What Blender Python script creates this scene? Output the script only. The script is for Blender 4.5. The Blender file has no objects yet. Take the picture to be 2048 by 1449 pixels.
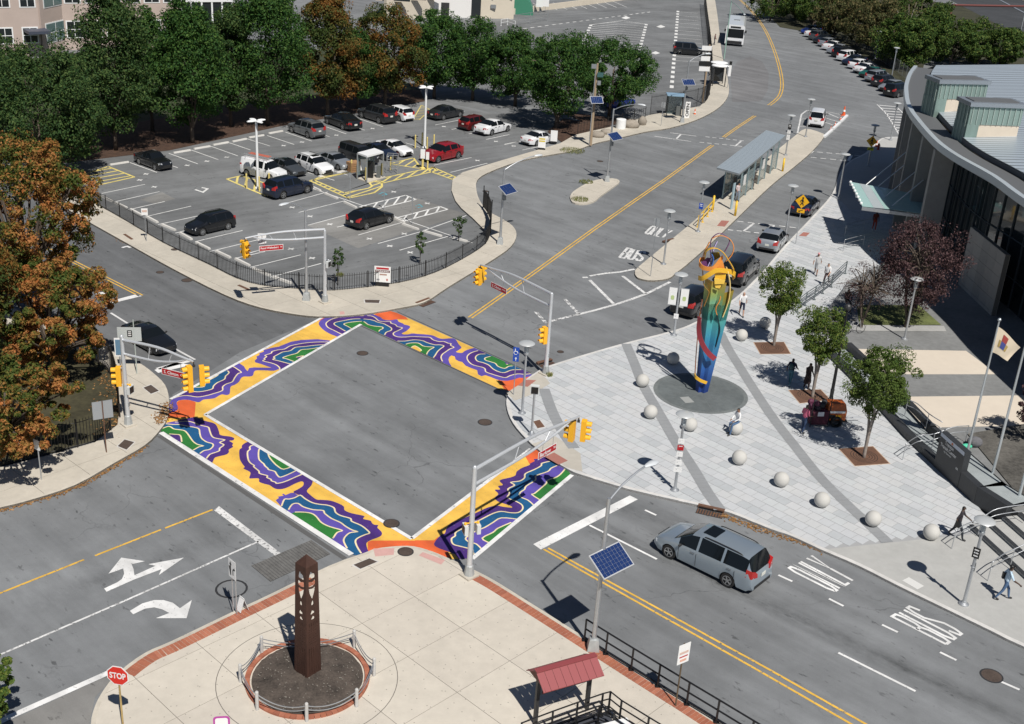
import bpy,math,random
import numpy as np
from mathutils import Vector,Matrix
from mathutils.geometry import tessellate_polygon
R = math.radians
random.seed(7); RNG = np.random.default_rng(7)
scene = bpy.context.scene
col = scene.collection

# ------------------------------------------------------------------ camera, sky, sun, exposure
CAM_H = 29.0; FPX = 2382.9; PITCH = R(23.91); ROLL = R(3.73)
_F = Vector((0,math.cos(PITCH),-math.sin(PITCH))); _R0 = Vector((1,0,0)); _U0 = _R0.cross(_F)
_R = math.cos(ROLL)*_R0 + math.sin(ROLL)*_U0; _U = -math.sin(ROLL)*_R0 + math.cos(ROLL)*_U0
cam = bpy.data.objects.new('camera',bpy.data.cameras.new('camera')); col.objects.link(cam)
cam.data.sensor_width = 36; cam.data.lens = FPX/2048*36; cam.data.clip_end = 3000; cam.data.clip_start = .5
cam.matrix_world = Matrix(((_R.x,_U.x,-_F.x,0),(_R.y,_U.y,-_F.y,0),(_R.z,_U.z,-_F.z,CAM_H),(0,0,0,1)))
scene.camera = cam
SUN_EL = R(54); SHADOW_AZ = R(113.5)           # shadows fall towards this heading
sun_to = Vector((-math.cos(SHADOW_AZ)*math.cos(SUN_EL),-math.sin(SHADOW_AZ)*math.cos(SUN_EL),math.sin(SUN_EL)))
world = bpy.data.worlds.new('World'); scene.world = world; world.use_nodes = True
_nt = world.node_tree; _bg = _nt.nodes['Background']
_sky = _nt.nodes.new('ShaderNodeTexSky'); _sky.sky_type = 'NISHITA'; _sky.sun_disc = False
_sky.sun_elevation = SUN_EL; _sky.sun_rotation = math.atan2(sun_to.x,sun_to.y)
_sky.air_density = .7; _sky.dust_density = .25; _sky.ozone_density = 1.5
_nt.links.new(_sky.outputs[0],_bg.inputs[0]); _bg.inputs[1].default_value = .05
sun = bpy.data.objects.new('sun',bpy.data.lights.new('sun','SUN')); col.objects.link(sun)
sun.data.energy = 4.9; sun.data.angle = R(.5); sun.data.color = (1.0,.955,.89)
sun.rotation_euler = sun_to.to_track_quat('Z','Y').to_euler(); sun.location = (0,40,80)
vs = scene.view_settings; vs.view_transform = 'Standard'; vs.look = 'None'; vs.exposure = 0.0; vs.gamma = 1
vs.use_curve_mapping = False

# ------------------------------------------------------------------ helpers
def P(x,y,z=0.0):
    """photo point (2048 wide) -> the place on the level z it shows"""
    d = _F + _R*((x-1024)/FPX) - _U*((y-724.5)/FPX)
    t = (z-CAM_H)/d.z
    return Vector((d.x*t,d.y*t,z))
def HT(bx,by,ty,z=0.0):
    """height of an upright thing standing at (bx,by) whose top shows at row ty"""
    b = P(bx,by,z); lo,hi = 0.05,60
    for _ in range(40):
        m = (lo+hi)/2; d = Vector((b.x,b.y,z+m-CAM_H)); yy = 724.5-FPX*d.dot(_U)/d.dot(_F)
        if yy > ty: lo = m
        else: hi = m
    return lo
def Q(X):
    d = Vector(X)-Vector((0,0,CAM_H)); w = d.dot(_F); return (1024+FPX*d.dot(_R)/w,724.5-FPX*d.dot(_U)/w)
def up(b,x,y):
    """point on the upright line over b that shows nearest row y"""
    return Vector((b[0],b[1],b[2]+HT(*Q(b),y,b[2])))
def Zm(pts,ox,oy,s=3.7926): return [(ox+a/s,oy+b/s) for a,b in pts]
def W(pts,z=0.0): return [P(x,y,z) for x,y in pts]
def srgb(r,g,b):
    f = lambda v: v/12.92 if v <= .04045 else ((v+.055)/1.055)**2.4
    return (f(r/255),f(g/255),f(b/255))
def smooth(pts,n=4,closed=False):
    pts = [tuple(p) for p in pts]; out = []; N = len(pts)
    rng_ = range(N) if closed else range(N-1)
    for i in rng_:
        g = lambda k: pts[k % N] if closed else pts[max(0,min(N-1,k))]
        p0,p1,p2,p3 = g(i-1),g(i),g(i+1),g(i+2)
        for k in range(n):
            t = k/n
            out.append(tuple(.5*((2*b)+(-a+c)*t+(2*a-5*b+4*c-d)*t*t+(-a+3*b-3*c+d)*t**3) for a,b,c,d in zip(p0,p1,p2,p3)))
    if not closed: out.append(pts[-1])
    return out
def clip(poly,cx):
    """polygon clipped to a convex polygon (2-D tuples)"""
    a = sum(cx[i][0]*cx[(i+1) % len(cx)][1]-cx[(i+1) % len(cx)][0]*cx[i][1] for i in range(len(cx)))
    c2 = cx if a > 0 else cx[::-1]; out = [(p[0],p[1]) for p in poly]
    for i in range(len(c2)):
        A,B = c2[i],c2[(i+1) % len(c2)]; inp = out; out = []
        if not inp: return []
        sd = lambda p: (B[0]-A[0])*(p[1]-A[1])-(B[1]-A[1])*(p[0]-A[0])
        for k in range(len(inp)):
            p,q = inp[k-1],inp[k]; sp,sq = sd(p),sd(q)
            if (sp >= 0) != (sq >= 0):
                t = sp/(sp-sq); out.append((p[0]+(q[0]-p[0])*t,p[1]+(q[1]-p[1])*t))
            if sq >= 0: out.append(q)
    r = []
    for p in out:
        if not r or abs(p[0]-r[-1][0])+abs(p[1]-r[-1][1]) > 1e-5: r.append(p)
    return r if len(r) > 2 else []
def area(p): return .5*sum(p[i-1][0]*p[i][1]-p[i][0]*p[i-1][1] for i in range(len(p)))

class MB:
    """mesh builder"""
    def __init__(s): s.v = []; s.f = []; s.m = []; s.cur = 0
    def add(s,vs,fs):
        o = len(s.v); s.v += [tuple(p) for p in vs]
        for f in fs: s.f.append(tuple(i+o for i in f)); s.m.append(s.cur)
        return s
    def mat(s,i): s.cur = i; return s
    def box(s,c,d,rz=0,M=None):
        x,y,z = d[0]/2,d[1]/2,d[2]/2
        vs = [Vector(p) for p in ((-x,-y,-z),(x,-y,-z),(x,y,-z),(-x,y,-z),(-x,-y,z),(x,-y,z),(x,y,z),(-x,y,z))]
        Mx = M or Matrix.Rotation(rz,3,'Z')
        return s.add([Mx@p+Vector(c) for p in vs],[(0,3,2,1),(4,5,6,7),(0,1,5,4),(1,2,6,5),(2,3,7,6),(3,0,4,7)])
    def tube(s,pts,r,n=8,cap=True,up=None):
        pts = [Vector(p) for p in pts]; N = len(pts)
        rs = r if isinstance(r,(list,tuple)) else [r]*N
        vs = []; ref = None
        for i in range(N):
            d = (pts[min(i+1,N-1)]-pts[max(i-1,0)])
            d = d.normalized() if d.length > 1e-9 else Vector((0,0,1))
            if ref is None: ref = Vector((1,0,0)) if abs(d.x) < .8 else Vector((0,1,0))
            a = (ref-d*ref.dot(d)).normalized(); b = d.cross(a); ref = a
            for k in range(n):
                t = 2*math.pi*k/n; vs.append(pts[i]+(a*math.cos(t)+b*math.sin(t))*rs[i])
        fs = [(i*n+k,i*n+(k+1) % n,(i+1)*n+(k+1) % n,(i+1)*n+k) for i in range(N-1) for k in range(n)]
        if cap: fs += [tuple(range(n-1,-1,-1)),tuple((N-1)*n+k for k in range(n))]
        return s.add(vs,fs)
    def beam(s,a,b,w,h,upv=(0,0,1)):
        a,b = Vector(a),Vector(b); d = (b-a).normalized(); u = Vector(upv)
        if abs(d.dot(u)) > .98: u = Vector((1,0,0))
        x = d.cross(u).normalized()*(w/2); y = x.cross(d).normalized()*(h/2)
        return s.add([a-x-y,a+x-y,a+x+y,a-x+y,b-x-y,b+x-y,b+x+y,b-x+y],[(0,1,2,3),(7,6,5,4),(0,4,5,1),(1,5,6,2),(2,6,7,3),(3,7,4,0)])
    def lathe(s,prof,c=(0,0,0),n=16,cap=True):
        vs = []; N = len(prof)
        for r,z in prof:
            for k in range(n):
                t = 2*math.pi*k/n; vs.append((c[0]+r*math.cos(t),c[1]+r*math.sin(t),c[2]+z))
        fs = [(i*n+k,i*n+(k+1) % n,(i+1)*n+(k+1) % n,(i+1)*n+k) for i in range(N-1) for k in range(n)]
        if cap: fs += [tuple(range(n-1,-1,-1)),tuple((N-1)*n+k for k in range(n))]
        return s.add(vs,fs)
    def flat(s,poly,z):
        poly = [(p[0],p[1]) for p in poly]
        if area(poly) < 0: poly = poly[::-1]
        V = [Vector((x,y,0)) for x,y in poly]
        if len(V) == 3 or len(V) == 4 and convex(poly): tr = [tuple(range(len(V)))]
        else: tr = [t if area([poly[i] for i in t]) > 0 else t[::-1] for t in tessellate_polygon([V])]
        return s.add([(x,y,z) for x,y in poly],tr)
    def prism(s,poly,z0,z1,bottom=False):
        poly = [(p[0],p[1]) for p in poly]
        if area(poly) < 0: poly = poly[::-1]
        n = len(poly); s.flat(poly,z1)
        if bottom:
            o = len(s.f); s.flat(poly,z0)
            for i in range(o,len(s.f)): s.f[i] = s.f[i][::-1]
        vs = [(x,y,z0) for x,y in poly]+[(x,y,z1) for x,y in poly]
        return s.add(vs,[(i,(i+1) % n,n+(i+1) % n,n+i) for i in range(n)])
    def ribbon(s,pts,w,z=None,off=0.):
        """flat strip along a ground polyline"""
        pts = [Vector((p[0],p[1],p[2] if z is None and len(p) > 2 else z)) for p in pts]; N = len(pts); vs = []
        for i in range(N):
            d1 = (pts[i]-pts[i-1]).to_2d().normalized() if i else None; d2 = (pts[i+1]-pts[i]).to_2d().normalized() if i < N-1 else None
            d = d1 if d2 is None else d2 if d1 is None else (d1+d2).normalized()
            k = 1/max(.5,d.dot(d2 or d)); nrm = Vector((-d.y,d.x,0))*k
            vs += [pts[i]+nrm*(off+w/2),pts[i]+nrm*(off-w/2)]
        return s.add(vs,[(2*i+1,2*i+3,2*i+2,2*i) for i in range(N-1)])
    def sphere(s,c,r,n=12,m=8,sc=(1,1,1)):
        vs = [(c[0],c[1],c[2]-r*sc[2])]
        for i in range(1,m):
            t = math.pi*i/m
            for k in range(n):
                a = 2*math.pi*k/n; vs.append((c[0]+r*sc[0]*math.sin(t)*math.cos(a),c[1]+r*sc[1]*math.sin(t)*math.sin(a),c[2]-r*sc[2]*math.cos(t)))
        vs.append((c[0],c[1],c[2]+r*sc[2])); L = len(vs)-1
        fs = [(0,1+(k+1) % n,1+k) for k in range(n)]+[(L,1+(m-2)*n+k,1+(m-2)*n+(k+1) % n) for k in range(n)]
        fs += [(1+i*n+k,1+i*n+(k+1) % n,1+(i+1)*n+(k+1) % n,1+(i+1)*n+k) for i in range(m-2) for k in range(n)]
        return s.add(vs,fs)
    def loft(s,rings,cap=True,closed=True):
        n = len(rings[0]); vs = [p for r in rings for p in r]; N = len(rings)
        kk = range(n) if closed else range(n-1)
        fs = [(i*n+k,i*n+(k+1) % n,(i+1)*n+(k+1) % n,(i+1)*n+k) for i in range(N-1) for k in kk]
        if cap: fs += [tuple(range(n-1,-1,-1)),tuple((N-1)*n+k for k in range(n))]
        return s.add(vs,fs)
    def mesh(s,name,mats,sm=False):
        me = bpy.data.meshes.new(name); me.from_pydata(s.v,[],s.f)
        for m in (mats if isinstance(mats,(list,tuple)) else [mats]): me.materials.append(m)
        if any(s.m): me.polygons.foreach_set('material_index',s.m)
        if sm: me.shade_smooth() if sm is True else smooth_by(me,sm)
        return me
    def build(s,name,mats,parent=None,sm=False,loc=None,rz=None):
        o = bpy.data.objects.new(name,s.mesh(name,mats,sm)); col.objects.link(o)
        if parent: o.parent = parent
        if loc is not None: o.location = loc
        if rz is not None: o.rotation_euler = (0,0,rz)
        return o
def smooth_by(me,deg):
    me.shade_smooth()
    bmv = me
    try: me.set_sharp_from_angle(angle=R(deg))
    except Exception: pass
def convex(p):
    s = [(p[(i+1) % len(p)][0]-p[i][0])*(p[(i+2) % len(p)][1]-p[(i+1) % len(p)][1])-(p[(i+1) % len(p)][1]-p[i][1])*(p[(i+2) % len(p)][0]-p[(i+1) % len(p)][0]) for i in range(len(p))]
    return all(v >= -1e-9 for v in s) or all(v <= 1e-9 for v in s)
def tag(o,label,cat,group=None,kind=None):
    o['label'] = label; o['category'] = cat
    if group: o['group'] = group
    if kind: o['kind'] = kind
    return o
def thing(name,label,cat,loc=(0,0,0),rz=0,group=None,scale=None):
    o = bpy.data.objects.new(name,None); o.empty_display_size = .2; col.objects.link(o); o.location = loc; o.rotation_euler = (0,0,rz)
    if scale: o.scale = (scale,)*3
    return tag(o,label,cat,group)
def struct(o,kind='structure'): o['kind'] = kind; return o
def copy_tree(o,parent=None):
    c = o.copy(); col.objects.link(c)
    if parent: c.parent = parent
    for ch in list(o.children): copy_tree(ch,c)
    return c
def azim(a,b): d = Vector(b)-Vector(a); return math.atan2(d.y,d.x)

# ------------------------------------------------------------------ materials
_MC = {}
def mat(name,rgb,rough=.6,metal=0.,var=0.,vscale=4.,bump=0.,bscale=40.,coat=0.,spec=.5,emit=0,stretch=None,alpha=None):
    if name in _MC: return _MC[name]
    m = bpy.data.materials.new(name); m.use_nodes = True; nt = m.node_tree; b = nt.nodes['Principled BSDF']
    b.inputs['Base Color'].default_value = (*rgb,1); b.inputs['Roughness'].default_value = rough; b.inputs['Metallic'].default_value = metal
    b.inputs['Specular IOR Level'].default_value = spec; b.inputs['Coat Weight'].default_value = coat; b.inputs['Coat Roughness'].default_value = .06
    if emit: b.inputs['Emission Color'].default_value = (*rgb,1); b.inputs['Emission Strength'].default_value = emit
    if alpha is not None: b.inputs['Alpha'].default_value = alpha
    if var or bump:
        geo = nt.nodes.new('ShaderNodeNewGeometry'); src = geo.outputs['Position']
        if stretch:
            mp = nt.nodes.new('ShaderNodeMapping'); mp.inputs['Scale'].default_value = stretch; nt.links.new(src,mp.inputs[0]); src = mp.outputs[0]
    if var:
        n1 = nt.nodes.new('ShaderNodeTexNoise'); n1.inputs['Scale'].default_value = vscale; n1.inputs['Detail'].default_value = 6; n1.inputs['Roughness'].default_value = .65
        nt.links.new(src,n1.inputs['Vector'])
        n2 = nt.nodes.new('ShaderNodeTexNoise'); n2.inputs['Scale'].default_value = vscale*.13; n2.inputs['Detail'].default_value = 4; nt.links.new(src,n2.inputs['Vector'])
        ad = nt.nodes.new('ShaderNodeMath'); ad.operation = 'ADD'; nt.links.new(n1.outputs[0],ad.inputs[0]); nt.links.new(n2.outputs[0],ad.inputs[1])
        mr = nt.nodes.new('ShaderNodeMapRange'); mr.inputs['From Min'].default_value = .6; mr.inputs['From Max'].default_value = 1.4
        mr.inputs['To Min'].default_value = 1-var; mr.inputs['To Max'].default_value = 1+var; nt.links.new(ad.outputs[0],mr.inputs[0])
        mx = nt.nodes.new('ShaderNodeVectorMath'); mx.operation = 'SCALE'; mx.inputs[0].default_value = rgb; nt.links.new(mr.outputs[0],mx.inputs['Scale'])
        nt.links.new(mx.outputs[0],b.inputs['Base Color'])
    if bump:
        n3 = nt.nodes.new('ShaderNodeTexNoise'); n3.inputs['Scale'].default_value = bscale; n3.inputs['Detail'].default_value = 3; nt.links.new(src,n3.inputs['Vector'])
        bp = nt.nodes.new('ShaderNodeBump'); bp.inputs['Strength'].default_value = bump; bp.inputs['Distance'].default_value = .02
        nt.links.new(n3.outputs[0],bp.inputs['Height']); nt.links.new(bp.outputs[0],b.inputs['Normal'])
    _MC[name] = m; return m

def asphalt(name,rgb,streaks=(),streak_az=-.74,crack=.35,patch=.16):
    """aged asphalt: grain, patches, drip stains, oil tracks along given wheel paths (a, b, half width, strength)"""
    m = bpy.data.materials.new(name); m.use_nodes = True; nt = m.node_tree; L = nt.links.new; b = nt.nodes['Principled BSDF']
    b.inputs['Roughness'].default_value = .88; b.inputs['Specular IOR Level'].default_value = .3
    geo = nt.nodes.new('ShaderNodeNewGeometry'); pos = geo.outputs['Position']
    def N(t,**k):
        n = nt.nodes.new(t)
        for a,v in k.items(): setattr(n,a,v)
        return n
    def noise(scale,det=5,rough=.6,vec=pos):
        n = N('ShaderNodeTexNoise'); n.inputs['Scale'].default_value = scale; n.inputs['Detail'].default_value = det; n.inputs['Roughness'].default_value = rough; L(vec,n.inputs['Vector']); return n.outputs[0]
    def rng_(v,a,b_,c,d):
        n = N('ShaderNodeMapRange'); n.inputs[1].default_value = a; n.inputs[2].default_value = b_; n.inputs[3].default_value = c; n.inputs[4].default_value = d; L(v,n.inputs[0]); return n.outputs[0]
    def op(o,a,c):
        n = N('ShaderNodeMath',operation=o)
        for i,v in enumerate((a,c)):
            if isinstance(v,(int,float)): n.inputs[i].default_value = v
            else: L(v,n.inputs[i])
        return n.outputs[0]
    mp = N('ShaderNodeMapping',vector_type='TEXTURE'); mp.inputs['Rotation'].default_value = (0,0,streak_az); mp.inputs['Scale'].default_value = (14,1,1); L(pos,mp.inputs[0])
    f = op('MULTIPLY',rng_(noise(.09,4),.3,.7,1-patch,1+patch),rng_(noise(1.1,7,.7),.25,.75,.93,1.07))
    f = op('MULTIPLY',f,rng_(noise(26,3),.2,.8,.9,1.1))
    f = op('MULTIPLY',f,rng_(noise(.8,4,.6,mp.outputs[0]),.35,.75,1.12,.80)); f = op('MULTIPLY',f,rng_(noise(.33,6,.7),.35,.7,1.08,.9))
    # dark drips, elongated along the traffic
    mp2 = N('ShaderNodeMapping',vector_type='TEXTURE'); mp2.inputs['Rotation'].default_value = (0,0,streak_az); mp2.inputs['Scale'].default_value = (2.4,1,1); L(pos,mp2.inputs[0])
    sp = rng_(noise(3.6,3,.62,mp2.outputs[0]),.62,.70,0,1); spl = rng_(noise(.25,2),.38,.58,.12,1)
    f = op('MULTIPLY',f,op('SUBTRACT',1,op('MULTIPLY',op('MULTIPLY',sp,spl),.55)))
    # thin cracks
    vo = N('ShaderNodeTexVoronoi',feature='DISTANCE_TO_EDGE'); vo.inputs['Scale'].default_value = .16
    wn = N('ShaderNodeTexNoise'); wn.inputs['Scale'].default_value = .5; wn.inputs['Detail'].default_value = 4; L(pos,wn.inputs['Vector'])
    wv = N('ShaderNodeVectorMath',operation='MULTIPLY_ADD'); wv.inputs[1].default_value = (3,3,0); L(wn.outputs[1],wv.inputs[0]); L(pos,wv.inputs[2]); L(wv.outputs[0],vo.inputs['Vector'])
    ck = op('MULTIPLY',rng_(vo.outputs[0],.0,.006,1,0),rng_(noise(.13,2),.5,.62,0,1)); f = op('MULTIPLY',f,op('SUBTRACT',1,op('MULTIPLY',ck,crack)))
    for a,c,hw,st in streaks:
        d = (c-a).to_2d().normalized(); nx,ny = -d.y,d.x; sx = N('ShaderNodeSeparateXYZ'); L(pos,sx.inputs[0])
        dist = op('ABSOLUTE',op('ADD',op('ADD',op('MULTIPLY',sx.outputs[0],nx),op('MULTIPLY',sx.outputs[1],ny)),-(a.x*nx+a.y*ny)),0)
        al = op('ADD',op('ADD',op('MULTIPLY',sx.outputs[0],d.x),op('MULTIPLY',sx.outputs[1],d.y)),-(a.x*d.x+a.y*d.y)); LL = (c-a).length
        en = op('MULTIPLY',rng_(al,-1.5,3,0,1),rng_(al,LL-3,LL+1.5,1,0))
        mk = op('MULTIPLY',op('MULTIPLY',rng_(dist,0,hw,1,0),en),rng_(noise(1.6,6,.75,mp2.outputs[0]),.38,.66,.1,1))
        f = op('MULTIPLY',f,op('SUBTRACT',1,op('MULTIPLY',mk,st)))
    vm = N('ShaderNodeVectorMath',operation='SCALE'); vm.inputs[0].default_value = rgb; L(f,vm.inputs['Scale']); L(vm.outputs[0],b.inputs['Base Color'])
    bp = N('ShaderNodeBump'); bp.inputs['Strength'].default_value = .25; bp.inputs['Distance'].default_value = .01; L(noise(45,2),bp.inputs['Height']); L(bp.outputs[0],b.inputs['Normal'])
    _MC[name] = m; return m
def paint_mat(name,rgb,wear=.25,ws=6.):
    """road paint worn through to the asphalt under it in flecks"""
    if name in _MC: return _MC[name]
    m = bpy.data.materials.new(name); m.use_nodes = True; nt = m.node_tree; L = nt.links.new; b = nt.nodes['Principled BSDF']; b.inputs['Roughness'].default_value = .7
    geo = nt.nodes.new('ShaderNodeNewGeometry'); n = nt.nodes.new('ShaderNodeTexNoise'); n.inputs['Scale'].default_value = ws; n.inputs['Detail'].default_value = 9; n.inputs['Roughness'].default_value = .75; L(geo.outputs['Position'],n.inputs['Vector'])
    r = nt.nodes.new('ShaderNodeMapRange'); r.inputs[1].default_value = .3+wear*.45; r.inputs[2].default_value = r.inputs[1].default_value+.06; L(n.outputs[0],r.inputs[0])
    n2 = nt.nodes.new('ShaderNodeTexNoise'); n2.inputs['Scale'].default_value = 1.3; n2.inputs['Detail'].default_value = 5; L(geo.outputs['Position'],n2.inputs['Vector'])
    r2 = nt.nodes.new('ShaderNodeMapRange'); r2.inputs[1].default_value = .25; r2.inputs[2].default_value = .75; r2.inputs[3].default_value = .8; r2.inputs[4].default_value = 1.08; L(n2.outputs[0],r2.inputs[0])
    mp = nt.nodes.new('ShaderNodeMapping'); mp.vector_type = 'TEXTURE'; mp.inputs['Rotation'].default_value = (0,0,-.74); mp.inputs['Scale'].default_value = (9,1,1); L(geo.outputs['Position'],mp.inputs[0]); n3 = nt.nodes.new('ShaderNodeTexNoise'); n3.inputs['Scale'].default_value = 1.1; n3.inputs['Detail'].default_value = 6; L(mp.outputs[0],n3.inputs['Vector']); r3 = nt.nodes.new('ShaderNodeMapRange'); r3.inputs[1].default_value = .45; r3.inputs[2].default_value = .72; r3.inputs[3].default_value = 1; r3.inputs[4].default_value = .74; L(n3.outputs[0],r3.inputs[0]); m3 = nt.nodes.new('ShaderNodeMath'); m3.operation = 'MULTIPLY'; L(r2.outputs[0],m3.inputs[0]); L(r3.outputs[0],m3.inputs[1])
    sc = nt.nodes.new('ShaderNodeVectorMath'); sc.operation = 'SCALE'; sc.inputs[0].default_value = rgb; L(m3.outputs[0],sc.inputs['Scale'])
    mx = nt.nodes.new('ShaderNodeMix'); mx.data_type = 'RGBA'; L(r.outputs[0],mx.inputs[0]); mx.inputs[6].default_value = (.15,.153,.157,1); L(sc.outputs[0],mx.inputs[7]); L(mx.outputs[2],b.inputs['Base Color'])
    _MC[name] = m; return m
def gum(m,dens=1.7,r=.017,dark=.5):
    """trodden chewing-gum spots"""
    nt = m.node_tree; b = nt.nodes['Principled BSDF']; src = b.inputs['Base Color'].links[0].from_socket; geo = nt.nodes.new('ShaderNodeNewGeometry'); v = nt.nodes.new('ShaderNodeTexVoronoi'); v.voronoi_dimensions = '2D'; v.inputs['Scale'].default_value = dens; nt.links.new(geo.outputs['Position'],v.inputs['Vector']); r_ = nt.nodes.new('ShaderNodeMapRange'); r_.inputs[1].default_value = r*dens; r_.inputs[2].default_value = r*dens*1.6; r_.inputs[3].default_value = dark; r_.inputs[4].default_value = 1; nt.links.new(v.outputs['Distance'],r_.inputs[0]); sc = nt.nodes.new('ShaderNodeVectorMath'); sc.operation = 'SCALE'; nt.links.new(src,sc.inputs[0]); nt.links.new(r_.outputs[0],sc.inputs['Scale']); nt.links.new(sc.outputs[0],b.inputs['Base Color']); return m
WHITE = paint_mat('road_paint_white',(.80,.80,.79),.12); WORN = paint_mat('road_paint_worn_white',(.76,.76,.75),.24); YEL = paint_mat('road_paint_yellow',(.78,.47,.07),.2)
PALEYEL = paint_mat('lot_paint_yellow',(.76,.63,.2),.16); LOTW = paint_mat('lot_paint_white',(.80,.80,.78),.12)
CONC = mat('concrete_walk',(.50,.46,.39),.9,var=.14,vscale=3,bump=.2); CONC2 = gum(mat('concrete_plaza',(.57,.525,.45),.9,var=.12,vscale=2.2,bump=.15))
JOINT = mat('joint',(.17,.155,.135),.95); KERB = mat('kerb_stone',(.50,.46,.39),.9,var=.25,vscale=3)
KERBW = mat('kerb_granite',(.58,.57,.55),.85,var=.2,vscale=4); BRICKRED = mat('brick_red',(.36,.125,.07),.9,var=.2,vscale=6)
STEEL = mat('galvanised_steel',(.52,.54,.56),.42,.7,var=.12,vscale=5); WHITEPAINT = mat('white_paint',(.80,.81,.81),.4)
BLACKMET = mat('black_metal',(.012,.012,.013),.45); DARKMET = mat('dark_metal',(.05,.05,.052),.5,.3); GREYMET = mat('grey_metal',(.33,.35,.36),.45,.5)
RUST = mat('rusted_iron',(.16,.085,.055),.85,.2,var=.35,vscale=9); IRON = mat('cast_iron',(.10,.075,.062),.75,.3,var=.3,vscale=14)
MULCH = mat('mulch',(.062,.033,.020),1,var=.6,vscale=16,bump=.8,bscale=30); SOIL = mat('bare_soil',(.072,.058,.048),1,var=.75,vscale=14,bump=.9,bscale=24)
GRASS = mat('grass_blades',(.085,.125,.032),.9,var=.5,vscale=5); YPOST = mat('safety_yellow',(.75,.47,.03),.45)
# ------------------------------------------------------------------ ground and roads
def lane(a,b,hw,st): return (P(*a),P(*b),hw,st)
ASPH = asphalt('asphalt_street',(.180,.188,.195),[lane((1075,1000),(2100,1470),.75,.5),lane((1110,985),(1420,1060),.9,.45),lane((690,660),(1010,880),1.6,.10),lane((470,800),(900,1050),1.6,.12),
    lane((590,750),(960,960),1.4,.14),lane((0,1235),(520,1045),.9,.32),lane((1040,610),(1430,370),2.0,.18),lane((1130,500),(1380,330),1.5,.14)])
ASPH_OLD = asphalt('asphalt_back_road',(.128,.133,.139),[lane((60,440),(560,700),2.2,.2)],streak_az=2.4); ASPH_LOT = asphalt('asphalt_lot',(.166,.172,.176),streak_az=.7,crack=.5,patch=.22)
ASPH_PALE = asphalt('asphalt_weathered',(.21,.208,.20),streak_az=.7,patch=.3); ASPH_DARK = asphalt('asphalt_rail_yard',(.055,.058,.062)); ASPH_GRIT = asphalt('asphalt_coarse',(.20,.197,.19))
mb = MB(); mb.add([(-900,-60,-.004),(900,-60,-.004),(900,1500,-.004),(-900,1500,-.004)],[(0,1,2,3)])
ground = struct(mb.build('ground',ASPH))
def sheet(name,px,z,m,parent=ground): return MB().flat([(p.x,p.y) for p in W(px)],z).build(name,m,parent)
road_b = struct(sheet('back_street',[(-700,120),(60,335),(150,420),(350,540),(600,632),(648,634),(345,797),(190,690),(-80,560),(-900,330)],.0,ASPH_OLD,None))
lot = struct(sheet('parking_lot',[(60,340),(250,440),(470,555),(650,582),(870,545),(985,470),(975,430),(910,400),(900,360),(1010,318),(1120,285),(1110,240),(960,225),(850,200),(560,248),(330,300)],.0,ASPH_LOT,None))
sheet('worn_patch',Zm([(430,345),(1230,130),(1640,260),(820,520)],500,360),.004,ASPH_PALE,lot)
sheet('worn_patch',Zm([(1060,150),(1230,95),(1330,145),(1180,185)],0,360),.004,ASPH_PALE,lot)
sheet('coarse_patch',[(-40,1470),(219,1350),(230,1352),(190,1395),(176,1460),(160,1700),(-200,1700)],.002,ASPH_GRIT)
far_lot = struct(sheet('back_parking_lot',[(1120,285),(1240,252),(1300,230),(1405,212),(1420,100),(1408,0),(1380,-20),(1020,10),(700,100),(850,200),(1000,225)],.001,ASPH_LOT,None))
sheet('road_repair',Zm([(1750,560),(1800,470),(1900,430),(1990,470),(2040,560),(2030,690),(1980,770),(1760,775)],1000,0),.004,asphalt('asphalt_repair',(.168,.168,.172)))
sheet('road_repair',[(640,640),(345,797),(345,790),(480,705),(610,650)],.0045,ASPH)

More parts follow.
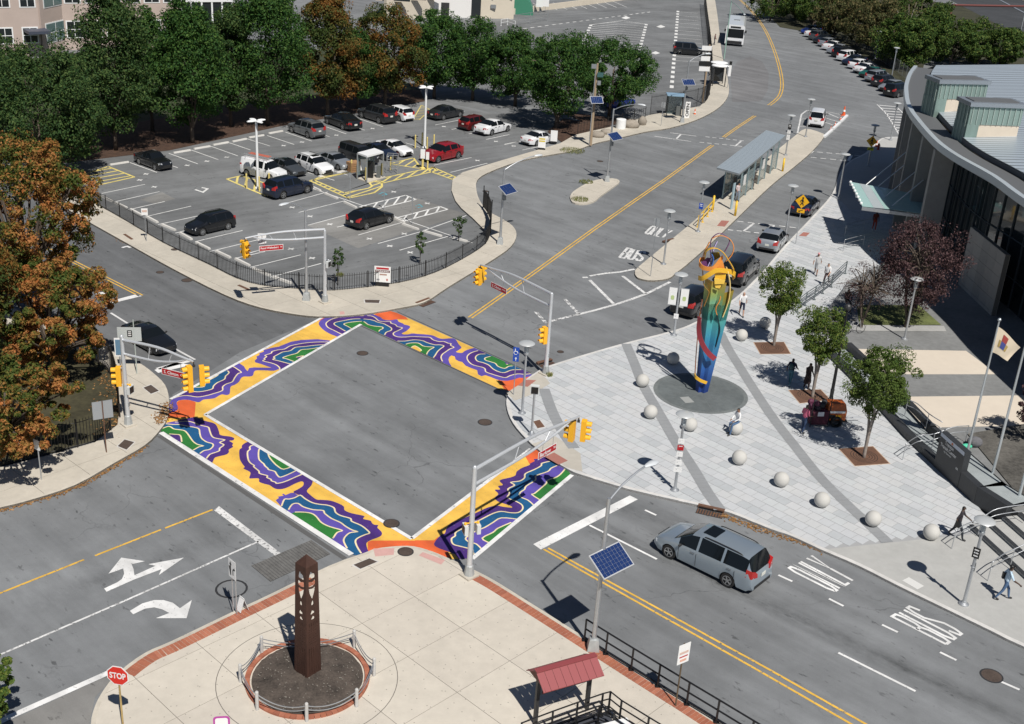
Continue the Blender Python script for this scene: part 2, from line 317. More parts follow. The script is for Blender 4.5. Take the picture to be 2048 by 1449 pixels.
# ------------------------------------------------------------------ pavements
def kerb_strip(parent,line,h,w,m,z0=-.02,name='kerb'):
    pts = [Vector(p) for p in line]; N = len(pts); rows = []
    for i in range(N):
        d1 = (pts[i]-pts[i-1]).to_2d().normalized() if i else None; d2 = (pts[i+1]-pts[i]).to_2d().normalized() if i < N-1 else None
        d = d1 if d2 is None else d2 if d1 is None else (d1+d2).normalized()
        n = Vector((-d.y,d.x,0)); p = Vector((pts[i].x,pts[i].y,0))
        rows.append([p+Vector((0,0,z0)),p+Vector((0,0,h-.02)),p+n*.02+Vector((0,0,h)),p+n*w+Vector((0,0,h)),p+n*w+Vector((0,0,z0))])
    return MB().loft(rows,cap=True,closed=False).build(name,m,parent)
def pavement(name,px,kerb,slab=None,h=.13,m=CONC,km=KERB,kw=.16,flip=False,jm=JOINT,base=None,limit=300,tile='slab',gap=.022,skip=None,smo=3):
    """px: outline in photo points; kerb: its road side; slab: (length, width, heading, stagger)"""
    out = [(p.x,p.y) for p in W(px,h)]
    root = struct(MB().prism(out,-.02,h-.014).build(name,base or jm))
    if kerb:
        kl = W(smooth(kerb,smo),h); kl = kl[::-1] if flip else kl
        kerb_strip(root,kl,h+.004,kw,km)
    if slab:
        l,w,az,st = slab; ca,sa = math.cos(az),math.sin(az); loc = [(x*ca+y*sa,-x*sa+y*ca) for x,y in out]
        x0,x1 = min(p[0] for p in loc),max(p[0] for p in loc); y0,y1 = min(p[1] for p in loc),max(p[1] for p in loc); cells = []
        for j in range(int(math.floor(y0/w)),int(math.ceil(y1/w))):
            for i in range(int(math.floor(x0/l))-1,int(math.ceil(x1/l))):
                ox = st*l*(j % 2); c = [(i*l+ox+gap/2,j*w+gap/2),((i+1)*l+ox-gap/2,j*w+gap/2),((i+1)*l+ox-gap/2,(j+1)*w-gap/2),(i*l+ox+gap/2,(j+1)*w-gap/2)]
                q = clip(loc,c)
                if len(q) < 3 or abs(area(q)) < .02: continue
                q = [(x*ca-y*sa,x*sa+y*ca) for x,y in q]; cx = sum(p[0] for p in q)/len(q); cy = sum(p[1] for p in q)/len(q)
                if skip and skip(cx,cy): continue
                u,v = Q((cx,cy,h)); vis = -40 < u < 2090 and -40 < v < 1490
                cells.append((0 if vis else 1e5,math.hypot(cx,cy),q,abs(abs(area(q))-(l-gap)*(w-gap)) < 1e-3,cx,cy))
        cells.sort(key=lambda c: c[0]+c[1]); rest = MB(); shared = {}
        for k,(_,_,q,whole,cx,cy) in enumerate(cells):
            mm = m[(int(cx*7.3)*31+int(cy*5.7)*17) % len(m)] if isinstance(m,(list,tuple)) else m
            if k < limit and _ == 0:
                if whole:
                    if mm.name not in shared: shared[mm.name] = MB().prism([(x-cx,y-cy) for x,y in q],-.012,0).mesh(tile,mm)
                    o = bpy.data.objects.new(tile,shared[mm.name]); col.objects.link(o); o.parent = root; o.location = (cx,cy,h)
                else: MB().prism([(x-cx,y-cy) for x,y in q],-.012,0).build(tile,mm,root,loc=(cx,cy,h))
            else:
                if isinstance(m,(list,tuple)): rest.mat(m.index(mm))
                rest.prism(q,h-.012,h)
        if rest.f: struct(rest.build('far_'+tile+'s',m,root),'stuff')
    return root
def inset(line,d,flip=False):
    """polyline moved sideways by d metres (left of travel)"""
    pts = [Vector((p[0],p[1],0)) for p in line]; out = []
    for i in range(len(pts)):
        a = pts[max(0,i-1)]; b = pts[min(len(pts)-1,i+1)]; t = (b-a).to_2d().normalized(); n = Vector((-t.y,t.x,0)); out.append(pts[i]+n*(-d if flip else d))
    return out
K1 = [(-60,320),(60,372),(150,428),(260,490),(350,540),(450,590),(520,615),(600,630),(650,633),(720,629),(800,616),(850,604),(900,572),(985,520),(1022,493),(1033,470),(1025,452),(1001,436),(974,421),(959,400),(953,381),(954,362),(975,346),(1040,322),(1100,310),(1150,301),(1190,287),(1230,278),(1290,264),(1340,256),(1390,241),(1430,221),(1452,200),(1458,178),(1452,140),(1444,110),(1436,40),(1430,0),(1425,-30)]
I1 = [(1408,-30),(1410,20),(1418,100),(1420,190),(1400,213),(1300,230),(1240,250),(1185,262),(1150,270),(1120,287),(1000,322),(925,345),(905,360),(903,381),(911,402),(923,417),(945,436),(961,452),(978,470),(972,488),(930,515),(870,545),(800,565),(700,578),(650,582),(600,578),(520,570),(470,555),(420,530),(330,487),(250,440),(180,400),(105,352),(60,330),(-60,285)]
K1s = smooth(K1,3)
lot_walk = pavement('lot_pavement',K1s+I1,K1,(3.1,2.4,R(-41),0),m=[CONC,mat('concrete_walk_b',(.47,.435,.37),.9,var=.14,vscale=3,bump=.2)],smo=3)
K2 = [(-60,1028),(0,1015),(60,1000),(150,970),(230,925),(290,890),(320,860),(335,835),(338,800),(330,770),(305,745),(280,727),(250,712),(215,700),(150,670),(-80,570)]
park_walk = pavement('park_pavement',smooth(K2,3)+[(-120,600),(150,700),(190,715),(215,735),(232,770),(240,815),(235,850),(190,885),(120,905),(0,935),(-60,950)],K2,(2.4,2.4,R(-41),0),m=CONC,flip=False)
K3 = [(165,1700),(178,1500),(182,1449),(184.5,1430),(195,1401),(216,1368),(240,1342),(290,1306),(343,1282.6),(464,1224.6),(540,1189),(658,1132),(729,1106),(750,1098),(790,1093),(827,1093),(864,1103),(895,1116),(927,1130),(948,1140),(988,1161),(1040,1193),(1132,1251),(1264,1335),(1432,1441),(1560,1530),(1700,1640)]
near_walk = pavement('obelisk_plaza',smooth(K3,3)+[(1700,2400),(100,2400)],K3,(2.75,2.75,R(-43),0),m=[CONC2,gum(mat('concrete_plaza_b',(.545,.50,.43),.9,var=.12,vscale=2.2,bump=.15))],smo=3,flip=True)
K4 = [(2300,1400),(2048,1293),(1982.6,1261.5),(1890,1216.6),(1798,1172),(1719,1132),(1640,1098),(1582,1071.6),(1540,1057.5),(1461,1026),(1395.5,1010),(1263.6,979.7),(1171,952),(1137,939),(1087,907),(1052.7,878),(1026,846.5),(1014,817.5),(1014,794),(1028,778),(1076,742),(1118,725),(1237,689.6),(1348,661),(1393,643),(1440,617),(1480,588),(1526,542),(1568.6,492),(1624,434),(1664,388),(1680,345),(1700,322),(1732,306),(1750.6,287),(1764,277),(1785,274),(1830,274)]
TILE = [mat('plaza_paver_%d' % i,c,.85,var=.06,vscale=5,bump=.1) for i,c in enumerate([(.50,.515,.53),(.48,.495,.51),(.515,.525,.535),(.43,.45,.465),(.505,.515,.52),(.49,.51,.52)])]
K4s = smooth(K4,3); TPLZ = K4s+[(1860,320),(1880,470),(1700,560),(1640,640),(1700,720),(2010,1075),(2300,1070)]
CONCG = mat('concrete_grey',(.40,.40,.385),.9,var=.12,vscale=2.5,bump=.15)
_b0,_b1 = P(1655,1097,.13),P(2048,1057,.13)
plaza = pavement('transit_plaza',TPLZ,K4,(.62,.62,R(-46),.5),m=TILE,km=KERBW,kw=.2,jm=mat('paver_joint',(.34,.345,.35),.95),flip=True,tile='paving_tile',gap=.028,
    skip=lambda x,y: (_b1.x-_b0.x)*(y-_b0.y)-(_b1.y-_b0.y)*(x-_b0.x) < 0)
MB().prism([(p.x,p.y) for p in W([(1648,1099)]+[(2048,1058),(2300,1030),(2300,1400),(2048,1290),(1982.6,1259),(1890,1214),(1798,1169.5),(1719,1129.5)],.13)],.1,.130).build('concrete_apron',CONCG,plaza)
def bar(name,pts,w,m,parent,z,n=1,off=0):
    return MB().ribbon([(p.x,p.y) for p in W(pts,z)],w,z,off).build(name,m,parent)
BAND = mat('grey_paver_band',(.265,.275,.285),.85,var=.1,vscale=6)
def band(pts,w):
    P_ = [Vector((p.x,p.y,0)) for p in W(smooth(pts,5),.13)]
    acc = [0]
    for i in range(1,len(P_)): acc.append(acc[-1]+(P_[i]-P_[i-1]).length)
    def at(s):
        for i in range(1,len(P_)):
            if s <= acc[i]: return P_[i-1].lerp(P_[i],(s-acc[i-1])/(acc[i]-acc[i-1]))
        return P_[-1]
    n = int(acc[-1]/.42)
    for k in range(n):
        MB().ribbon([at(k*acc[-1]/n+.006),at((k+1)*acc[-1]/n-.006)],w,.137).build('band_tile',BAND,plaza)
    MB().ribbon([at(i*acc[-1]/40) for i in range(41)],w,.1335).build('band_joint',mat('band_joint_grey',(.2,.205,.21),.9),plaza)
band([(1252,688),(1270,730),(1286,770),(1320,830),(1352,885),(1385,935),(1415,985),(1440,1020)],.62)
band([(1440,665),(1458,700),(1480,735),(1505,775),(1545,835),(1590,893),(1640,955),(1690,1005),(1738,1050),(1775,1085)],.62)
band([(1088,778),(1105,825),(1128,868),(1148,897)],.62)
# concrete ramps with tactile plates
RAMP = mat('ramp_concrete',(.46,.43,.375),.9,var=.12,vscale=3); TACT = mat('tactile_plate',(.36,.15,.12),.8,var=.12,vscale=8); TACTP = mat('tactile_plate_faded',(.56,.33,.30),.85,var=.12,vscale=8)
def patch(name,px,m,parent,z): return MB().flat([(p.x,p.y) for p in W(px,z)],z).build(name,m,parent)
patch('ramp',Zm([(50,250),(290,95),(350,140),(380,180),(250,260),(110,310)],1000,720),RAMP,plaza,.1345); patch('ramp',Zm([(240,640),(420,580),(610,710),(625,850),(500,815)],1000,720),RAMP,plaza,.1345)
patch('tactile_plate',Zm([(135,195),(190,150),(275,155),(210,205)],1000,720),TACT,plaza,.1385); patch('tactile_plate',Zm([(340,735),(410,703),(515,765),(445,795)],1000,720),TACT,plaza,.1385)
patch('tactile_plate',Zm([(340,425),(375,397),(425,402),(395,430)],1508,360),TACT,plaza,.1345)
patch('tactile_plate',Zm([(935,108),(1095,105),(1090,155),(950,168)],500,1069),TACTP,near_walk,.1345); patch('tactile_plate',Zm([(1280,160),(1310,135),(1480,195),(1450,230)],500,1069),TACTP,near_walk,.1345)
patch('tactile_plate',Zm([(680,1000),(715,998),(718,1020),(683,1022)],500,360),TACTP,lot_walk,.1345)
patch('white_slab',Zm([(1125,350),(1175,325),(1290,392),(1240,418)],1508,1069),mat('pale_slab',(.62,.62,.6),.8),plaza,.1345)
# bus island, small refuge
K5 = [(1590,272),(1540,312),(1470,370),(1430,405),(1382,447),(1330,490),(1277,534),(1270,545),(1272,552),(1279,557),(1303,561),(1337,557),(1353,545),(1374,529),(1422,486.6),(1474.6,436),(1540,373),(1587,335),(1624,303),(1648,274),(1642,266),(1611,258),(1590,272)]
island = pavement('bus_island',smooth(K5,3),K5,(3.2,3.2,R(46),0),flip=False,km=KERB,gap=.012)
patch('tactile_plate',Zm([(1645,350),(1680,308),(1740,312),(1705,355)],1000,360),TACT,island,.1345)
K6 = [(1143.7,394),(1150,384),(1172,370),(1195,361),(1225,358),(1236,363),(1224,373),(1200,390),(1185,402),(1165,407),(1148,404),(1143.7,394)]
refuge = pavement('refuge_island',smooth(K6,3),K6,(2.2,4,R(46),0),flip=False)
# right far strip of pavement beside the row of parked cars, and the wide footway under the building
patch('footway',[(1762,277),(1830,274),(1850,330),(1860,420),(1700,420),(1668,388),(1690,330),(1730,306)],mat('footway_concrete',(.43,.43,.42),.9,var=.1,vscale=2),plaza,.1335)
# brick edging of the obelisk plaza: single bricks
kl = [Vector((p.x,p.y,0)) for p in W(smooth(K3,3),.13)]
def brick_run(i0,i1,d0,d1,bl,parent,z,mb_limit=300):
    a = inset(kl,d0,True); mats = [BRICKRED,mat('brick_dark',(.32,.11,.065),.9,var=.2,vscale=6),mat('brick_pale',(.40,.15,.09),.9,var=.2,vscale=6)]
    line = a[i0:i1]; acc = [0]
    for i in range(1,len(line)): acc.append(acc[-1]+(line[i]-line[i-1]).length)
    def at(s):
        for i in range(1,len(line)):
            if s <= acc[i]: return line[i-1].lerp(line[i],(s-acc[i-1])/(acc[i]-acc[i-1])),(line[i]-line[i-1]).normalized()
        return line[-1],(line[-1]-line[-2]).normalized()
    me = [MB().box((0,0,0),(bl-.012,(d1-d0)-.0,.03)).mesh('brick',m) for m in mats]
    n = int(acc[-1]/bl)
    for k in range(n):
        p,t = at((k+.5)*bl); nrm = Vector((t.y,-t.x,0)); c = p+nrm*((d1-d0)/2); u,v = Q((c.x,c.y,z))
        if not (-20 < u < 2070 and v < 1470): continue
        o = bpy.data.objects.new('brick',me[random.randrange(3)]); col.objects.link(o); o.parent = parent; o.location = (c.x,c.y,z-.015+random.uniform(-.002,.003)); o.rotation_euler = (0,0,math.atan2(t.y,t.x))
_ks = smooth(K3,3)
def idx(x,y): return min(range(len(_ks)),key=lambda i: (_ks[i][0]-x)**2+(_ks[i][1]-y)**2)
brick_run(idx(240,1342),idx(658,1132),.17,.67,.16,near_walk,.139); brick_run(idx(952,1142),len(kl)-3,.17,.62,.16,near_walk,.139)

# ------------------------------------------------------------------ markings
def line(pts,w,m=WHITE,parent=ground,name='lane_line',z=.006,off=0.,ext=0.):
    q = W(pts)
    if ext: q[-1] = q[-1]+(q[-1]-q[-2]).normalized()*ext
    return MB().ribbon(q,w,z,off).build(name,m,parent)
def dashed(a,b,w,n,duty=.6,m=WHITE,name='lane_dash',z=.006,parent=ground):
    A,B = P(*a),P(*b)
    for k in range(n):
        MB().ribbon([A.lerp(B,k/n),A.lerp(B,(k+duty)/n)],w,z).build(name,m,parent)
def shape(px,m=WHITE,name='arrow_marking',parent=ground,z=.006): return MB().flat([(p.x,p.y) for p in W(px)],z).build(name,m,parent)
line([(1096,1096.7),(1540,1340.6),(1732,1449)],.11,YEL,name='centre_line',ext=30); line([(1087,1099),(1508,1336.6),(1703,1449)],.11,YEL,name='centre_line',ext=30)
CN = [(940,636),(1000,594),(1076,540),(1185,461),(1272,400),(1330,360),(1425,291)]
for s in (-.13,.13):
    line(CN,.11,YEL,name='centre_line',off=s); line([(1447,275),(1475,255),(1510,232)],.11,YEL,name='centre_line',off=s)
    line(smooth([(1538,211),(1550,202),(1560,190),(1564,170),(1560,140),(1548,100),(1530,60),(1505,25),(1480,0),(1455,-22)],4),.13,YEL,name='centre_line',off=s*1.3)
    line([(282,592),(205,553),(60,480)],.10,YEL,name='centre_line',off=s)
line([(425,1020),(330,1057)],.11,YEL,name='centre_line'); line([(322,1060),(190,1112)],.11,YEL,name='centre_line'); line([(168,1120),(0,1187),(-200,1265)],.11,YEL,name='centre_line')
shape([(438,1013),(428,1021),(553,1114),(563,1108)],WORN,'stop_line'); line([(-60,1337),(0,1310),(250,1202),(517,1083.5)],.10,WORN)
line([(-60,1475),(20,1434),(219,1345)],.26,WHITE,name='edge_line')
shape(Zm([(790,412),(808,437),(1015,345),(1225,265),(1205,310),(1395,178),(1125,228),(1180,240),(1020,312),(1012,262),(998,228),(1100,205),(920,178),(822,300),(935,260),(942,300),(925,340),(890,365)],0,1069))
shape(Zm([(985,582),(1010,608),(1100,565),(1170,555),(1230,570),(1285,598),(1183,637),(1415,637),(1455,500),(1365,562),(1310,520),(1240,500),(1170,500),(1080,525)],0,1069))
shape([(1259.7,991.6),(1275.5,999.5),(1081.7,1099.7),(1066.4,1089)],WHITE,'stop_line')
for a,b in [((1179,1051),(1313.7,1119)),((1290,1020.6),(1312.4,1031)),((1556.8,1150.7),(1584.5,1163.4)),((1658,1198),(1687,1212.7)),((1764,1250),(1795.5,1265)),((1880,1305),(1912.7,1321)),((2002,1364),(2039,1380)),((1676.7,1306),(1831,1383))]: line([a,b],.12)
# stroke lettering
GL = {'B': [[(.1,0),(.1,1),(.75,1),(.9,.9),(.9,.65),(.7,.53),(.1,.53)],[(.7,.53),(.92,.4),(.92,.12),(.75,0),(.1,0)]],'U': [[(.1,1),(.1,.15),(.3,0),(.7,0),(.9,.15),(.9,1)]],
      'S': [[(.9,.82),(.72,1),(.28,1),(.1,.85),(.1,.65),(.9,.35),(.9,.15),(.7,0),(.3,0),(.1,.18)]],'O': [[(.3,0),(.1,.15),(.1,.85),(.3,1),(.7,1),(.9,.85),(.9,.15),(.7,0),(.3,0)]],
      'N': [[(.1,0),(.1,1),(.9,0),(.9,1)]],'L': [[(.1,1),(.1,0),(.9,0)]],'Y': [[(.05,1),(.5,.5),(.95,1)],[(.5,.5),(.5,0)]]}
def word(txt,tl,tr,bl,br,w=.13,m=WHITE,z=.006):
    TL,TR,BL,BR = P(*tl),P(*tr),P(*bl),P(*br); mb = MB(); n = len(txt)
    for k,ch in enumerate(txt):
        for st in GL[ch]:
            pts = []
            for u,v in st:
                u = (k+.08+.84*u)/n; pts.append((BL.lerp(BR,u)).lerp(TL.lerp(TR,u),v))
            mb.ribbon(pts,w,z)
            z += .0006
    mb.build('lane_lettering',m,ground)
word('ONLY',(1574,1139),(1624,1111),(1666,1185),(1711,1158.6)); word('BUS',(1781.4,1235),(1824,1211),(1890,1290.5),(1927,1265))
word('BUS',(1253,496),(1293,505),(1236,515),(1285,523),.22,WORN); word('ONLY',(1303,452),(1346,462),(1288,467),(1331,477),.2,WORN)
# gore by the bus island and far crossings
for q in [[(680,730),(800,710),(910,700),(1020,678)],[(930,730),(1105,865)],[(600,1020),(740,985),(880,945),(1000,905),(1110,865),(1290,775)],[(680,760),(860,940)],[(490,905),(600,1020)],[(270,1000),(345,1082),(600,1020)],[(625,742),(665,740)]]:
    line(Zm(q,1000,360),.24,paint_mat('road_paint_flaking',(.76,.76,.75),.36,3.5) if q[0][0] in (270,490) else WORN,name='gore_line')
def ladder(a,b,c,d,n,w=.16): dashed(a,b,w,n); dashed(c,d,w,n)
ladder((1474.6,443),(1600,457),(1456,460),(1560,471),6); line([(1508,447),(1487,463)],.2,WORN); line([(1548,452),(1528,468)],.2,WORN)
line([(1308.5,273),(1382,283.5)],.16,WORN); line([(1340,266),(1393,273)],.16,WORN); ladder((1399,285),(1490,294),(1411,274),(1493,283),6); line([(1353,278),(1362,269)],.2,WORN); line([(1470,293),(1482,283)],.2,WORN)
Z4 = lambda p: Zm(p,1508,0)
line(Z4([(385,1190),(450,1150)]),.2,WORN); ladder(*Z4([(480,1155),(830,1185),(430,1195),(800,1230)]),5); line(Z4([(740,1180),(715,1222)]),.3); line(Z4([(810,1188),(780,1230)]),.3)
for q in [[(330,1010),(360,870),(400,840),(560,850)],[(515,842),(640,895)],[(560,850),(705,880)],[(540,930),(600,950)],[(550,900),(640,925)],[(345,960),(400,960)],[(355,905),(410,905)]]: line(Z4(q),.18,WORN,name='gore_line')
for k in range(12):
    t = k/11; a = (950+(1110-950)*t,800+(1035-800)*t); b = (1085+(1205-1085)*min(1,t*1.15),812+(1035-812)*t); line(Z4([a,b]),.34,name='gore_stripe')
line(Z4([(935,795),(1010,870),(1110,1040)]),.15,name='gore_line'); line(Z4([(1080,810),(1150,880),(1205,960),(1212,1040)]),.15,name='gore_line')
# stall lines of the lots
for o,qs in (((0,360),[(640,65,930,0),(770,105,1100,35),(860,170,1210,90),(965,230,1250,165),(1085,285,1450,200),(1200,340,1500,275),(1330,405,1470,370),(1480,470,1840,385),(1590,545,1960,455),(1790,595,2010,545)]),
              ((500,360),[(370,248,720,160),(270,180,590,92),(660,360,1090,260),(440,345,830,240),(820,420,1150,325),(970,485,1330,385),(1135,535,1500,430),(0,555,120,520),(0,665,385,570),(150,740,540,635),(1320,385,1640,272),(455,60,1690,480)]),
              ((0,0),[(985,1235,1190,1310),(1130,1200,1350,1275),(1280,1165,1500,1245),(1450,1140,1655,1213),(1595,1110,1805,1185),(1740,1085,1900,1140),(1875,1055,2048,1110)]),
              ((500,0),[(130,1030,335,1098),(270,1005,470,1073),(430,985,605,1040),(580,965,730,1018),(720,940,870,990),(835,905,1010,965),(990,890,1150,938),(1405,950,1600,910),(1530,985,1720,940),(1660,1018,1830,985),(1790,1060,1970,1022),(1930,1100,2048,1073),(440,1310,640,1370),(640,1300,740,1330),(1395,1255,1680,1197),(1520,1310,1800,1240),(1180,1085,1290,1120)]),
              ((1000,0),[(35,1095,145,1075),(170,1140,290,1115)])):
    for a,b,c,d in qs: line(Zm([(a,b),(c,d)],*o),.10,LOTW,lot,'stall_line',.007)
def hatch(px,pitch,az,w,m,edge=True,parent=lot,z=.007):
    poly = [(p.x,p.y) for p in W(px)]; ca,sa = math.cos(az),math.sin(az); ys = [-x*sa+y*ca for x,y in poly]; y = min(ys)
    if edge:
        for i in range(len(poly)): MB().ribbon([(*poly[i-1],z),(*poly[i],z)],w,z+.0015).build('hatch_edge',m,parent)
    while y < max(ys):
        c = [(ca*x-sa*yy,sa*x+ca*yy) for x,yy in ((-400,y),(400,y),(400,y+w),(-400,y+w))]; q = clip(poly,c)
        if len(q) > 2: MB().flat(q,z).build('hatch_stripe',m,parent)
        y += pitch
hatch(Zm([(640,1430),(495,1370),(820,1265),(1020,1345)],0,0),1.0,R(50),.2,PALEYEL)
hatch(Zm([(1720,1360),(1830,1335),(2100,1420),(2020,1490),(1900,1440)],0,0),.8,R(-80),.2,PALEYEL)
hatch(Zm([(455,8),(745,140),(940,100),(1000,55),(1000,10),(900,12),(925,50),(900,65),(715,100),(480,0)],500,360),.7,R(60),.19,PALEYEL); hatch(Zm([(905,1375),(1300,1290),(1400,1272),(1405,1300),(1010,1390)],500,0),.7,R(75),.19,PALEYEL)
hatch(Zm([(1380,1268),(1560,1345),(1540,1365),(1360,1300)],500,0),.7,R(60),.19,PALEYEL); hatch(Zm([(1075,1240),(1240,1200),(1300,1282),(1090,1250)],500,0),.8,R(75),.19,PALEYEL); hatch(Zm([(480,1370),(750,1310),(520,1350)],500,0),.8,R(75),.19,PALEYEL)
hatch(Zm([(830,205),(1180,118),(1260,150),(950,225)],500,360),.72,R(85),.15,LOTW); hatch(Zm([(1110,290),(1440,203),(1500,225),(1165,315)],500,360),.72,R(85),.15,LOTW)
hatch(Zm([(1235,910),(1285,910),(1370,835),(1300,800)],500,0),.8,R(0),.12,PALEYEL)
# back lot stalls seen beyond the trees
for k in range(14):
    t = k/13; y = 90+t*(460-90); line(Zm([(1345-30*t,y),(1500+40*t,y+14)],1000,0),.13,LOTW,far_lot,'stall_line',.008)
for k in range(17):
    t = k/16; y = 165+t*(440-165); line(Zm([(700-120*t,y+22-t*10),(900-60*t,y+2),(1115-60*t,y+22)],1000,0),.13,LOTW,far_lot,'stall_line',.008)
dashed(*Zm([(1350,85),(1300,690)],1000,0),.5,22,.5,LOTW,'edge_block',.0095,far_lot); dashed(*Zm([(1110,185),(1040,450)],1000,0),.5,12,.5,LOTW,'edge_block',.0095,far_lot); dashed(*Zm([(690,190),(590,400)],1000,0),.5,10,.5,LOTW,'edge_block',.0095,far_lot)
dashed(*Zm([(60,235),(1160,90)],1000,0),.3,22,.5,LOTW,'lane_dash',.0095,far_lot); line(Zm([(690,190),(930,158),(1110,185)],1000,0),.15,LOTW,far_lot,'stall_line',.0098)
for k in range(9):
    x = 250+k*75; line(Zm([(x,25-k*2),(x+110,80-k*3)],1000,0),.13,LOTW,far_lot,'stall_line',.008)
for x,y in ((1220,205),(1180,405),(955,138)): shape(Zm([(x-35,y),(x,y-14),(x+35,y),(x,y+10)],1000,0),LOTW,'arrow_marking',far_lot,.009)
# small stall crosses
for x,y in Zm([(1108,1322),(1060,1368),(1170,1420),(1420,1257),(1570,1225),(1720,1195)],0,0)+Zm([(320,210),(455,278),(605,338),(905,448),(1060,503),(1215,552),(470,595),(310,525),(1090,92),(1345,180),(1170,410)],500,360)+Zm([(255,1107),(395,1080),(655,1028),(930,977),(1470,962),(1865,1075),(2000,1110),(1725,1220)],500,0):
    c = P(x,y); MB().box((0,0,.004),(.55,.12,.002)).box((0,0,.0055),(.12,.55,.002)).build('stall_cross',LOTW,lot,loc=(c.x,c.y,.006),rz=R(48))
line(Zm([(1480,75),(1540,95),(1575,68),(1530,60)],0,360),.2,LOTW,lot,'arrow_marking',.008)
line(Zm([(975,110),(1010,95),(1040,112),(1000,120)],500,360),.12,paint_mat('lot_paint_blue',(.1,.45,.55),.3),lot,'access_symbol',.008); line(Zm([(1255,200),(1285,188),(1310,205),(1270,213)],500,360),.12,_MC['lot_paint_blue'],lot,'access_symbol',.008)
shape(Zm([(830,945),(1050,870),(1078,882),(850,915)][:0] or [(830,942),(838,920),(1030,870),(1078,882)],0,360),WHITE,'stop_line'); shape(Zm([(715,860),(790,850),(775,832),(880,845),(820,882),(810,865),(720,872)],0,360),WHITE)
shape(Zm([(1180,1430),(1210,1440),(1470,1375),(1440,1355)],0,360),WHITE,'stop_line'); line(Zm([(840,1010),(960,1085),(1360,1300),(1480,1365)],0,360),.14)
shape(Zm([(1172,78),(1200,100),(1450,40),(1330,20)],0,720),WHITE,'stop_line')
line(Zm([(925,515),(965,505),(990,515)],0,360),.2,WHITE,name='arrow_marking')
line(Zm([(610,715),(700,735),(640,700)],0,360),.2,WORN,name='arrow_marking')
# ------------------------------------------------------------------ the painted crosswalks
def mural_mat(n,rgb): return paint_mat(n,rgb,.10,11.)
MY,ML,MD,MBl,MG,MO,MC_ = [mural_mat(n,srgb(*c)) for n,c in (('mural_yellow',(238,190,84)),('mural_lilac',(94,78,168)),('mural_purple',(74,44,122)),('mural_blue',(22,88,134)),('mural_green',(44,122,52)),('mural_orange',(228,104,54)),('mural_cream',(240,222,178)))]
SA = [(344.9,797.5),(646.9,634.6),(735,610),(721.6,649.5),(410.5,829.7),(318,850)]; SB = [(735,610),(793.8,626.6),(1062,748),(1080,790),(1000.8,779.3),(721.6,649.5)]
SC = [(410.5,829.7),(318,850),(322.5,864),(700.9,1108.4),(760,1125),(823.7,1077.6)]; SD = [(823.7,1077.6),(760,1125),(946,1117.4),(1142.9,951.4),(1100,895),(1059,898.3)]
mural = struct(MB().flat([(p.x,p.y) for p in W([(410,830),(722,650),(1001,779),(1059,898),(824,1078)])],-.002).build('crosswalk_box',ASPH)); mural.parent = ground
def zz(pts,ox,oy): return [(ox+a/6.0235,oy+b/6.0235) for a,b in pts]
_mk = [0]
def paint(px,strips,m,z,edge=None,name='painted_band',smo=3):
    """a painted patch cut to its crosswalk; edge: points outlined in cream"""
    pp = px
    for s in strips:
        q = clip(pp,s)
        if len(q) > 2: MB().flat([(p.x,p.y) for p in W(q)],z).build(name,m,mural)
    if edge:
        e = smooth(edge,smo)
        for s in strips:
            run = []
            cs = s if area(s) > 0 else s[::-1]
            ins = lambda p: all((cs[(i+1) % len(cs)][0]-cs[i][0])*(p[1]-cs[i][1])-(cs[(i+1) % len(cs)][1]-cs[i][1])*(p[0]-cs[i][0]) >= 0 for i in range(len(cs)))
            for p in e+[None]:
                if p is not None and ins(p): run.append(p)
                else:
                    if len(run) > 1: MB().ribbon(W(run),.075,z+.0012).build('painted_outline',MC_,mural)
                    run = []
def blob(strips,o,outer,nests,z0=.0085):
    """outer: (material, traced edge, closing points); nests: inner ones in turn"""
    z = z0
    for k,(m,e,cl) in enumerate([outer]+nests):
        ex = zz(e,*o); paint(smooth(ex,3)+zz(cl,*o),strips,m,z,ex if k else None); z += .0025
for s in (SA,SB,SC,SD): paint(s,[s],MY,.006,name='painted_ground')
OA = (320,660); OT = (780,610); OC = (320,820); O5 = (500,900); OD = (820,880)
paint(zz([(60,1010),(210,970),(215,930),(200,880),(240,850),(330,845),(400,860),(430,875),(425,960),(415,1055),(270,1060),(200,1060),(40,1070)],*OA),[SA,SC],MO,.0072)
blob([SA],OA,(ML,[(130,1000),(205,970),(215,930),(200,880),(240,850),(330,845),(400,860),(470,875),(520,845),(600,835),(660,825),(710,795),(750,780),(800,788),(840,770),(850,690),(900,665),(950,630),(980,580),(1020,565),(1080,565),(1120,550),(1145,495),(1250,490),(1370,495),(1430,475)],
     [(1480,500),(2080,140),(2040,130),(1900,115),(1780,120),(1700,125),(1580,145),(1490,180),(1430,205),(1340,220),(1250,245),(1250,265),(1195,285),(1200,305),(1160,325),(1170,345),(1140,375),(1150,395),(1220,415),(1300,445),(1345,458),(1250,458),(1130,455),(1075,462),(1055,500),(1035,480),(1010,440),(960,408),(905,402),(860,420),(800,380),(50,800),(60,1000)]),
     [(MD,[(840,430),(880,445),(930,475),(980,515),(940,530),(900,580),(870,630),(800,655),(755,690),(750,735),(650,770),(560,795),(450,812),(330,795),(230,805),(130,840)],[(60,760),(700,380)]),
      (MBl,[(770,470),(830,510),(815,540),(790,560),(775,600),(690,640),(645,680),(630,715),(540,740),(450,750),(350,740),(290,745)],[(260,700),(700,430)]),
      (MG,[(715,505),(690,555),(590,610),(545,650),(525,690),(440,695),(390,690)],[(380,660),(680,490)])])
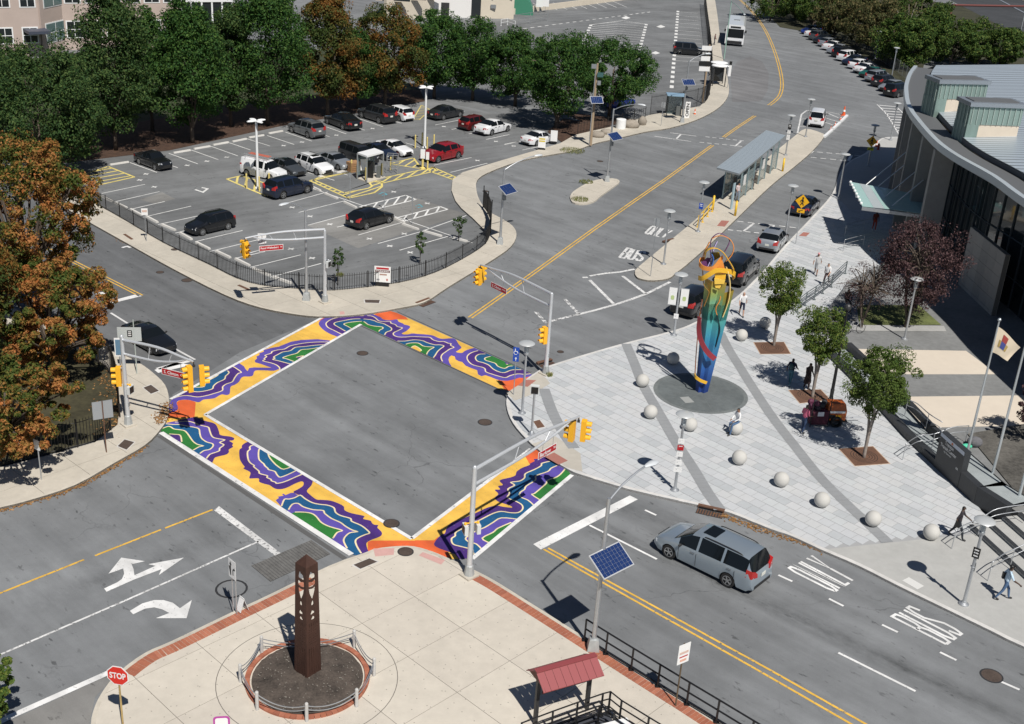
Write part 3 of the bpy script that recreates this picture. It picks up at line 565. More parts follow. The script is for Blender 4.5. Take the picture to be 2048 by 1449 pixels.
blob([SA],OA,(MD,[(2030,150),(1900,150),(1760,160),(1640,180),(1560,200),(1500,235),(1420,245),(1350,265),(1340,285),(1265,310),(1285,325),(1255,350),(1265,360),(1240,378),(1330,400),(1400,425),(1440,460),(1440,490)],[(1500,520),(2100,200)]),
     [(MD,[(2030,150),(1900,150),(1760,160),(1640,180),(1560,200),(1500,235),(1420,245),(1350,265),(1340,285),(1265,310),(1285,325),(1255,350),(1265,360),(1240,378),(1330,400),(1400,425),(1440,460),(1440,490)],[(1500,520),(2100,200)]),
      (MBl,[(1970,182),(1860,190),(1740,205),(1630,215),(1570,255),(1480,270),(1440,290),(1370,330),(1385,345),(1360,360),(1420,375),(1570,415)],[(1620,440),(2000,230)]),
      (MG,[(1910,218),(1800,235),(1700,245),(1650,285),(1560,310),(1480,340),(1530,355),(1610,385)],[(1650,400),(1940,250)]),
      (MD,[(1640,335),(1725,318),(1670,360)],[])],.011)
tz = lambda q: [(a-1686.6,b) for a,b in q]
LT = tz([(1050,385),(960,350),(880,300),(830,240),(840,200),(890,165),(1010,135),(1100,130),(1440,115),(1510,125),(1570,150),(1610,180),(1690,188),(1770,178),(1790,205),(1840,225),(1860,240),(1920,255),(1925,280),(1880,320),(1830,345),(1850,358)])
blob([SA,SB],OT,(ML,LT+[(215,358),(270,347),(330,352),(440,360),(520,372),(580,400),(640,412),(740,405),(790,420),(830,480),(862,515),(830,545),(795,570),(865,582),(900,558),(960,535),(1060,510)],
     [(1100,480),(1850,800),(1720,860),(1640,905),(1560,880),(1480,905),(1420,917),(1350,915),(1280,900),(1210,870),(1150,850),(1100,862),(1060,840),(1050,790),(980,765),(910,735),(870,690),(830,682),(790,660),(780,625),(740,612),(715,630),(705,660),(715,700),(740,740),(700,800),(-360,270),(-600,400)]),
     [(MD,tz([(1110,360),(1010,310),(940,275),(915,235),(935,205),(1000,170),(1120,145),(1240,140),(1330,135),(1450,135),(1510,160),(1550,195),(1620,205),(1690,205),(1700,225),(1750,240),(1775,265),(1835,280),(1790,310),(1730,340),(1735,370),(1790,390),(1880,390)])+[(270,385),(400,390),(480,395),(520,425),(590,445),(650,445),(700,465),(735,470),(730,490),(770,515),(720,535),(670,570),(630,600),(615,640),(640,700)],[(600,760),(-351,260),(-560,400)]),
      (MBl,tz([(1175,335),(1080,280),(1015,240),(1030,215),(1120,195),(1230,175),(1330,172),(1440,180),(1500,195),(1530,210),(1610,230),(1640,245),(1700,280),(1700,310),(1640,335),(1620,375)]),tz([(1600,400),(1335,260),(1190,350)])),
      (MG,tz([(1240,300),(1180,265),(1130,235),(1200,215),(1290,205),(1370,205),(1420,240),(1500,260),(1590,270),(1600,290),(1560,310),(1550,350)]),tz([(1500,350),(1335,260),(1250,310)]))])
blob([SB],OT,(MBl,[(90,440),(180,440),(290,425),(390,435),(450,460),(540,485),(600,485),(650,500),(600,540),(570,570),(545,610),(515,650)],[(480,700),(60,480)]),
     [(MBl,[(90,440),(180,440),(290,425),(390,435),(450,460),(540,485),(600,485),(650,500),(600,540),(570,570),(545,610),(515,650)],[(480,700),(60,480)]),
      (MG,[(175,485),(240,465),(340,465),(400,500),(470,510),(530,515),(480,545),(450,580),(440,610)],[(400,640),(150,510)]),(MY,[(255,520),(300,498),(370,540),(375,560)],[(340,590)])],.0135)
blob([SB],OT,(MD,[(1140,540),(1060,555),(980,580),(935,615),(930,655),(960,700),(1010,730),(1110,755),(1145,775),(1155,810),(1220,835),(1300,860),(1390,880),(1450,855),(1540,835),(1620,840),(1720,830)],[(1800,780),(1200,500)]),
     [(MD,[(1140,540),(1060,555),(980,580),(935,615),(930,655),(960,700),(1010,730),(1110,755),(1145,775),(1155,810),(1220,835),(1300,860),(1390,880),(1450,855),(1540,835),(1620,840),(1720,830)],[(1800,780),(1200,500)]),
      (MBl,[(1250,585),(1150,595),(1070,600),(1030,635),(1050,680),(1120,700),(1190,730),(1240,775),(1310,810),(1380,820),(1460,790),(1540,785),(1660,785)],[(1700,740),(1300,560)]),
      (MG,[(1300,615),(1210,625),(1145,645),(1150,670),(1210,690),(1270,710),(1300,745),(1380,770),(1430,745),(1500,740),(1570,745)],[(1600,720),(1350,600)]),(MD,[(1380,688),(1440,692),(1470,715),(1400,720)],[])],.011)
paint(zz([(1300,905),(1350,918),(1420,917),(1480,905),(1560,880),(1610,885),(1700,860),(1700,1000),(1440,1080),(1390,1040)],*OT),[SB],MO,.0118)
paint(zz(tz([(1510,125),(1570,150),(1610,180),(1700,188),(1770,176),(1905,180),(1800,60),(1500,60)]),*OT),[SB],MO,.0118); paint(zz(tz([(810,200),(850,190),(890,165),(1010,130),(1000,60),(820,100)]),*OT),[SA],MO,.0118)
blob([SC],OC,(MD,[(60,100),(170,100),(215,55),(245,65),(255,95),(330,95),(420,95),(490,115),(560,140),(640,160),(680,190),(710,260),(720,300),(770,315),(850,325),(895,345),(880,370),(835,375),(880,405),(870,430),(880,450),(830,480),(830,510),(800,540),(700,565),(660,580),(640,620)],[(600,700),(-100,330),(-100,150)]),
     [(ML,[(60,135),(180,150),(250,145),(330,140),(400,155),(470,185),(540,200),(585,215),(600,260),(625,320),(670,345),(780,365),(720,395),(770,425),(720,465),(715,495),(670,515),(600,540),(560,590)],[(500,640),(-100,300),(-50,170)]),
      (MBl,[(60,170),(160,180),(230,180),(330,200),(420,215),(470,235),(480,290),(500,345),(560,390),(630,410),(640,440),(600,480),(530,495),(480,530)],[(430,580),(-100,300),(-50,200)]),
      (MG,[(-10,245),(90,205),(130,210),(170,235),(250,245),(310,265),(370,345),(400,385),(450,420),(520,438),(470,450),(400,490)],[(350,540),(-60,300)]),(MD,[(110,295),(180,300),(245,312),(262,390)],[(200,400)])])
c2 = [(61,-67),(-4,-97),(-64,-77),(-99,-47),(-99,-22),(-129,8),(-124,108),(-94,168),(-64,208),(-79,228),(-9,263),(6,288),(-9,343),(26,348),(106,348),(111,388),(176,413),(236,428),(296,468),(366,478),(446,458),(536,413),(616,383),(646,398),(636,438),(576,478),(525,505),(540,525),(590,545)]
rb = [(1420,1210),(1400,1140),(1420,1110),(1470,1085),(1560,1050),(1590,1020),(1580,985),(1535,940),(1545,910),(1500,905),(1470,885),(1450,855),(1365,835),(1380,805),(1340,790),(1220,765),(1140,730),(1130,685),(1060,645),(970,615),(870,605),(800,600),(720,540),(685,495),(740,430),(755,370),(720,320)]
blob([SC],O5,(MD,c2,[(420,640),(360,720),(1250,1330),(1430,1230)]+smooth(rb,3)+[(640,230),(100,-110)]),[])
k4 = lambda q: [(a-1084.2,b-481.9) for a,b in q]
L2 = k4([(1170,425),(1100,435),(1080,460),(1085,480),(1055,510),(1060,590),(1085,640),(1135,675),(1130,690),(1190,740),(1200,770),(1270,790),(1295,800),(1290,820),(1335,840),(1345,860),(1390,875),(1410,890),(1500,870),(1640,810),(1760,760)])
blob([SC],O5,(ML,L2,k4([(1800,720),(1250,400)])),[(ML,L2,k4([(1800,720),(1250,400)])),
      (MBl,k4([(1225,455),(1190,490),(1190,590),(1220,630),(1250,655),(1265,680),(1300,710),(1310,725),(1380,745),(1400,770),(1420,800),(1455,815),(1560,775),(1680,715)]),k4([(1720,680),(1300,440)])),
      (MG,k4([(1295,495),(1315,570),(1370,640),(1420,685),(1490,720),(1610,680)]),k4([(1640,650),(1340,480)]))],.011)
B3 = [(380,680),(415,600),(470,597),(540,580),(605,550),(660,590),(750,640),(840,660),(930,670),(1010,700),(1030,755),(1090,795),(1210,830),(1225,865),(1330,910),(1400,960),(1440,1005),(1390,1025),(1310,1060),(1270,1100),(1290,1170),(1340,1250)]
paint(zz([(530,520),(490,522),(430,548),(400,530),(385,538),(405,555),(330,568),(350,580),(310,610),(370,680),(420,650),(605,555),(560,540)],*O5),[SC],ML,.0095)
blob([SC],O5,(MBl,B3,[(1200,1330),(360,740)]),[(MBl,B3,[(1200,1330),(360,740)]),
      (ML,[(465,725),(510,660),(580,650),(640,690),(760,725),(880,735),(900,770),(980,830),(1090,880),(1150,925),(1230,970),(1290,990),(1200,1005),(1140,1060),(1130,1110),(1170,1190)],[(1100,1230),(420,760)]),
      (MG,[(540,755),(640,755),(740,770),(800,810),(860,880),(960,930),(1110,975),(1050,1000),(1000,1070)],[(950,1100),(500,770)])],.011)
paint(zz([(1420,1110),(1470,1095),(1800,1095),(2060,1096),(2060,1260),(1420,1260)],*O5),[SC,SD],MO,.0078); paint(zz([(60,1212),(290,1212),(340,1170),(330,1300),(450,1345),(500,1420),(60,1420)],*OD),[SD],MO,.0074)
blob([SD],OD,(MD,[(1670,220),(1600,205),(1540,230),(1490,235),(1500,260),(1445,285),(1440,305),(1350,340),(1285,385),(1270,430),(1210,455),(1080,490),(1120,545),(1060,560),(1085,600),(1020,605),(1065,655),(1020,700),(1060,745),(1130,770),(1215,800),(1225,820),(1130,810),(1040,795),(930,820),(800,880),(640,950),(500,1000),(440,1070),(420,1130),(370,1150),(290,1250),(330,1300),(450,1345),(540,1380)],[(640,1500),(800,1480),(2000,420),(1800,250)]),
     [(MBl,[(1700,258),(1590,285),(1580,315),(1500,360),(1390,410),(1380,460),(1320,500),(1215,515),(1260,550),(1180,595),(1200,650),(1175,700),(1290,750),(1350,790),(1355,840),(1300,880),(1200,880),(1100,865),(1000,890),(860,960),(760,1010),(560,1110),(545,1160),(500,1195),(520,1260),(620,1290),(740,1330),(790,1440)],[(900,1450),(2000,420),(1850,300)]),
      (ML,[(1780,310),(1700,345),(1660,385),(1520,435),(1510,490),(1400,560),(1380,600),(1325,640),(1330,690),(1420,730),(1490,790)],[(1560,820),(2000,440),(1850,320)]),
      (MG,[(1870,350),(1830,400),(1770,450),(1660,490),(1640,530),(1590,575),(1500,650),(1470,665),(1570,730)],[(1620,730),(2000,450)])])
blob([SD],OD,(ML,[(1290,960),(1100,945),(1000,1000),(900,1060),(800,1100),(700,1160),(670,1200),(720,1240),(800,1260),(870,1330)],[(920,1350),(1350,960)]),
     [(ML,[(1290,960),(1100,945),(1000,1000),(900,1060),(800,1100),(700,1160),(670,1200),(720,1240),(800,1260),(870,1330)],[(920,1350),(1350,960)]),
      (MG,[(1220,1000),(1060,1070),(1000,1120),(870,1190),(950,1245)],[(1000,1240),(1260,1010)])],.0155)
paint(zz([(1440,100),(1380,185),(1440,292),(1500,260),(1490,235),(1540,230),(1600,205),(1700,200),(1520,60)],*OD),[SD],MO,.0095)
for a,b,w in (((341,799.5),(650,633),.2),((410,830.5),(722,649.5),.2),((322,866),(703,1110.5),.28),((410,830),(824,1079),.2),((824,1078),(1010,937),.2),((944,1119),(1144,951),.22)):
    line([a,b],w,WHITE,mural,'crosswalk_line',.0235)
line([(1010,937),(1060,898)],.12,WORN,mural,'crosswalk_line',.0235)
line([(721,652),(1001,781)],.05,mat('dark_seam',(.1,.1,.1),.9),mural,'crosswalk_seam',.0235); line([(794,624),(1062,746)],.04,_MC['dark_seam'],mural,'crosswalk_seam',.0235)
line([(318,872),(690,1118)],.24,mat('asphalt_seal',(.1,.1,.1),.9),mural,'crosswalk_seam',.005)
# ------------------------------------------------------------------ lettering and signs
def frame(c,az,tilt=0.):
    n = Vector((math.cos(az)*math.cos(tilt),math.sin(az)*math.cos(tilt),math.sin(tilt))); x = Vector((-math.sin(az),math.cos(az),0)); y = n.cross(x)
    return Matrix(((x.x,y.x,n.x,c[0]),(x.y,y.y,n.y,c[1]),(x.z,y.z,n.z,c[2]),(0,0,0,1)))
def text_mesh(txt,h,w,m,bold=.0):
    cu = bpy.data.curves.new('lettering','FONT'); cu.body = txt; cu.size = 1; cu.align_x = 'CENTER'; cu.align_y = 'CENTER'; cu.offset = bold; cu.resolution_u = 3
    ob = bpy.data.objects.new('lettering',cu); col.objects.link(ob); dg = bpy.context.evaluated_depsgraph_get(); me = bpy.data.meshes.new_from_object(ob.evaluated_get(dg))
    bpy.data.objects.remove(ob); bpy.data.curves.remove(cu); vs = [v.co for v in me.vertices]
    if vs:
        x0,x1 = min(v.x for v in vs),max(v.x for v in vs); y0,y1 = min(v.y for v in vs),max(v.y for v in vs)
        for v in me.vertices: v.co = ((v.co.x-(x0+x1)/2)*w/max(1e-6,x1-x0),(v.co.y-(y0+y1)/2)*h/max(1e-6,y1-y0),0)
    me.materials.clear(); me.materials.append(m); return me
def place(me,name,parent,M,pinv=None):
    o = bpy.data.objects.new(name,me); col.objects.link(o)
    if parent: o.parent = parent
    o.matrix_local = M; return o
SIGNRED = mat('sign_red',srgb(176,26,34),.5); SIGNWHITE = mat('sign_white',(.80,.80,.79),.5); SIGNBACK = mat('sign_back',(.42,.44,.45),.5,.4); SIGNBLACK = mat('sign_black',(.012,.012,.012),.5)
SIGNYEL = mat('sign_yellow',srgb(236,178,24),.5); SIGNLIME = mat('sign_lime',srgb(200,205,30),.5); SIGNBLUE = mat('sign_blue',srgb(28,72,168),.5); SIGYEL = mat('signal_yellow',srgb(240,178,42),.5)
def plate(parent,M,w,h,m,name='sign_panel',r=0.,t=.012,back=SIGNBACK):
    """thin plate in the frame M (front face on +z)"""
    p = [(-w/2,-h/2),(w/2,-h/2),(w/2,h/2),(-w/2,h/2)]
    if r: p = [(x+(r if x < 0 else -r)*(1-math.cos(a)) if 0 else x,y) for x,y in p for a in (0,)]
    mb = MB(); mb.mat(0).prism(p,-t,0); mb.mat(1).box((0,0,-t-.003),(w*.99,h*.99,.004)); o = mb.build(name,[m,back],parent); o.matrix_local = M; return o
def off(M,dx=0,dy=0,dz=0): return M @ Matrix.Translation((dx,dy,dz))
def rounded(w,h,r,n=4):
    pts = []
    for cx,cy,a0 in ((w/2-r,h/2-r,0),(-w/2+r,h/2-r,90),(-w/2+r,-h/2+r,180),(w/2-r,-h/2+r,270)):
        pts += [(cx+r*math.cos(R(a0+90*k/n)),cy+r*math.sin(R(a0+90*k/n))) for k in range(n+1)]
    return pts
def cutout(parent,M,poly,m,name,t=.004): o = MB().prism(poly,-t,0).build(name,m,parent); o.matrix_local = M; return o
def local(root): return root.matrix_world
def post_sign(name,label,base,h,az,w,hh,m,txt=(),group=None,post=STEEL,r=.03,z=.13,cat='sign',stripes=()):
    b = P(*base,z); t = thing(name,label,cat,b,0,group); MB().tube([(0,0,0),(0,0,h)],r,6).build('post',post,t)
    M = frame((math.cos(az)*.045,math.sin(az)*.045,h-hh/2),az); pl = plate(t,M,w,hh,m)
    for s,dy,th,tw,tm in txt: place(text_mesh(s,th,tw,tm,.015),'lettering',t,off(M,0,dy,.004))
    for dy,th,sw,tm in stripes: cutout(t,off(M,0,dy,.006),[(-sw/2,-th/2),(sw/2,-th/2),(sw/2,th/2),(-sw/2,th/2)],tm,'printed_band')
    return t

# ------------------------------------------------------------------ disc-topped lamps
def disc_lamp_meshes():
    d = {}
    d['pole'] = MB().tube([(0,0,0),(0,0,3.52)],[.075,.06],10).mesh('pole',STEEL,40)
    d['base_flange'] = MB().lathe([(.22,0),(.22,.05),(.1,.12),(.085,.2)],n=12).mesh('base_flange',STEEL,40)
    g = MB().lathe([(.11,3.5),(.13,3.55),(.13,3.62)],n=12)
    for k in range(6): a = k*math.pi/3; g.tube([(.12*math.cos(a),.12*math.sin(a),3.6),(.12*math.cos(a),.12*math.sin(a),4.1)],.012,4)
    d['lantern_cage'] = g.mesh('lantern_cage',STEEL,40)
    d['lamp_glass'] = MB().lathe([(.075,3.62),(.085,3.7),(.085,3.98),(.06,4.06)],n=10).mesh('lamp_glass',mat('lamp_glass',(.55,.6,.6),.15,0,spec=.8),40)
    d['disc_shade'] = MB().lathe([(.02,4.08),(.40,4.12),(.44,4.15),(.40,4.19),(.22,4.235),(.02,4.25)],n=20).mesh('disc_shade',mat('shade_grey',(.58,.60,.60),.35,.3),40)
    return d
_DL = disc_lamp_meshes()
def disc_lamp(px,label,z=.13,dark=False):
    t = thing('disc_lamp',label,'street lamp',P(*px,z),random.uniform(0,6),'disc topped lamps around the transit plaza')
    for k,me in _DL.items(): o = bpy.data.objects.new(k,me); col.objects.link(o); o.parent = t
    return t
for px,l in (((1044,827),'disc topped lamp beside the painted crosswalk at the plaza corner'),((1349.5,981),'disc topped lamp with stacked bus signs near the plaza kerb'),((1347.6,671),'disc topped lamp carrying two white banners beside a black car'),
              ((1327,529),'disc topped lamp near the rounded tip of the bus island'),((1396,464),'disc topped lamp beside the yellow railing of the bus island'),((1571,311),'disc topped lamp with stacked signs behind the bus shelter'),
              ((1611,274),'disc topped lamp at the far end of the bus island by white car'),((1927,1209),'disc topped lamp with black route sign on the grey footway near walkers'),((1676,398),'disc topped lamp beside the shaded footway near the canopy'),
              ((1571,470),'disc topped lamp next to the near yellow crossing sign'),((1736,332),'dark disc topped lamp next to the far yellow crossing sign'),((1783,155),'disc topped lamp behind the nearer parked cars of the row'),((1750,118),'disc topped lamp behind the middle of the parked car row'),((1781,281),'disc topped lamp beside the white striped gore by the building')):
    disc_lamp(px,l,.13)
dl9 = disc_lamp((1809,679),'disc topped lamp standing on the dark paving band of the terrace',.6)
def lamp_sign(px,zc,w,h,az,m,name,parent_lamp=None,txt=None,label=None,cat='sign',group=None,tm=SIGNWHITE,bars=0,off_=.09):
    b = P(*px,.13); M = frame((math.cos(az)*off_,math.sin(az)*off_,zc),az); t = thing(name,label,cat,b,0,group); plate(t,M,w,h,m)
    if txt: place(text_mesh(txt,h*.4,w*.7,tm,.02),'lettering',t,off(M,0,0,.004))
    for k in range(bars): cutout(t,off(M,0,h*(.28-.28*k),.006),[(-w*.3,-h*.06),(w*.3,-h*.06),(w*.3,h*.06),(-w*.3,h*.06)],SIGNWHITE,'printed_band')
    MB().box((0,0,zc),(.17,.17,.05)).build('clamp',STEEL,t)
    return t
CAMAZ = R(-100)
lamp_sign((1927,1209),2.62,.30,.5,R(-125),SIGNBLACK,'route_sign',label='black route sign with white bars on the lamp near the walkers',bars=3); lamp_sign((1927,1209),1.9,.12,.42,R(-15),SIGNBACK,'notice_plate',label='narrow grey notice plate low on the lamp near the walkers')
for k,(zc,m,l) in enumerate(((2.75,SIGNWHITE,'uppermost white bus sign on the lamp near the plaza kerb'),(2.4,SIGNRED,'red and white bus sign under the uppermost sign on the kerbside lamp'),(2.05,SIGNWHITE,'middle white bus sign on the lamp near the plaza kerb'),(1.6,SIGNWHITE,'white bus sign second from below on the kerbside lamp'),(1.2,SIGNWHITE,'lowest and widest white bus sign on the lamp near the plaza kerb'))):
    lamp_sign((1349.5,981),zc,.3 if k < 4 else .4,.28,R(-95),m,'bus_sign',label=l,bars=1,group='bus signs stacked on one lamp')
for s,l in ((-1,'white banner on the street side of the lamp beside the black car'),(1,'white banner on the sculpture side of the lamp beside the black car')):
    az = R(-100); b = P(1347.6,671,.13); t = thing('lamp_banner',l,'banner',b,0,'banners on one lamp'); ax = Vector((-math.sin(az),math.cos(az),0))
    M = frame(ax*s*.37+Vector((0,0,2.65)),az); plate(t,M,.5,1.15,SIGNWHITE,'banner_cloth',back=SIGNWHITE); MB().tube([(0,0,3.25),ax*s*.64+Vector((0,0,3.25))],.015,5).build('upper_arm',STEEL,t); MB().tube([(0,0,2.05),ax*s*.64+Vector((0,0,2.05))],.015,5).build('lower_arm',STEEL,t)
    cutout(t,off(M,0,-.1,.006),rounded(.22,.3,.08),mat('banner_print',(.45,.55,.25),.7),'printed_emblem')
lamp_sign((1347.6,671),1.35,.3,.34,R(-100),SIGNWHITE,'notice_box',label='small white notice box on the lamp with two banners',bars=1)
for px,zc,l in (((1571,311),3.0,'black route sign on the lamp behind the bus shelter'),((1396,464),2.2,'blue bus sign on the lamp beside the yellow railing')): lamp_sign(px,zc,.34,.5,R(-110),SIGNBLACK if zc > 2.5 else SIGNBLUE,'route_sign',label=l,bars=2)
for zc,h,l in ((2.45,.35,'upper white sign on the lamp behind the bus shelter'),(1.9,.55,'lower tall white sign on the lamp behind the bus shelter')): lamp_sign((1571,311),zc,.34,h,R(-110),SIGNWHITE,'bus_sign',label=l,bars=1)

# ------------------------------------------------------------------ traffic signals on mast arms
def head_mesh(n):
    h = .34*n; g = MB(); g.mat(0).box((0,0,0),(.24,.34,h)); g.mat(1)
    for k in range(n):
        z = h/2-.17-.34*k; g.mat(0)
        ring = [[(x,.135*math.cos(a)*s,z+.135*math.sin(a)*s) for a in [R(-20+220*i/10) for i in range(11)]] for x,s in ((.12,1),(.36,.95))]; g.loft(ring,cap=False,closed=False)
        g.mat(1).add([(.124,.12*math.cos(2*math.pi*i/12),z+.12*math.sin(2*math.pi*i/12)) for i in range(12)],[tuple(range(12))])
    return g.mesh('signal_head',[SIGYEL,mat('lens_dark',(.02,.018,.02),.2)],40)
_HM = {n: head_mesh(n) for n in (3,4)}
def mast(label,base,top_y,uy,ly,tip,signtxt,sign_t,faces,n=(3,3),ped=(),side=None,sgn_w=1.5,z=.13,pole_m=mat('signal_pole',(.66,.68,.70),.4,.45,var=.08,vscale=4),sign_off=0.):
    b = P(*base,z); h = HT(*base,top_y,z); t = thing('traffic_signal',label,'traffic signal',b)
    MB().box((0,0,.04),(.62,.62,.08),R(45)).build('footing',CONC,t); MB().loft([[( .23*math.cos(a),.23*math.sin(a),.08) for a in [R(45*k) for k in range(8)]],[(.17*math.cos(a),.17*math.sin(a),.52) for a in [R(45*k) for k in range(8)]],[(.12*math.cos(a),.12*math.sin(a),.55) for a in [R(45*k) for k in range(8)]]]).build('base_cover',mat('base_cast',(.45,.47,.47),.55,.4,var=.2,vscale=6),t)
    MB().tube([(0,0,.5),(0,0,h)],[.125,.1],10).sphere((0,0,h),.09,8,6).build('pole',pole_m,t,40)
    zu,zl = HT(*base,uy,z),HT(*base,ly,z); zt = (zu*.65+zl*.35); T = P(*tip,z+zt)-b; T.z = zt
    d = T.copy(); d.z = 0
    up_pts = smooth([(0,0,zu),tuple(d*.5+Vector((0,0,zu*.985+zt*.015+.05))),tuple(d*.82+Vector((0,0,zt+.12))),tuple(T)],5); lo_pts = smooth([(0,0,zl),tuple(d*.45+Vector((0,0,zl+.03))),tuple(d*.76+Vector((0,0,zl*.4+zt*.6-.02))),tuple(d*.9+Vector((0,0,zt+.02)))],5)
    MB().tube(up_pts,[.085-.0022*i for i in range(len(up_pts))],8).build('upper_arm',pole_m,t,40); MB().tube(lo_pts,[.075-.002*i for i in range(len(lo_pts))],8).build('lower_arm',pole_m,t,40)
    for k in (4,8): MB().tube([up_pts[k],lo_pts[k]],.025,6).build('arm_strut',pole_m,t)
    for k,(az,sh) in enumerate(faces):
        o = place(_HM[n[k]],'signal_head',t,Matrix.Translation(T+Vector((math.cos(az)*.2+d.normalized().x*sh,math.sin(az)*.2+d.normalized().y*sh,-.34*n[k]/2-.2))) @ Matrix.Rotation(az,4,'Z'))
    MB().tube([T,T-Vector((0,0,.2))],.03,6).box(T-Vector((0,0,.22)),(.12,.12,.1)).build('signal_hanger',DARKMET,t)
    if signtxt:
        u = d.normalized(); flipd = sign_t < 0; st = abs(sign_t); c = d*st; c.z = zl-.42+sign_off; rt = -u if flipd else u; az = math.atan2(rt.y,rt.x)-math.pi/2; M = frame(c,az)
        plate(t,M,sgn_w,.36,SIGNWHITE,'street_sign',back=SIGNRED); cutout(t,off(M,0,0,.005),rounded(sgn_w-.06,.30,.02),SIGNRED,'sign_field')
        for tx,dx,tw,th in signtxt: place(text_mesh(tx,th,tw,SIGNWHITE,.02),'lettering',t,off(M,dx,0 if th > .12 else .03,.008))
        for s in (-.35,.35): MB().tube([c+rt*s*sgn_w*.8+Vector((0,0,.17)),c+rt*s*sgn_w*.8+Vector((0,0,.62))],.014,5).build('sign_hanger',STEEL,t)
    for zc,az in ped:
        o = Vector((math.cos(az)*.1,math.sin(az)*.1,0)); sd = Vector((-math.sin(az),math.cos(az),0))
        MB().box(Vector((math.cos(az)*.27,math.sin(az)*.27,zc)),(.16,.42,.42),az).build('pedestrian_signal',mat('signal_housing',(.62,.64,.63),.5),t); MB().box(Vector((math.cos(az)*.353,math.sin(az)*.353,zc)),(.012,.34,.34),az).build('signal_window',SIGNBLACK,t)
        MB().tube([(0,0,zc+.27),(math.cos(az)*.27,math.sin(az)*.27,zc+.27)],.03,6).sphere((math.cos(az)*.27,math.sin(az)*.27,zc+.26),.07,8,6).build('signal_bracket',SIGYEL if zc < 2.6 else STEEL,t)
    if side:
        zc,az = side; place(_HM[3],'signal_head',t,Matrix.Translation((math.cos(az)*.28,math.sin(az)*.28,zc)) @ Matrix.Rotation(az,4,'Z'))
        for dz in (-.45,.45): MB().tube([(0,0,zc+dz),(math.cos(az)*.2,math.sin(az)*.2,zc+dz)],.025,6).build('signal_bracket',STEEL,t)
    MB().box((.1,-.02,1.2),(.1,.12,.2)).build('push_button',GREYMET,t)
    return t
mast('traffic signal on the parking lot corner with mast arm over the back street',(650,605),462,459,475,(490,477),[('Raoul Wallenberg',-.1,1.15,.17),('Av',.63,.12,.1)],-.68,[(R(139),-.1),(R(-41),.1)],ped=[(2.7,R(-20))],sgn_w=1.55)
_sg1 = thing('lane_sign','blank white sign plate on the mast arm over the back street','sign',P(650,605,.13)); _b = P(650,605,.13); _T = P(524,474,.13+4.7)-_b
plate(_sg1,frame((_T.x,_T.y,4.55),R(-75)),.52,.75,SIGNWHITE); MB().tube([(_T.x,_T.y,4.9),(_T.x,_T.y,4.3)],.02,5).build('clamp',STEEL,_sg1)
mast('traffic signal with mast arm beside the plaza corner and blue parking sign',(1091,748),588,588,613,(961,530),[('S. Clinton',-.18,.85,.17),('Ave',.5,.3,.1)],-.72,[(R(228),-.1),(R(48),.1)],side=(2.5,R(210)))
mast('traffic signal on the tree-shaded corner with four lamp head on its arm',(257,850),673,680,708,(387,724),[('S. Clinton',-.18,.85,.17),('Ave',.5,.3,.1)],.72,[(R(215),-.05),(R(20),.2)],n=(4,3),side=(2.75,R(190)),ped=[(2.05,R(-15))])
mast('nearest traffic signal, its mast arm reaching over the crosswalk to the plaza',(938,1152),935,939,970,(1158,834),[('Barlow',-.16,.82,.2),('St',.53,.18,.11)],.69,[(R(160),-.12),(R(-10),.12)],ped=[(2.35,R(200)),(2.35,R(20))],sgn_w=1.35)

# ------------------------------------------------------------------ street lights, some with solar panels
SOLAR = bpy.data.materials.new('solar_cells'); SOLAR.use_nodes = True; _b = SOLAR.node_tree.nodes['Principled BSDF']; _b.inputs['Base Color'].default_value = (.015,.035,.12,1); _b.inputs['Roughness'].default_value = .18; _b.inputs['Coat Weight'].default_value = .6
_cell = {}
def solar(t,c,az,tilt,w,h,nx=9,ny=6):
    M = frame(c,az,tilt); plate(t,M,w,h,mat('panel_frame',(.62,.63,.64),.4,.4),'panel_frame',t=.04); key = (round(w,2),round(h,2),nx,ny)
    if key not in _cell: _cell[key] = MB().box((0,0,0),(w/nx*.93-.004,h/ny*.93-.004,.004)).mesh('solar_cell',SOLAR)
    for i in range(nx):
        for j in range(ny): place(_cell[key],'solar_cell',t,M @ Matrix.Translation(((i+.5)*(w-.08)/nx-(w-.08)/2,(j+.5)*(h-.08)/ny-(h-.08)/2,.003)))
    return M
def cobra(t,pts,m,r=.04):
    """curved arm and lamp head; pts from pole top to head tip"""
    q = smooth(pts,5); MB().tube(q,[r*1.15]+[r]*(len(q)-1),8).build('lamp_arm',m,t,40); a,b = Vector(q[-2]),Vector(q[-1]); d = (b-a); d.z = 0; d.normalize(); s = Vector((-d.y,d.x,0)); rings = []
    for u,w,zt,zb in ((-.05,.05,.04,-.03),(.12,.11,.07,-.04),(.38,.17,.09,-.09),(.6,.13,.06,-.1),(.72,.04,.0,-.06)):
        c = b+d*u; rings.append([c+s*w*math.cos(k)+Vector((0,0,(zt if math.sin(k) > 0 else -zb)*math.sin(k))) for k in [2*math.pi*i/10 for i in range(10)]])
    MB().loft(rings).build('lamp_head',mat('lamp_head_paint',(.66,.69,.71),.4,.2),t,50)
SUNAZ = math.atan2(sun_to.y,sun_to.x)
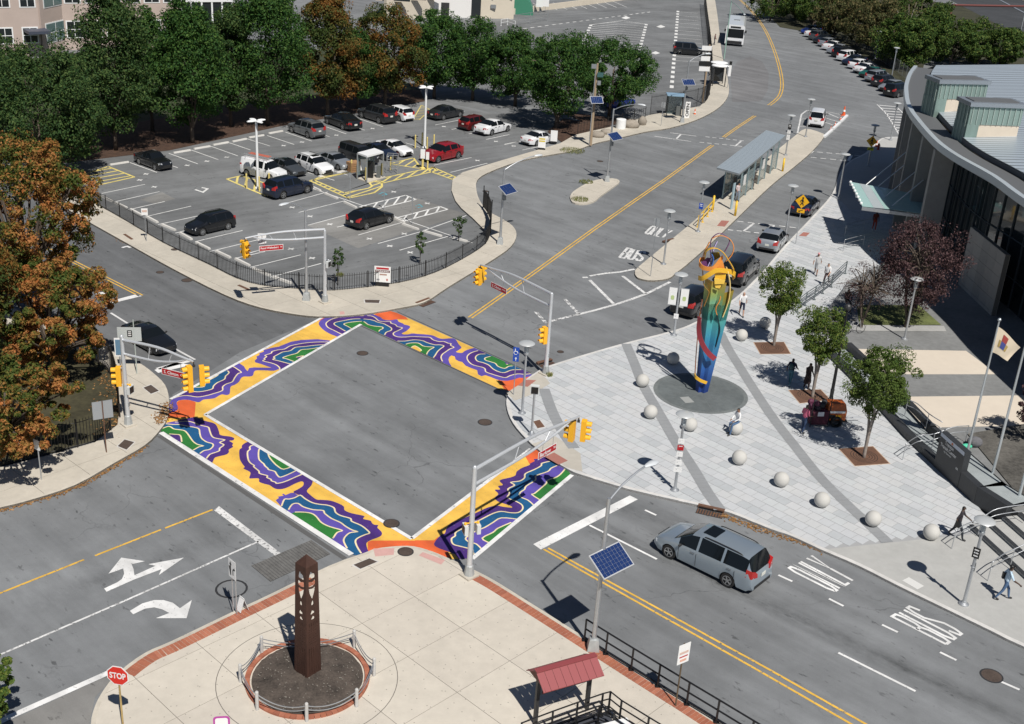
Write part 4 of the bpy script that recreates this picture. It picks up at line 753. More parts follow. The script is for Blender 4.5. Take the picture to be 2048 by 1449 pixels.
def street_light(label,base,top_y,head=None,panel=None,z=.13,m=STEEL,base_h=.5,hz=.7,r=.1,pw=1.5,ph=.95,paz=None,cells=(9,6),mid=None,battery=False):
    b = P(*base,z); h = HT(*base,top_y,z); t = thing('street_light',label,'street light',b)
    if base_h: MB().loft([[(s*math.cos(R(45+90*k)),s*math.sin(R(45+90*k)),zz_) for k in range(4)] for s,zz_ in ((.34,0),(.25,base_h),(.12,base_h+.02))]).build('base_cover',mat('base_cast',(.45,.47,.47),.55,.4),t)
    MB().tube([(0,0,0),(0,0,h)],[r,r*.72],10).build('pole',m,t,40)
    if head:
        Hd = P(*head,z+h+hz)-b; Hd.z = h+hz; d = Vector((Hd.x,Hd.y,0)); cobra(t,[(0,0,h-.1),tuple(d*.3+Vector((0,0,h+hz*.45))),tuple(d*.65+Vector((0,0,h+hz*.85))),tuple(d*.88+Vector((0,0,h+hz)))],m)
    if panel:
        pz = HT(*base,panel,z); pa = SUNAZ+R(8) if paz is None else paz; c = Vector((math.cos(pa)*.45,math.sin(pa)*.45,pz)); solar(t,c,pa,R(56),pw,ph,*cells); MB().tube([(0,0,pz-.15),c-Vector((0,0,.08))],.04,6).build('panel_bracket',STEEL,t)
        MB().box((math.cos(pa)*.16,math.sin(pa)*.16,pz-.75),(.2,.2,.35),pa).build('battery_box',GREYMET,t)
    return t
sl1 = street_light('street light with large solar panel at the near black railing',(1186,1298),997,(1300,929),1110,pw=1.65,ph=1.05,paz=R(-46))
street_light('street light with solar panel at the rounded tip of the lot pavement',(1000,488),338,(1078,311),376,cells=(4,6),pw=1.45,paz=R(-35)); street_light('street light with solar panel on the small refuge island',(1214,363),218,(1283,210),271,cells=(4,6),paz=R(-40))
street_light('street light without panel beside the lot corner traffic signal',(613,600),420,(571,408),None); street_light('street light with solar panel by the barred gate of the back lot',(1364,245),122,(1416,108),163,cells=(6,4),r=.09,paz=R(-70))
gp = street_light('tall green street light pole beside the parked bus',(1448,118),2,(1492,34),None,m=mat('green_paint',(.28,.42,.36),.5),base_h=0,z=.13)
up_ = thing('utility_pole','wooden utility pole with solar panel at the lot entrance','utility pole',P(1181,291,.13)); hU = HT(1181,291,127,.13)
MB().tube([(0,0,0),(0,0,hU)],[.15,.1],10).build('pole',mat('weathered_wood',(.36,.27,.18),.9,var=.3,vscale=8,stretch=(1,1,.1)),up_); MB().tube([(-.15,-.06,0),(-.15,-.06,hU-.6)],.05,6).build('conduit',STEEL,up_); solar(up_,Vector((.2,-.5,HT(1181,291,198,.13))),R(-75),R(50),1.3,.9,6,4)
for x,zz_,sx,l in ((-.35,hU-.3,.5,'camera_box'),(.35,hU-1.1,.6,'transformer_box'),(.3,hU-1.9,.35,'meter_box')): MB().box((x,-.15,zz_),(sx,.35,.4)).build(l,GREYMET if l != 'transformer_box' else mat('dark_teal',(.05,.12,.12),.4),up_)
for px,ty,l in (((516,377),243,'white four headed lot lamp beside the white work van'),((849,296),176,'white four headed lot lamp behind the red car')):
    b = P(*px); h = HT(*px,ty); t = thing('lot_lamp',l,'lot lamp',b,0,'four headed lamps of the parking lot'); MB().tube([(0,0,0),(0,0,h)],[.12,.1],10).build('pole',WHITEPAINT,t,40); MB().lathe([(.25,0),(.25,.06),(.15,.14)],n=12).build('base_plate',WHITEPAINT,t)
    for k in range(4):
        a = R(45+90*k); d = Vector((math.cos(a),math.sin(a),0)); s = Vector((-d.y,d.x,0)); MB().loft([[d*u+s*w*math.cos(q)+Vector((0,0,h+zz_+hh*math.sin(q))) for q in [2*math.pi*i/8 for i in range(8)]] for u,w,zz_,hh in ((.05,.06,0,.04),(.25,.2,.05,.09),(.6,.24,.06,.09),(.85,.12,.05,.05))]).build('lamp_head',WHITEPAINT,t,50)
    for k in range(4):
        a = R(20+90*k); yb = thing('bollard','slim yellow bollard %s %s' % (('right of','behind','left of','in front of')[k],l.replace('white four headed ','the ')),'bollard',b+Vector((math.cos(a)*.95,math.sin(a)*.95,0)),0,'bollards around a lot lamp: '+l[-14:]); MB().tube([(0,0,0),(0,0,1.25)],.075,8).sphere((0,0,1.25),.075,8,4).build('post',mat('pale_yellow_paint',(.72,.58,.2),.5),yb)

# ------------------------------------------------------------------ signs on posts
st = thing('stop_sign','red octagonal stop sign on a rusty post at the near kerb','sign',P(247,1462,.13)); hS = HT(247,1462,1350,.13); azs = R(-98)
MB().tube([(0,0,0),(0,0,hS+.3)],.035,6).build('post',mat('peeling_post',(.42,.30,.12),.8,var=.5,vscale=7),st); M = frame((math.cos(azs)*.05,math.sin(azs)*.05,hS),azs); oc = lambda r: [(r*math.cos(R(22.5+45*k)),r*math.sin(R(22.5+45*k))) for k in range(8)]
cutout(st,M,oc(.41),SIGNWHITE,'sign_border',.012); cutout(st,off(M,0,0,.006),oc(.375),mat('stop_red',srgb(208,48,36),.5),'sign_field'); place(text_mesh('STOP',.25,.58,SIGNWHITE,.03),'lettering',st,off(M,0,0,.01))
az = R(-135); ls = thing('lane_sign','white lane arrow sign on twin posts at the brick kerb','sign',P(470,1228,.13)); hl = HT(470,1228,1120,.13); M = frame((math.cos(az)*.05,math.sin(az)*.05,hl-.42),az)
for s in (-.13,.13): MB().tube([(-math.sin(az)*s,math.cos(az)*s+.02,0),(-math.sin(az)*s,math.cos(az)*s+.02,hl)],.022,6).build('post',STEEL,ls)
plate(ls,M,.5,.84,SIGNWHITE); cutout(ls,off(M,-.1,0,.006),[(-.03,-.3),(.03,-.3),(.03,.0),(.03,.18),(.08,.18),(0,.33),(-.08,.18),(-.03,.18),(-.03,.05),(-.1,.12),(-.12,.05)],SIGNBLACK,'arrow'); cutout(ls,off(M,.12,-.05,.006),[(-.08,-.2),(-.03,-.2),(-.03,.02),(.03,.08),(.03,.03),(.11,.1),(.03,.18),(.03,.13),(-.05,.09),(-.08,.03)],SIGNBLACK,'arrow')
ab = thing('sandwich_board','white sandwich board at the foot of the lane arrow sign','sign',P(474,1222,.13)); plate(ab,frame((.15,-.05,.36),az,R(18)),.32,.62,SIGNWHITE); plate(ab,frame((.28,.08,.36),az+math.pi,R(18)),.32,.62,SIGNWHITE)
post_sign('parking_sign','white rule sign on a brown post behind the black railing',(1351,1412),HT(1351,1412,1287,.13),R(-55),.55,.85,SIGNWHITE,post=mat('brown_post',(.12,.085,.05),.8),stripes=[(.05,.1,.42,mat('sign_print',(.62,.45,.38),.6)),(-.12,.05,.4,SIGNRED),(-.28,.1,.3,mat('sign_print2',(.7,.4,.3),.6))])
for base,ty,l,hh in (((1591,488),403,'near yellow pedestrian crossing sign in front of dark car',.75),((1735,332),283,'far yellow pedestrian crossing sign by the shaded crossing',.75)):
    b = P(*base,.13); h = HT(*base,ty,.13); t = thing('crossing_sign',l,'sign',b,0,'yellow crossing signs'); MB().tube([(0,0,0),(0,0,h+.5)],.03,6).build('post',STEEL,t); az = R(-112); M = frame((math.cos(az)*.05,math.sin(az)*.05,h),az); q = .56
    cutout(t,M,[(0,-q),(q,0),(0,q),(-q,0)],SIGNYEL,'sign_panel',.012); cutout(t,off(M,0,0,.006),[(-.02,.2),(.08,.18),(.11,.02),(.17,-.05),(.14,-.09),(.05,0),(.04,-.06),(.12,-.18),(.15,-.33),(.08,-.33),(.02,-.17),(-.07,-.33),(-.15,-.32),(-.05,-.12),(-.05,.06),(-.12,-.02),(-.13,-.12),(-.18,-.1),(-.16,.04)],SIGNBLACK,'walking_figure'); cutout(t,off(M,.03,.28,.006),rounded(.15,.15,.07),SIGNBLACK,'figure_head')
    M2 = frame((math.cos(az)*.05,math.sin(az)*.05,h-.78),az); cutout(t,M2,rounded(.6,.32,.03),SIGNLIME if 'far' in l else SIGNYEL,'arrow_panel',.012); cutout(t,off(M2,0,0,.006),[(-.2,-.09),(-.05,-.1),(-.09,-.05),(.18,.08),(.15,.12),(-.12,0),(-.15,.04)],SIGNBLACK,'arrow')
az = R(-95); b = P(1027,790,.13); t = thing('access_sign','blue wheelchair parking sign on a thin post beside painted crosswalk','sign',b); h = HT(1027,790,694,.13); MB().tube([(0,0,0),(0,0,h)],.025,6).build('post',STEEL,t)
for dz,hh in ((-.28,.52),(-.72,.32)):
    M = frame((math.cos(az)*.04,math.sin(az)*.04,h+dz),az); plate(t,M,.34,hh,SIGNBLUE)
    if hh > .4: MB().ribbon([(-.06,.16,0),(-.05,.0,0),(.06,.0,0),(.1,-.12,0)],.04,.007).ribbon([(.11*math.cos(a)-.02,.11*math.sin(a)-.08,0) for a in [R(100+26*k) for k in range(9)]],.03,.008).build('wheelchair_symbol',SIGNWHITE,t).matrix_local = off(M,0,.02,0)
    else: cutout(t,off(M,0,0,.006),[(-.02,-.1),(.02,-.1),(.02,.02),(.07,.02),(0,.11),(-.07,.02),(-.02,.02)],SIGNWHITE,'arrow')
pp = thing('pedestrian_signal_post','low post with black pedestrian signal on the plaza corner','pedestrian signal',P(1063,870,.13)); h = HT(1063,870,780,.13); MB().tube([(0,0,0),(0,0,h)],.06,8).lathe([(.2,0),(.2,.06),(.08,.25)],n=10).build('post',STEEL,pp,40); MB().box((0,.05,h),(.46,.24,.46),R(-5)).build('signal_housing',mat('signal_housing',(.62,.64,.63),.5),pp); MB().box((0,-.085,h),(.36,.04,.36),R(-5)).build('signal_window',SIGNBLACK,pp)
post_sign('rule_sign','white street rule sign on pavement by the lot fence',(293,483),HT(293,483,417,.13),R(-75),.45,.5,SIGNWHITE,stripes=[(0.05,.16,.34,mat('sign_print',(.62,.45,.38),.6))])
post_sign('rule_sign','small white sign beside the dark fence under orange leaves',(83,960),HT(83,960,880,.13),R(-120),.42,.52,SIGNWHITE)
bk = post_sign('large_sign_back','large grey sign seen from behind beside the shaded fence',(213,905),HT(213,905,803,.13),R(120),.95,.95,SIGNBACK,post=RUST)
bs = thing('bus_stop_sign','grey panel with black bus route sign in front of black car','sign',P(274,748,.13)); h = HT(274,748,640,.13); MB().tube([(0,0,0),(0,0,h)],.03,6).build('post',mat('grey_green_post',(.42,.47,.44),.6),bs); az = R(-82); M = frame((math.cos(az)*.06-.25,math.sin(az)*.06,h-.85),az); plate(bs,M,1.28,.82,mat('panel_grey',(.46,.49,.48),.6)); cutout(bs,off(M,.02,.03,.008),rounded(.26,.4,.03),SIGNBLACK,'route_number')
for k in range(3): cutout(bs,off(M,.02,.14-.11*k,.014),[(-.08,-.025),(.08,-.025),(.08,.025),(-.08,.025)],SIGNWHITE,'printed_band')
bl = thing('bus_map_case','small white and blue map case on the shaded corner','sign',P(243,757,.13)); MB().tube([(0,0,0),(0,0,1.3)],.04,6).build('post',STEEL,bl); plate(bl,frame((.03,-.05,1.9),R(-80)),.5,1.1,SIGNWHITE); plate(bl,frame((.03,-.07,1.9),R(-80)),.38,.9,mat('map_blue',(.12,.22,.32),.5))
for base,ty,l in (((1301,553),437,'signpost with grey sign back at the rounded island tip'),((1322,252),205,'grey diamond sign back on the far pavement'),((700,402),348,'thin sign post left of the accessible stall'),((768,420),378,'thin sign post between the white hatched bays'),((824,449),395,'thin sign post beside the second hatched bay')):
    post_sign('signpost',l,base,HT(*base,ty,.13 if base[0] > 1000 else 0),R(70) if base[0] > 1000 else R(150),.42 if base[0] > 1000 else .2,.6 if base[0] > 1000 else .3,SIGNBACK if base[0] > 1000 else mat('blue_grey_sign',(.3,.36,.42),.5),z=.13 if base[0] > 1000 else 0,cat='sign')
# ------------------------------------------------------------------ drains, manholes
def manhole(px,r,l,z=.0065,ring=True):
    t = thing('manhole_cover',l,'manhole cover',P(*px),0,'round iron covers'); MB().lathe([(r,-.01),(r,z),(r*.9,z+.002)],n=20).build('rim',DARKMET,t); g = MB().lathe([(r*.86,0),(r*.86,z+.004)],n=20)
    g.build('lid',IRON,t)
    for k in range(12): a = k*math.pi/6; MB().box((math.cos(a)*r*.55,math.sin(a)*r*.55,z+.006),(r*.3,r*.09,.006),a).build('stud',IRON,t)
    MB().lathe([(r*.2,z),(r*.2,z+.008)],n=10).build('boss',IRON,t); return t
for px,r,l,z in (((783,1048),.38,'manhole cover at the white corner of the crosswalks',.026),((970,845),.4,'manhole cover near the curved plaza kerb',.0065),((725,707),.36,'manhole cover inside the far corner of the crosswalks',.0065),((1983,1352),.45,'manhole cover in the bus lane of the near street',.0065),((811,1109),.36,'manhole cover on the near plaza ramp',.139),((374,561),.38,'rusty manhole cover in the back street',.0065),((349,503),.25,'small reddish cover on the lot pavement',.139),((320,545),.28,'faint round cover near kerb of back street',.0065),((1200,323),.33,'manhole cover beyond the lot entrance',.0065),((1121,704),.22,'small round cover by the traffic signal on the plaza street',.0065),((971,383),.28,'round cover near the curved lot pavement',.0065)): manhole(px,r,l,z)
mh = thing('trench_ring','circular tar joint in the asphalt beside lane arrow sign','manhole cover',P(463,1178)); MB().ribbon([(.62*math.cos(R(20*k)),.62*math.sin(R(20*k)),0) for k in range(19)],.09,.0065).build('tar_ring',DARKMET,mh)
def inlet(a,b,l,depth=.35,z=0.):
    A,B = P(*a),P(*b); rz = azim(A,B); L = (B-A).length; t = thing('storm_inlet',l,'drain',(A+B)/2,rz,'kerb inlets'); MB().box((0,.06,.09),(L,.2,.13)).build('hood',RUST,t); MB().box((0,-.05,.07),(L*.9,.02,.07)).build('mouth',BLACKMET,t); MB().box((0,-.32,.004),(L,.48,.012)).build('grate_frame',DARKMET,t)
    for k in range(10): MB().box((-L/2+(k+.5)*L/10,-.32,.012),(L/10*.5,.42,.012)).build('grate_bar',RUST,t)
    return t
inlet(*Zm([(1500,1120),(1700,1165)],1000,720),'rusty storm inlet in the plaza kerb above the silver van'); inlet(*Zm([(1265,950),(1365,912)],500,360),'rusty storm inlet in the lot corner kerb'); inlet(*Zm([(950,425),(1010,465)],0,360)[::-1],'rusty storm inlet in the back street kerb near white sign'); inlet(*Zm([(1815,812),(1900,850)],0,360)[::-1],'rusty storm inlet in the back street kerb nearer the corner')
inlet(*Zm([(1240,480),(1320,460)],1000,360),'dark storm inlet along the bus island kerb'); inlet(*Zm([(285,40),(395,12)],1000,720),'dark storm inlet beside the plaza corner signal')
def grate(px,l,m=IRON,z=.136,fr=None):
    p = [(q.x,q.y) for q in W(px,z)]; c = Vector((sum(a[0] for a in p)/4,sum(a[1] for a in p)/4,0)); t = thing('utility_vault',l,'vault cover',(c.x,c.y,0)); loc = [(a-c.x,b-c.y) for a,b in p]; MB().prism([(a*1.16,b*1.16) for a,b in loc],z-.05,z).build('frame',fr or KERBW,t); MB().prism(loc,z-.05,z+.006).build('lid',m,t); return t
grate(Zm([(785,232),(905,183),(965,208),(838,262)],500,1069),'rectangular iron vault lid on the near plaza'); grate(Zm([(1088,212),(1145,190),(1205,235),(1145,258)],0,720),'iron vault lid on the shaded corner near signal'); grate(Zm([(893,655),(945,605),(1018,625),(960,682)],0,720),'iron vault lid on the shaded corner near the kerb leaves'); grate(Zm([(870,910),(985,912),(978,935),(875,932)],500,360),'iron vault lid on the lot corner pavement'); grate(Zm([(252,468),(300,455),(340,508),(285,520)],1000,720),'rust brown vault lid beside the plaza ped signal',RUST)
sg = thing('steel_road_plate','steel mesh plate in the asphalt behind the obelisk','road plate',(0,0,0)); q = W(Zm([(10,240),(465,45),(610,150),(155,360)],500,1069)); MB().prism([(p.x,p.y) for p in q],0,.012).build('plate',DARKMET,sg)
for i in range(22):
    a,b = q[0].lerp(q[1],(i+.5)/22),q[3].lerp(q[2],(i+.5)/22); MB().ribbon([a,b],.125,.016).build('mesh_strip',mat('mesh_grey',(.155,.152,.145),.8,.2,var=.4,vscale=20),sg)
# ------------------------------------------------------------------ stone spheres
sm = MB().sphere((0,0,0),.385,24,16).mesh('stone_sphere',mat('cast_stone',(.50,.49,.46),.85,var=.06,vscale=9),True)
for px,l in (((1860,1078),'stone sphere beside the walker at the plaza steps'),((1744,1051),'stone sphere on the near end of the long grey band'),((1642,1013),'stone sphere third along the kerb row from the steps'),((1561,972),'stone sphere fourth along the kerb row from the steps'),((1477,928),'stone sphere alone between the two long grey bands'),((1379,861),'stone sphere behind the lamp with stacked bus signs'),((1470,868),'stone sphere with a person sitting on it'),((1300,836),'stone sphere on the first grey band nearest the signal'),((1284,773),'stone sphere at the edge of the sculpture disc'),((1345,728),'stone sphere in the shadow of the colourful sculpture'),((1482,681),'stone sphere between sculpture and nearest tree grate'),((1529,656),'stone sphere under the farthest plaza tree')):
    b = P(*px,.13); o = bpy.data.objects.new('stone_sphere',sm); col.objects.link(o); o.location = (b.x,b.y,.13+.37); tag(o,l,'sphere','stone spheres on the plaza')
# ------------------------------------------------------------------ tree grates, sculpture disc
def grate_sq(px,l):
    p = W(px,.13); c = sum(p,Vector())/4; t = thing('tree_grate',l,'tree grate',(c.x,c.y,0),0,'square tree grates'); loc = [((a.x-c.x),(a.y-c.y)) for a in p]; MB().prism([(x*1.05,y*1.05) for x,y in loc],.1,.139).build('frame',mat('grate_edge',(.50,.36,.26),.8),t); MB().prism(loc,.1,.143).build('plate',RUST,t)
    for r in (.28,.42,.56,.7): MB().ribbon([(r*math.cos(R(15*k)),r*math.sin(R(15*k)),0) for k in range(25)],.035,.146).build('ring_slot',mat('slot_dark',(.03,.02,.016),.9),t)
    return c
G3 = grate_sq([(1678.8,898.7),(1745.6,893.8),(1778.4,927.4),(1710.1,932.3)],'rusty square tree grate of the nearest plaza tree'); G1 = grate_sq([(1508,685.6),(1567.3,684.8),(1580.5,708),(1521.2,708.5)],'rusty square tree grate of the farthest plaza tree'); G2 = grate_sq([(1578,781),(1641,780),(1660,800),(1600,807)],'rusty square tree grate behind the orange cart')
dc = P(1401,786,.13); disc = thing('slate_disc','round dark slate disc around the colourful sculpture','paving disc',(dc.x,dc.y,.13)); SLATE = mat('slate',(.115,.13,.132),.8,var=.35,vscale=3); RR = 2.72
MB().lathe([(RR,0),(RR,.009),(RR-.22,.0095)],n=64).build('rim',mat('slate_rim',(.15,.165,.165),.8,var=.3,vscale=8),disc)
for k in range(8):
    a0,a1 = R(45*k+10)+.006,R(45*k+55)-.006; MB().prism([(0.02*math.cos((a0+a1)/2),.02*math.sin((a0+a1)/2))]+[((RR-.24)*math.cos(a0+(a1-a0)*i/8),(RR-.24)*math.sin(a0+(a1-a0)*i/8)) for i in range(9)],0,.0125).build('slate_slab',SLATE,disc)
MB().box((-.9,-1.1,.014),(.55,.75,.01),R(20)).build('plaque',mat('plaque',(.32,.33,.32),.6),disc)
# ------------------------------------------------------------------ colourful sculpture
sb = P(1403,783,.14); Hs = HT(1403,783,472,.14); S_ = Hs/9.5
sc = thing('sculpture','tall twisting sculpture in blue, teal and yellow with looping ribbons','sculpture',sb)
def grad(name,stops,z0,z1):
    m = bpy.data.materials.new(name); m.use_nodes = True; nt = m.node_tree; b = nt.nodes['Principled BSDF']; b.inputs['Roughness'].default_value = .42; tc = nt.nodes.new('ShaderNodeTexCoord'); sx = nt.nodes.new('ShaderNodeSeparateXYZ'); nt.links.new(tc.outputs['Object'],sx.inputs[0])
    n = nt.nodes.new('ShaderNodeTexNoise'); n.inputs['Scale'].default_value = 1.3; n.inputs['Detail'].default_value = 4; nt.links.new(tc.outputs['Object'],n.inputs['Vector']); ma = nt.nodes.new('ShaderNodeMath'); ma.operation = 'MULTIPLY_ADD'; nt.links.new(n.outputs[0],ma.inputs[0]); ma.inputs[1].default_value = 1.1; nt.links.new(sx.outputs[2],ma.inputs[2])
    mr = nt.nodes.new('ShaderNodeMapRange'); mr.inputs[1].default_value = z0; mr.inputs[2].default_value = z1; nt.links.new(ma.outputs[0],mr.inputs[0]); cr = nt.nodes.new('ShaderNodeValToRGB'); nt.links.new(mr.outputs[0],cr.inputs[0]); el = cr.color_ramp.elements
    for i,(p,c) in enumerate(stops):
        e = el[i] if i < 2 else el.new(p); e.position = p; e.color = (*srgb(*c),1)
    nt.links.new(cr.outputs[0],b.inputs['Base Color']); _MC[name] = m; return m
GR = grad('sculpture_body_paint',[(0,(30,52,120)),(1,(214,164,62)),(.2,(44,92,160)),(.45,(60,140,168)),(.62,(84,168,156)),(.76,(140,160,92)),(.87,(204,160,62))],.5,8.6)
GR2 = grad('sculpture_side_paint',[(0,(28,58,120)),(1,(190,136,54)),(.3,(36,100,150)),(.5,(44,124,140)),(.66,(60,130,104)),(.8,(140,130,56))],.5,8.0)
# folded column: pleated cross-section that widens upwards, then parts into leaves
rx,uxx = Vector((1,.05,0)).normalized(),Vector((-.05,1,0))
def pleat(z):
    k = z/9.5; w = .36+.52*min(1,k*1.35); return w
rings = []
for z in (0,.8,1.6,2.6,3.6,4.6,5.6,6.4,7.0):
    w = pleat(z); sh = .30*math.sin(z*.35); pts = []
    for x,y in ((-1,.05),(-.62,-.62),(-.12,-.42),(.28,-.72),(1,-.12),(.75,.6),(-.5,.65)): pts.append(((x*w+.06*z*.5)*S_,y*w*S_,z*S_))
    rings.append(pts)
o = MB().loft(rings[:7]).build('column',GR,sc); 
MB().loft([[((x+.0),y,z) for x,y,z in r[:4]] for r in rings[5:]],cap=False,closed=False).build('fold_panel',GR,sc); MB().loft([[(x,y,z) for x,y,z in r[3:6]] for r in rings[5:8]],cap=False,closed=False).build('fold_panel',GR2,sc)
def toS(px,py,dy=0.):
    """point of the sculpture shown at photo (px,py), dy metres behind its axis plane"""
    d = _F+_R*((px-1024)/FPX)-_U*((py-724.5)/FPX); t = (sb.y+dy)/d.y; p = Vector((0,0,CAM_H))+d*t; return p-sb
def strap(name,pts,w,m,vert=True,th=.035):
    """flat steel strap along traced points ((px,py,depth)...)"""
    c = [Vector(q) for q in smooth([tuple(toS(a,b,e)) for a,b,e in pts],6)]; rings = []
    for i in range(len(c)):
        d = (c[min(i+1,len(c)-1)]-c[max(i-1,0)]).normalized(); ref = Vector((0,0,1)) if vert else Vector((0,-1,.25)).normalized(); s = (ref-d*ref.dot(d)); s = s.normalized() if s.length > .05 else Vector((1,0,0)); n = d.cross(s).normalized()*th/2; s = s*w/2; rings.append([c[i]-s-n,c[i]+s-n,c[i]+s+n,c[i]-s+n])
    return MB().loft(rings).build(name,m,sc,40)
SK = lambda p: [(1350+a/7.247,440+b/7.247,d) for a,b,d in p]; SK2 = lambda p: [(1350+a/7.247,600+b/7.247,d) for a,b,d in p]
mP = lambda n,c: mat(n,srgb(*c),.4); RED,PURP,YELL,ORNG,CREAM,LILA,BLU = mP('strap_maroon',(150,52,62)),mP('strap_purple',(108,62,110)),mP('strap_yellow',(232,180,52)),mP('strap_orange',(226,146,66)),mP('strap_cream',(244,214,140)),mP('strap_lilac',(186,176,220)),mP('strap_blue',(60,110,190))
strap('loop_strap',SK([(520,700,.2),(515,520,.3),(515,330,.3),(560,240,.25),(650,195,.2),(740,240,.1),(790,300,.0),(770,370,-.1),(720,460,-.1)]),.16,PURP,False); strap('loop_strap',SK([(540,270,.2),(620,235,.1),(720,240,0),(810,300,-.1),(850,400,-.15),(820,510,-.15),(740,600,-.1)]),.16,ORNG,False)
strap('loop_strap',SK([(340,840,-.1),(400,850,-.5),(500,790,-.7),(600,735,-.75),(720,740,-.7),(820,760,-.5),(870,800,-.2),(830,840,.1)]),.26,YELL); strap('loop_strap',SK([(430,570,.3),(370,580,.1),(355,640,-.2),(420,700,-.5),(540,710,-.7),(600,660,-.7),(650,590,-.6),(690,540,-.4)]),.24,ORNG)
strap('arch_strap',SK([(430,520,.0),(460,450,-.3),(540,412,-.5),(620,420,-.55),(700,480,-.55),(770,580,-.5),(830,680,-.45),(840,720,-.4)]),.42,YELL,False); strap('spine_strap',SK([(400,560,.1),(430,450,.2),(470,380,.25),(500,320,.3)]),.2,ORNG,False)
strap('fin_strap',SK([(470,680,-.2),(520,560,-.1),(560,420,0),(610,310,.1)]),.26,LILA,False); strap('fin_strap',SK([(530,640,-.25),(550,560,-.25),(520,480,-.2)]),.55,BLU,False)
strap('side_strap',SK([(740,680,-.45),(775,800,-.5),(795,950,-.5),(780,1130,-.5),(740,1270,-.5),(690,1400,-.5)]),.34,CREAM,False); strap('side_strap',SK([(400,720,-.2),(410,900,-.3),(440,980,-.35),(490,1040,-.4),(470,1120,-.4),(420,1250,-.4)]),.2,mP('strap_ochre',(150,110,44)),False)
strap('side_strap',SK([(660,1110,-.7),(640,1180,-.72),(600,1250,-.72),(590,1310,-.7),(605,1370,-.68)]),.24,ORNG,False); strap('spiral_strap',SK2([(355,250,-.3),(345,420,-.35),(365,560,-.45),(430,700,-.62),(500,790,-.7),(580,860,-.7)]),.3,RED,True)
strap('collar_strap',SK2([(285,1080,-.1),(300,1120,-.35),(370,1170,-.45),(460,1205,-.42)]),.18,YELL); strap('edge_strap',SK2([(395,0,-.1),(360,200,-.05),(330,500,0),(305,800,0),(290,1070,0)]),.16,mP('strap_rust',(150,84,40)),False); strap('edge_strap',SK2([(610,220,-.5),(650,420,-.45),(620,560,-.4),(590,680,-.35)]),.14,mP('strap_dark',(30,40,44)),False)
for q,dd,m,nm in (([(575,760),(740,790),(730,860),(580,850)],-.62,YELL,'step_plate'),([(570,850),(730,870),(710,930),(575,935)],-.66,mP('step_gold',(230,190,80)),'step_plate'),([(580,960),(670,955),(650,995),(590,990)],-.7,mP('step_gold',(230,190,80)),'step_plate'),([(600,640),(690,590),(720,700),(690,760),(560,750)],-.58,ORNG,'leaf_plate'),([(520,480),(640,470),(660,540),(560,600)],-.2,mP('leaf_olive',(150,130,40)),'leaf_plate'),([(380,620),(470,550),(520,560),(500,700),(420,700)],-.1,PURP,'leaf_plate')):
    f = [toS(1350+a/7.247,440+b/7.247,dd) for a,b in q]; n = len(f); MB().add(f+[p+Vector((0,.05,0)) for p in f],[tuple(range(n)),tuple(range(2*n-1,n-1,-1))]+[(i,n+i,n+(i+1) % n,(i+1) % n) for i in range(n)]).build(nm,m,sc)
# ------------------------------------------------------------------ obelisk
ob = P(613,1364,.13); ol,orr = P(588,1349,.13),P(643.5,1345,.13); side = ((ob-ol).length+(ob-orr).length)/2; oc_ = (ol+orr)/2; az0 = azim(ob,orr); hB = HT(613,1364,1141,.13); hA = HT(*Q(oc_),1108.5,.13)
obk = thing('obelisk','rust brown steel obelisk with cut leaf and bark pattern','obelisk',(oc_.x,oc_.y,.13),az0); CORT = mat('corten_steel',(.062,.028,.019),.7,.25,var=.35,vscale=5,stretch=(1,1,.4)); hw0,hw1 = side/2,side/2*.80
MB().box((0,0,.06),(side*1.5,side*1.5,.13)).build('concrete_plinth',mat('plinth',(.40,.375,.33),.9,var=.2,vscale=5),obk)
hol = []
def hole(pts): hol.append([(x*HX,z) for x,z in pts])
HX = hw0/.36*1.32
fr = lambda f: f*hB
hole([(-.05,fr(.955)),(-.11,fr(.93)),(-.145,fr(.90)),(-.13,fr(.885)),(.13,fr(.885)),(.15,fr(.90)),(.1,fr(.935)),(.07,fr(.925)),(.05,fr(.95)),(.02,fr(.93))])
hole([(-.155,fr(.873)),(-.165,fr(.84)),(-.15,fr(.825)),(0,fr(.815)),(.15,fr(.825)),(.165,fr(.84)),(.155,fr(.873)),(0,fr(.86))]); hole([(-.155,fr(.812)),(0,fr(.802)),(.155,fr(.812)),(.12,fr(.77)),(.06,fr(.735)),(.012,fr(.712)),(-.012,fr(.712)),(-.06,fr(.735)),(-.12,fr(.77))])
hole([(0,fr(.703)),(.05,fr(.68)),(.055,fr(.665)),(.03,fr(.655)),(-.03,fr(.655)),(-.055,fr(.665)),(-.05,fr(.68))]); hole([(-.02,fr(.62)),(-.09,fr(.59)),(-.08,fr(.575)),(.09,fr(.582)),(.07,fr(.6)),(.04,fr(.61)),(.02,fr(.6))]); hole([(0,fr(.562)),(.09,fr(.54)),(.06,fr(.528)),(-.05,fr(.53)),(-.07,fr(.54))])
rr = random.Random(3)
for j in range(9):
    z = fr(.50-.016*j*1.0) if j < 2 else fr(.475-.022*(j-1))
    for i in range(5):
        x = -.16+.08*i+rr.uniform(-.01,.01); w,h = (.012,.05) if j < 2 else (.016,.02); zc = z+rr.uniform(-.01,.01); hole([(x-w,zc-h*.6),(x+w,zc-h*.8),(x+w*1.1,zc+h*.6),(x-w*.6,zc+h*.9)])
for j in range(11):
    z = fr(.275-.0215*j)
    for i in range(5):
        x = -.17+.085*i; s = math.sin(j*.55+i*.9)*.012; hole([(x-.011+s,z-.045),(x+.009+s,z-.05),(x+.016-s,z),(x+.009+s,z+.045),(x-.009+s,z+.04),(x-.0-s,z)])
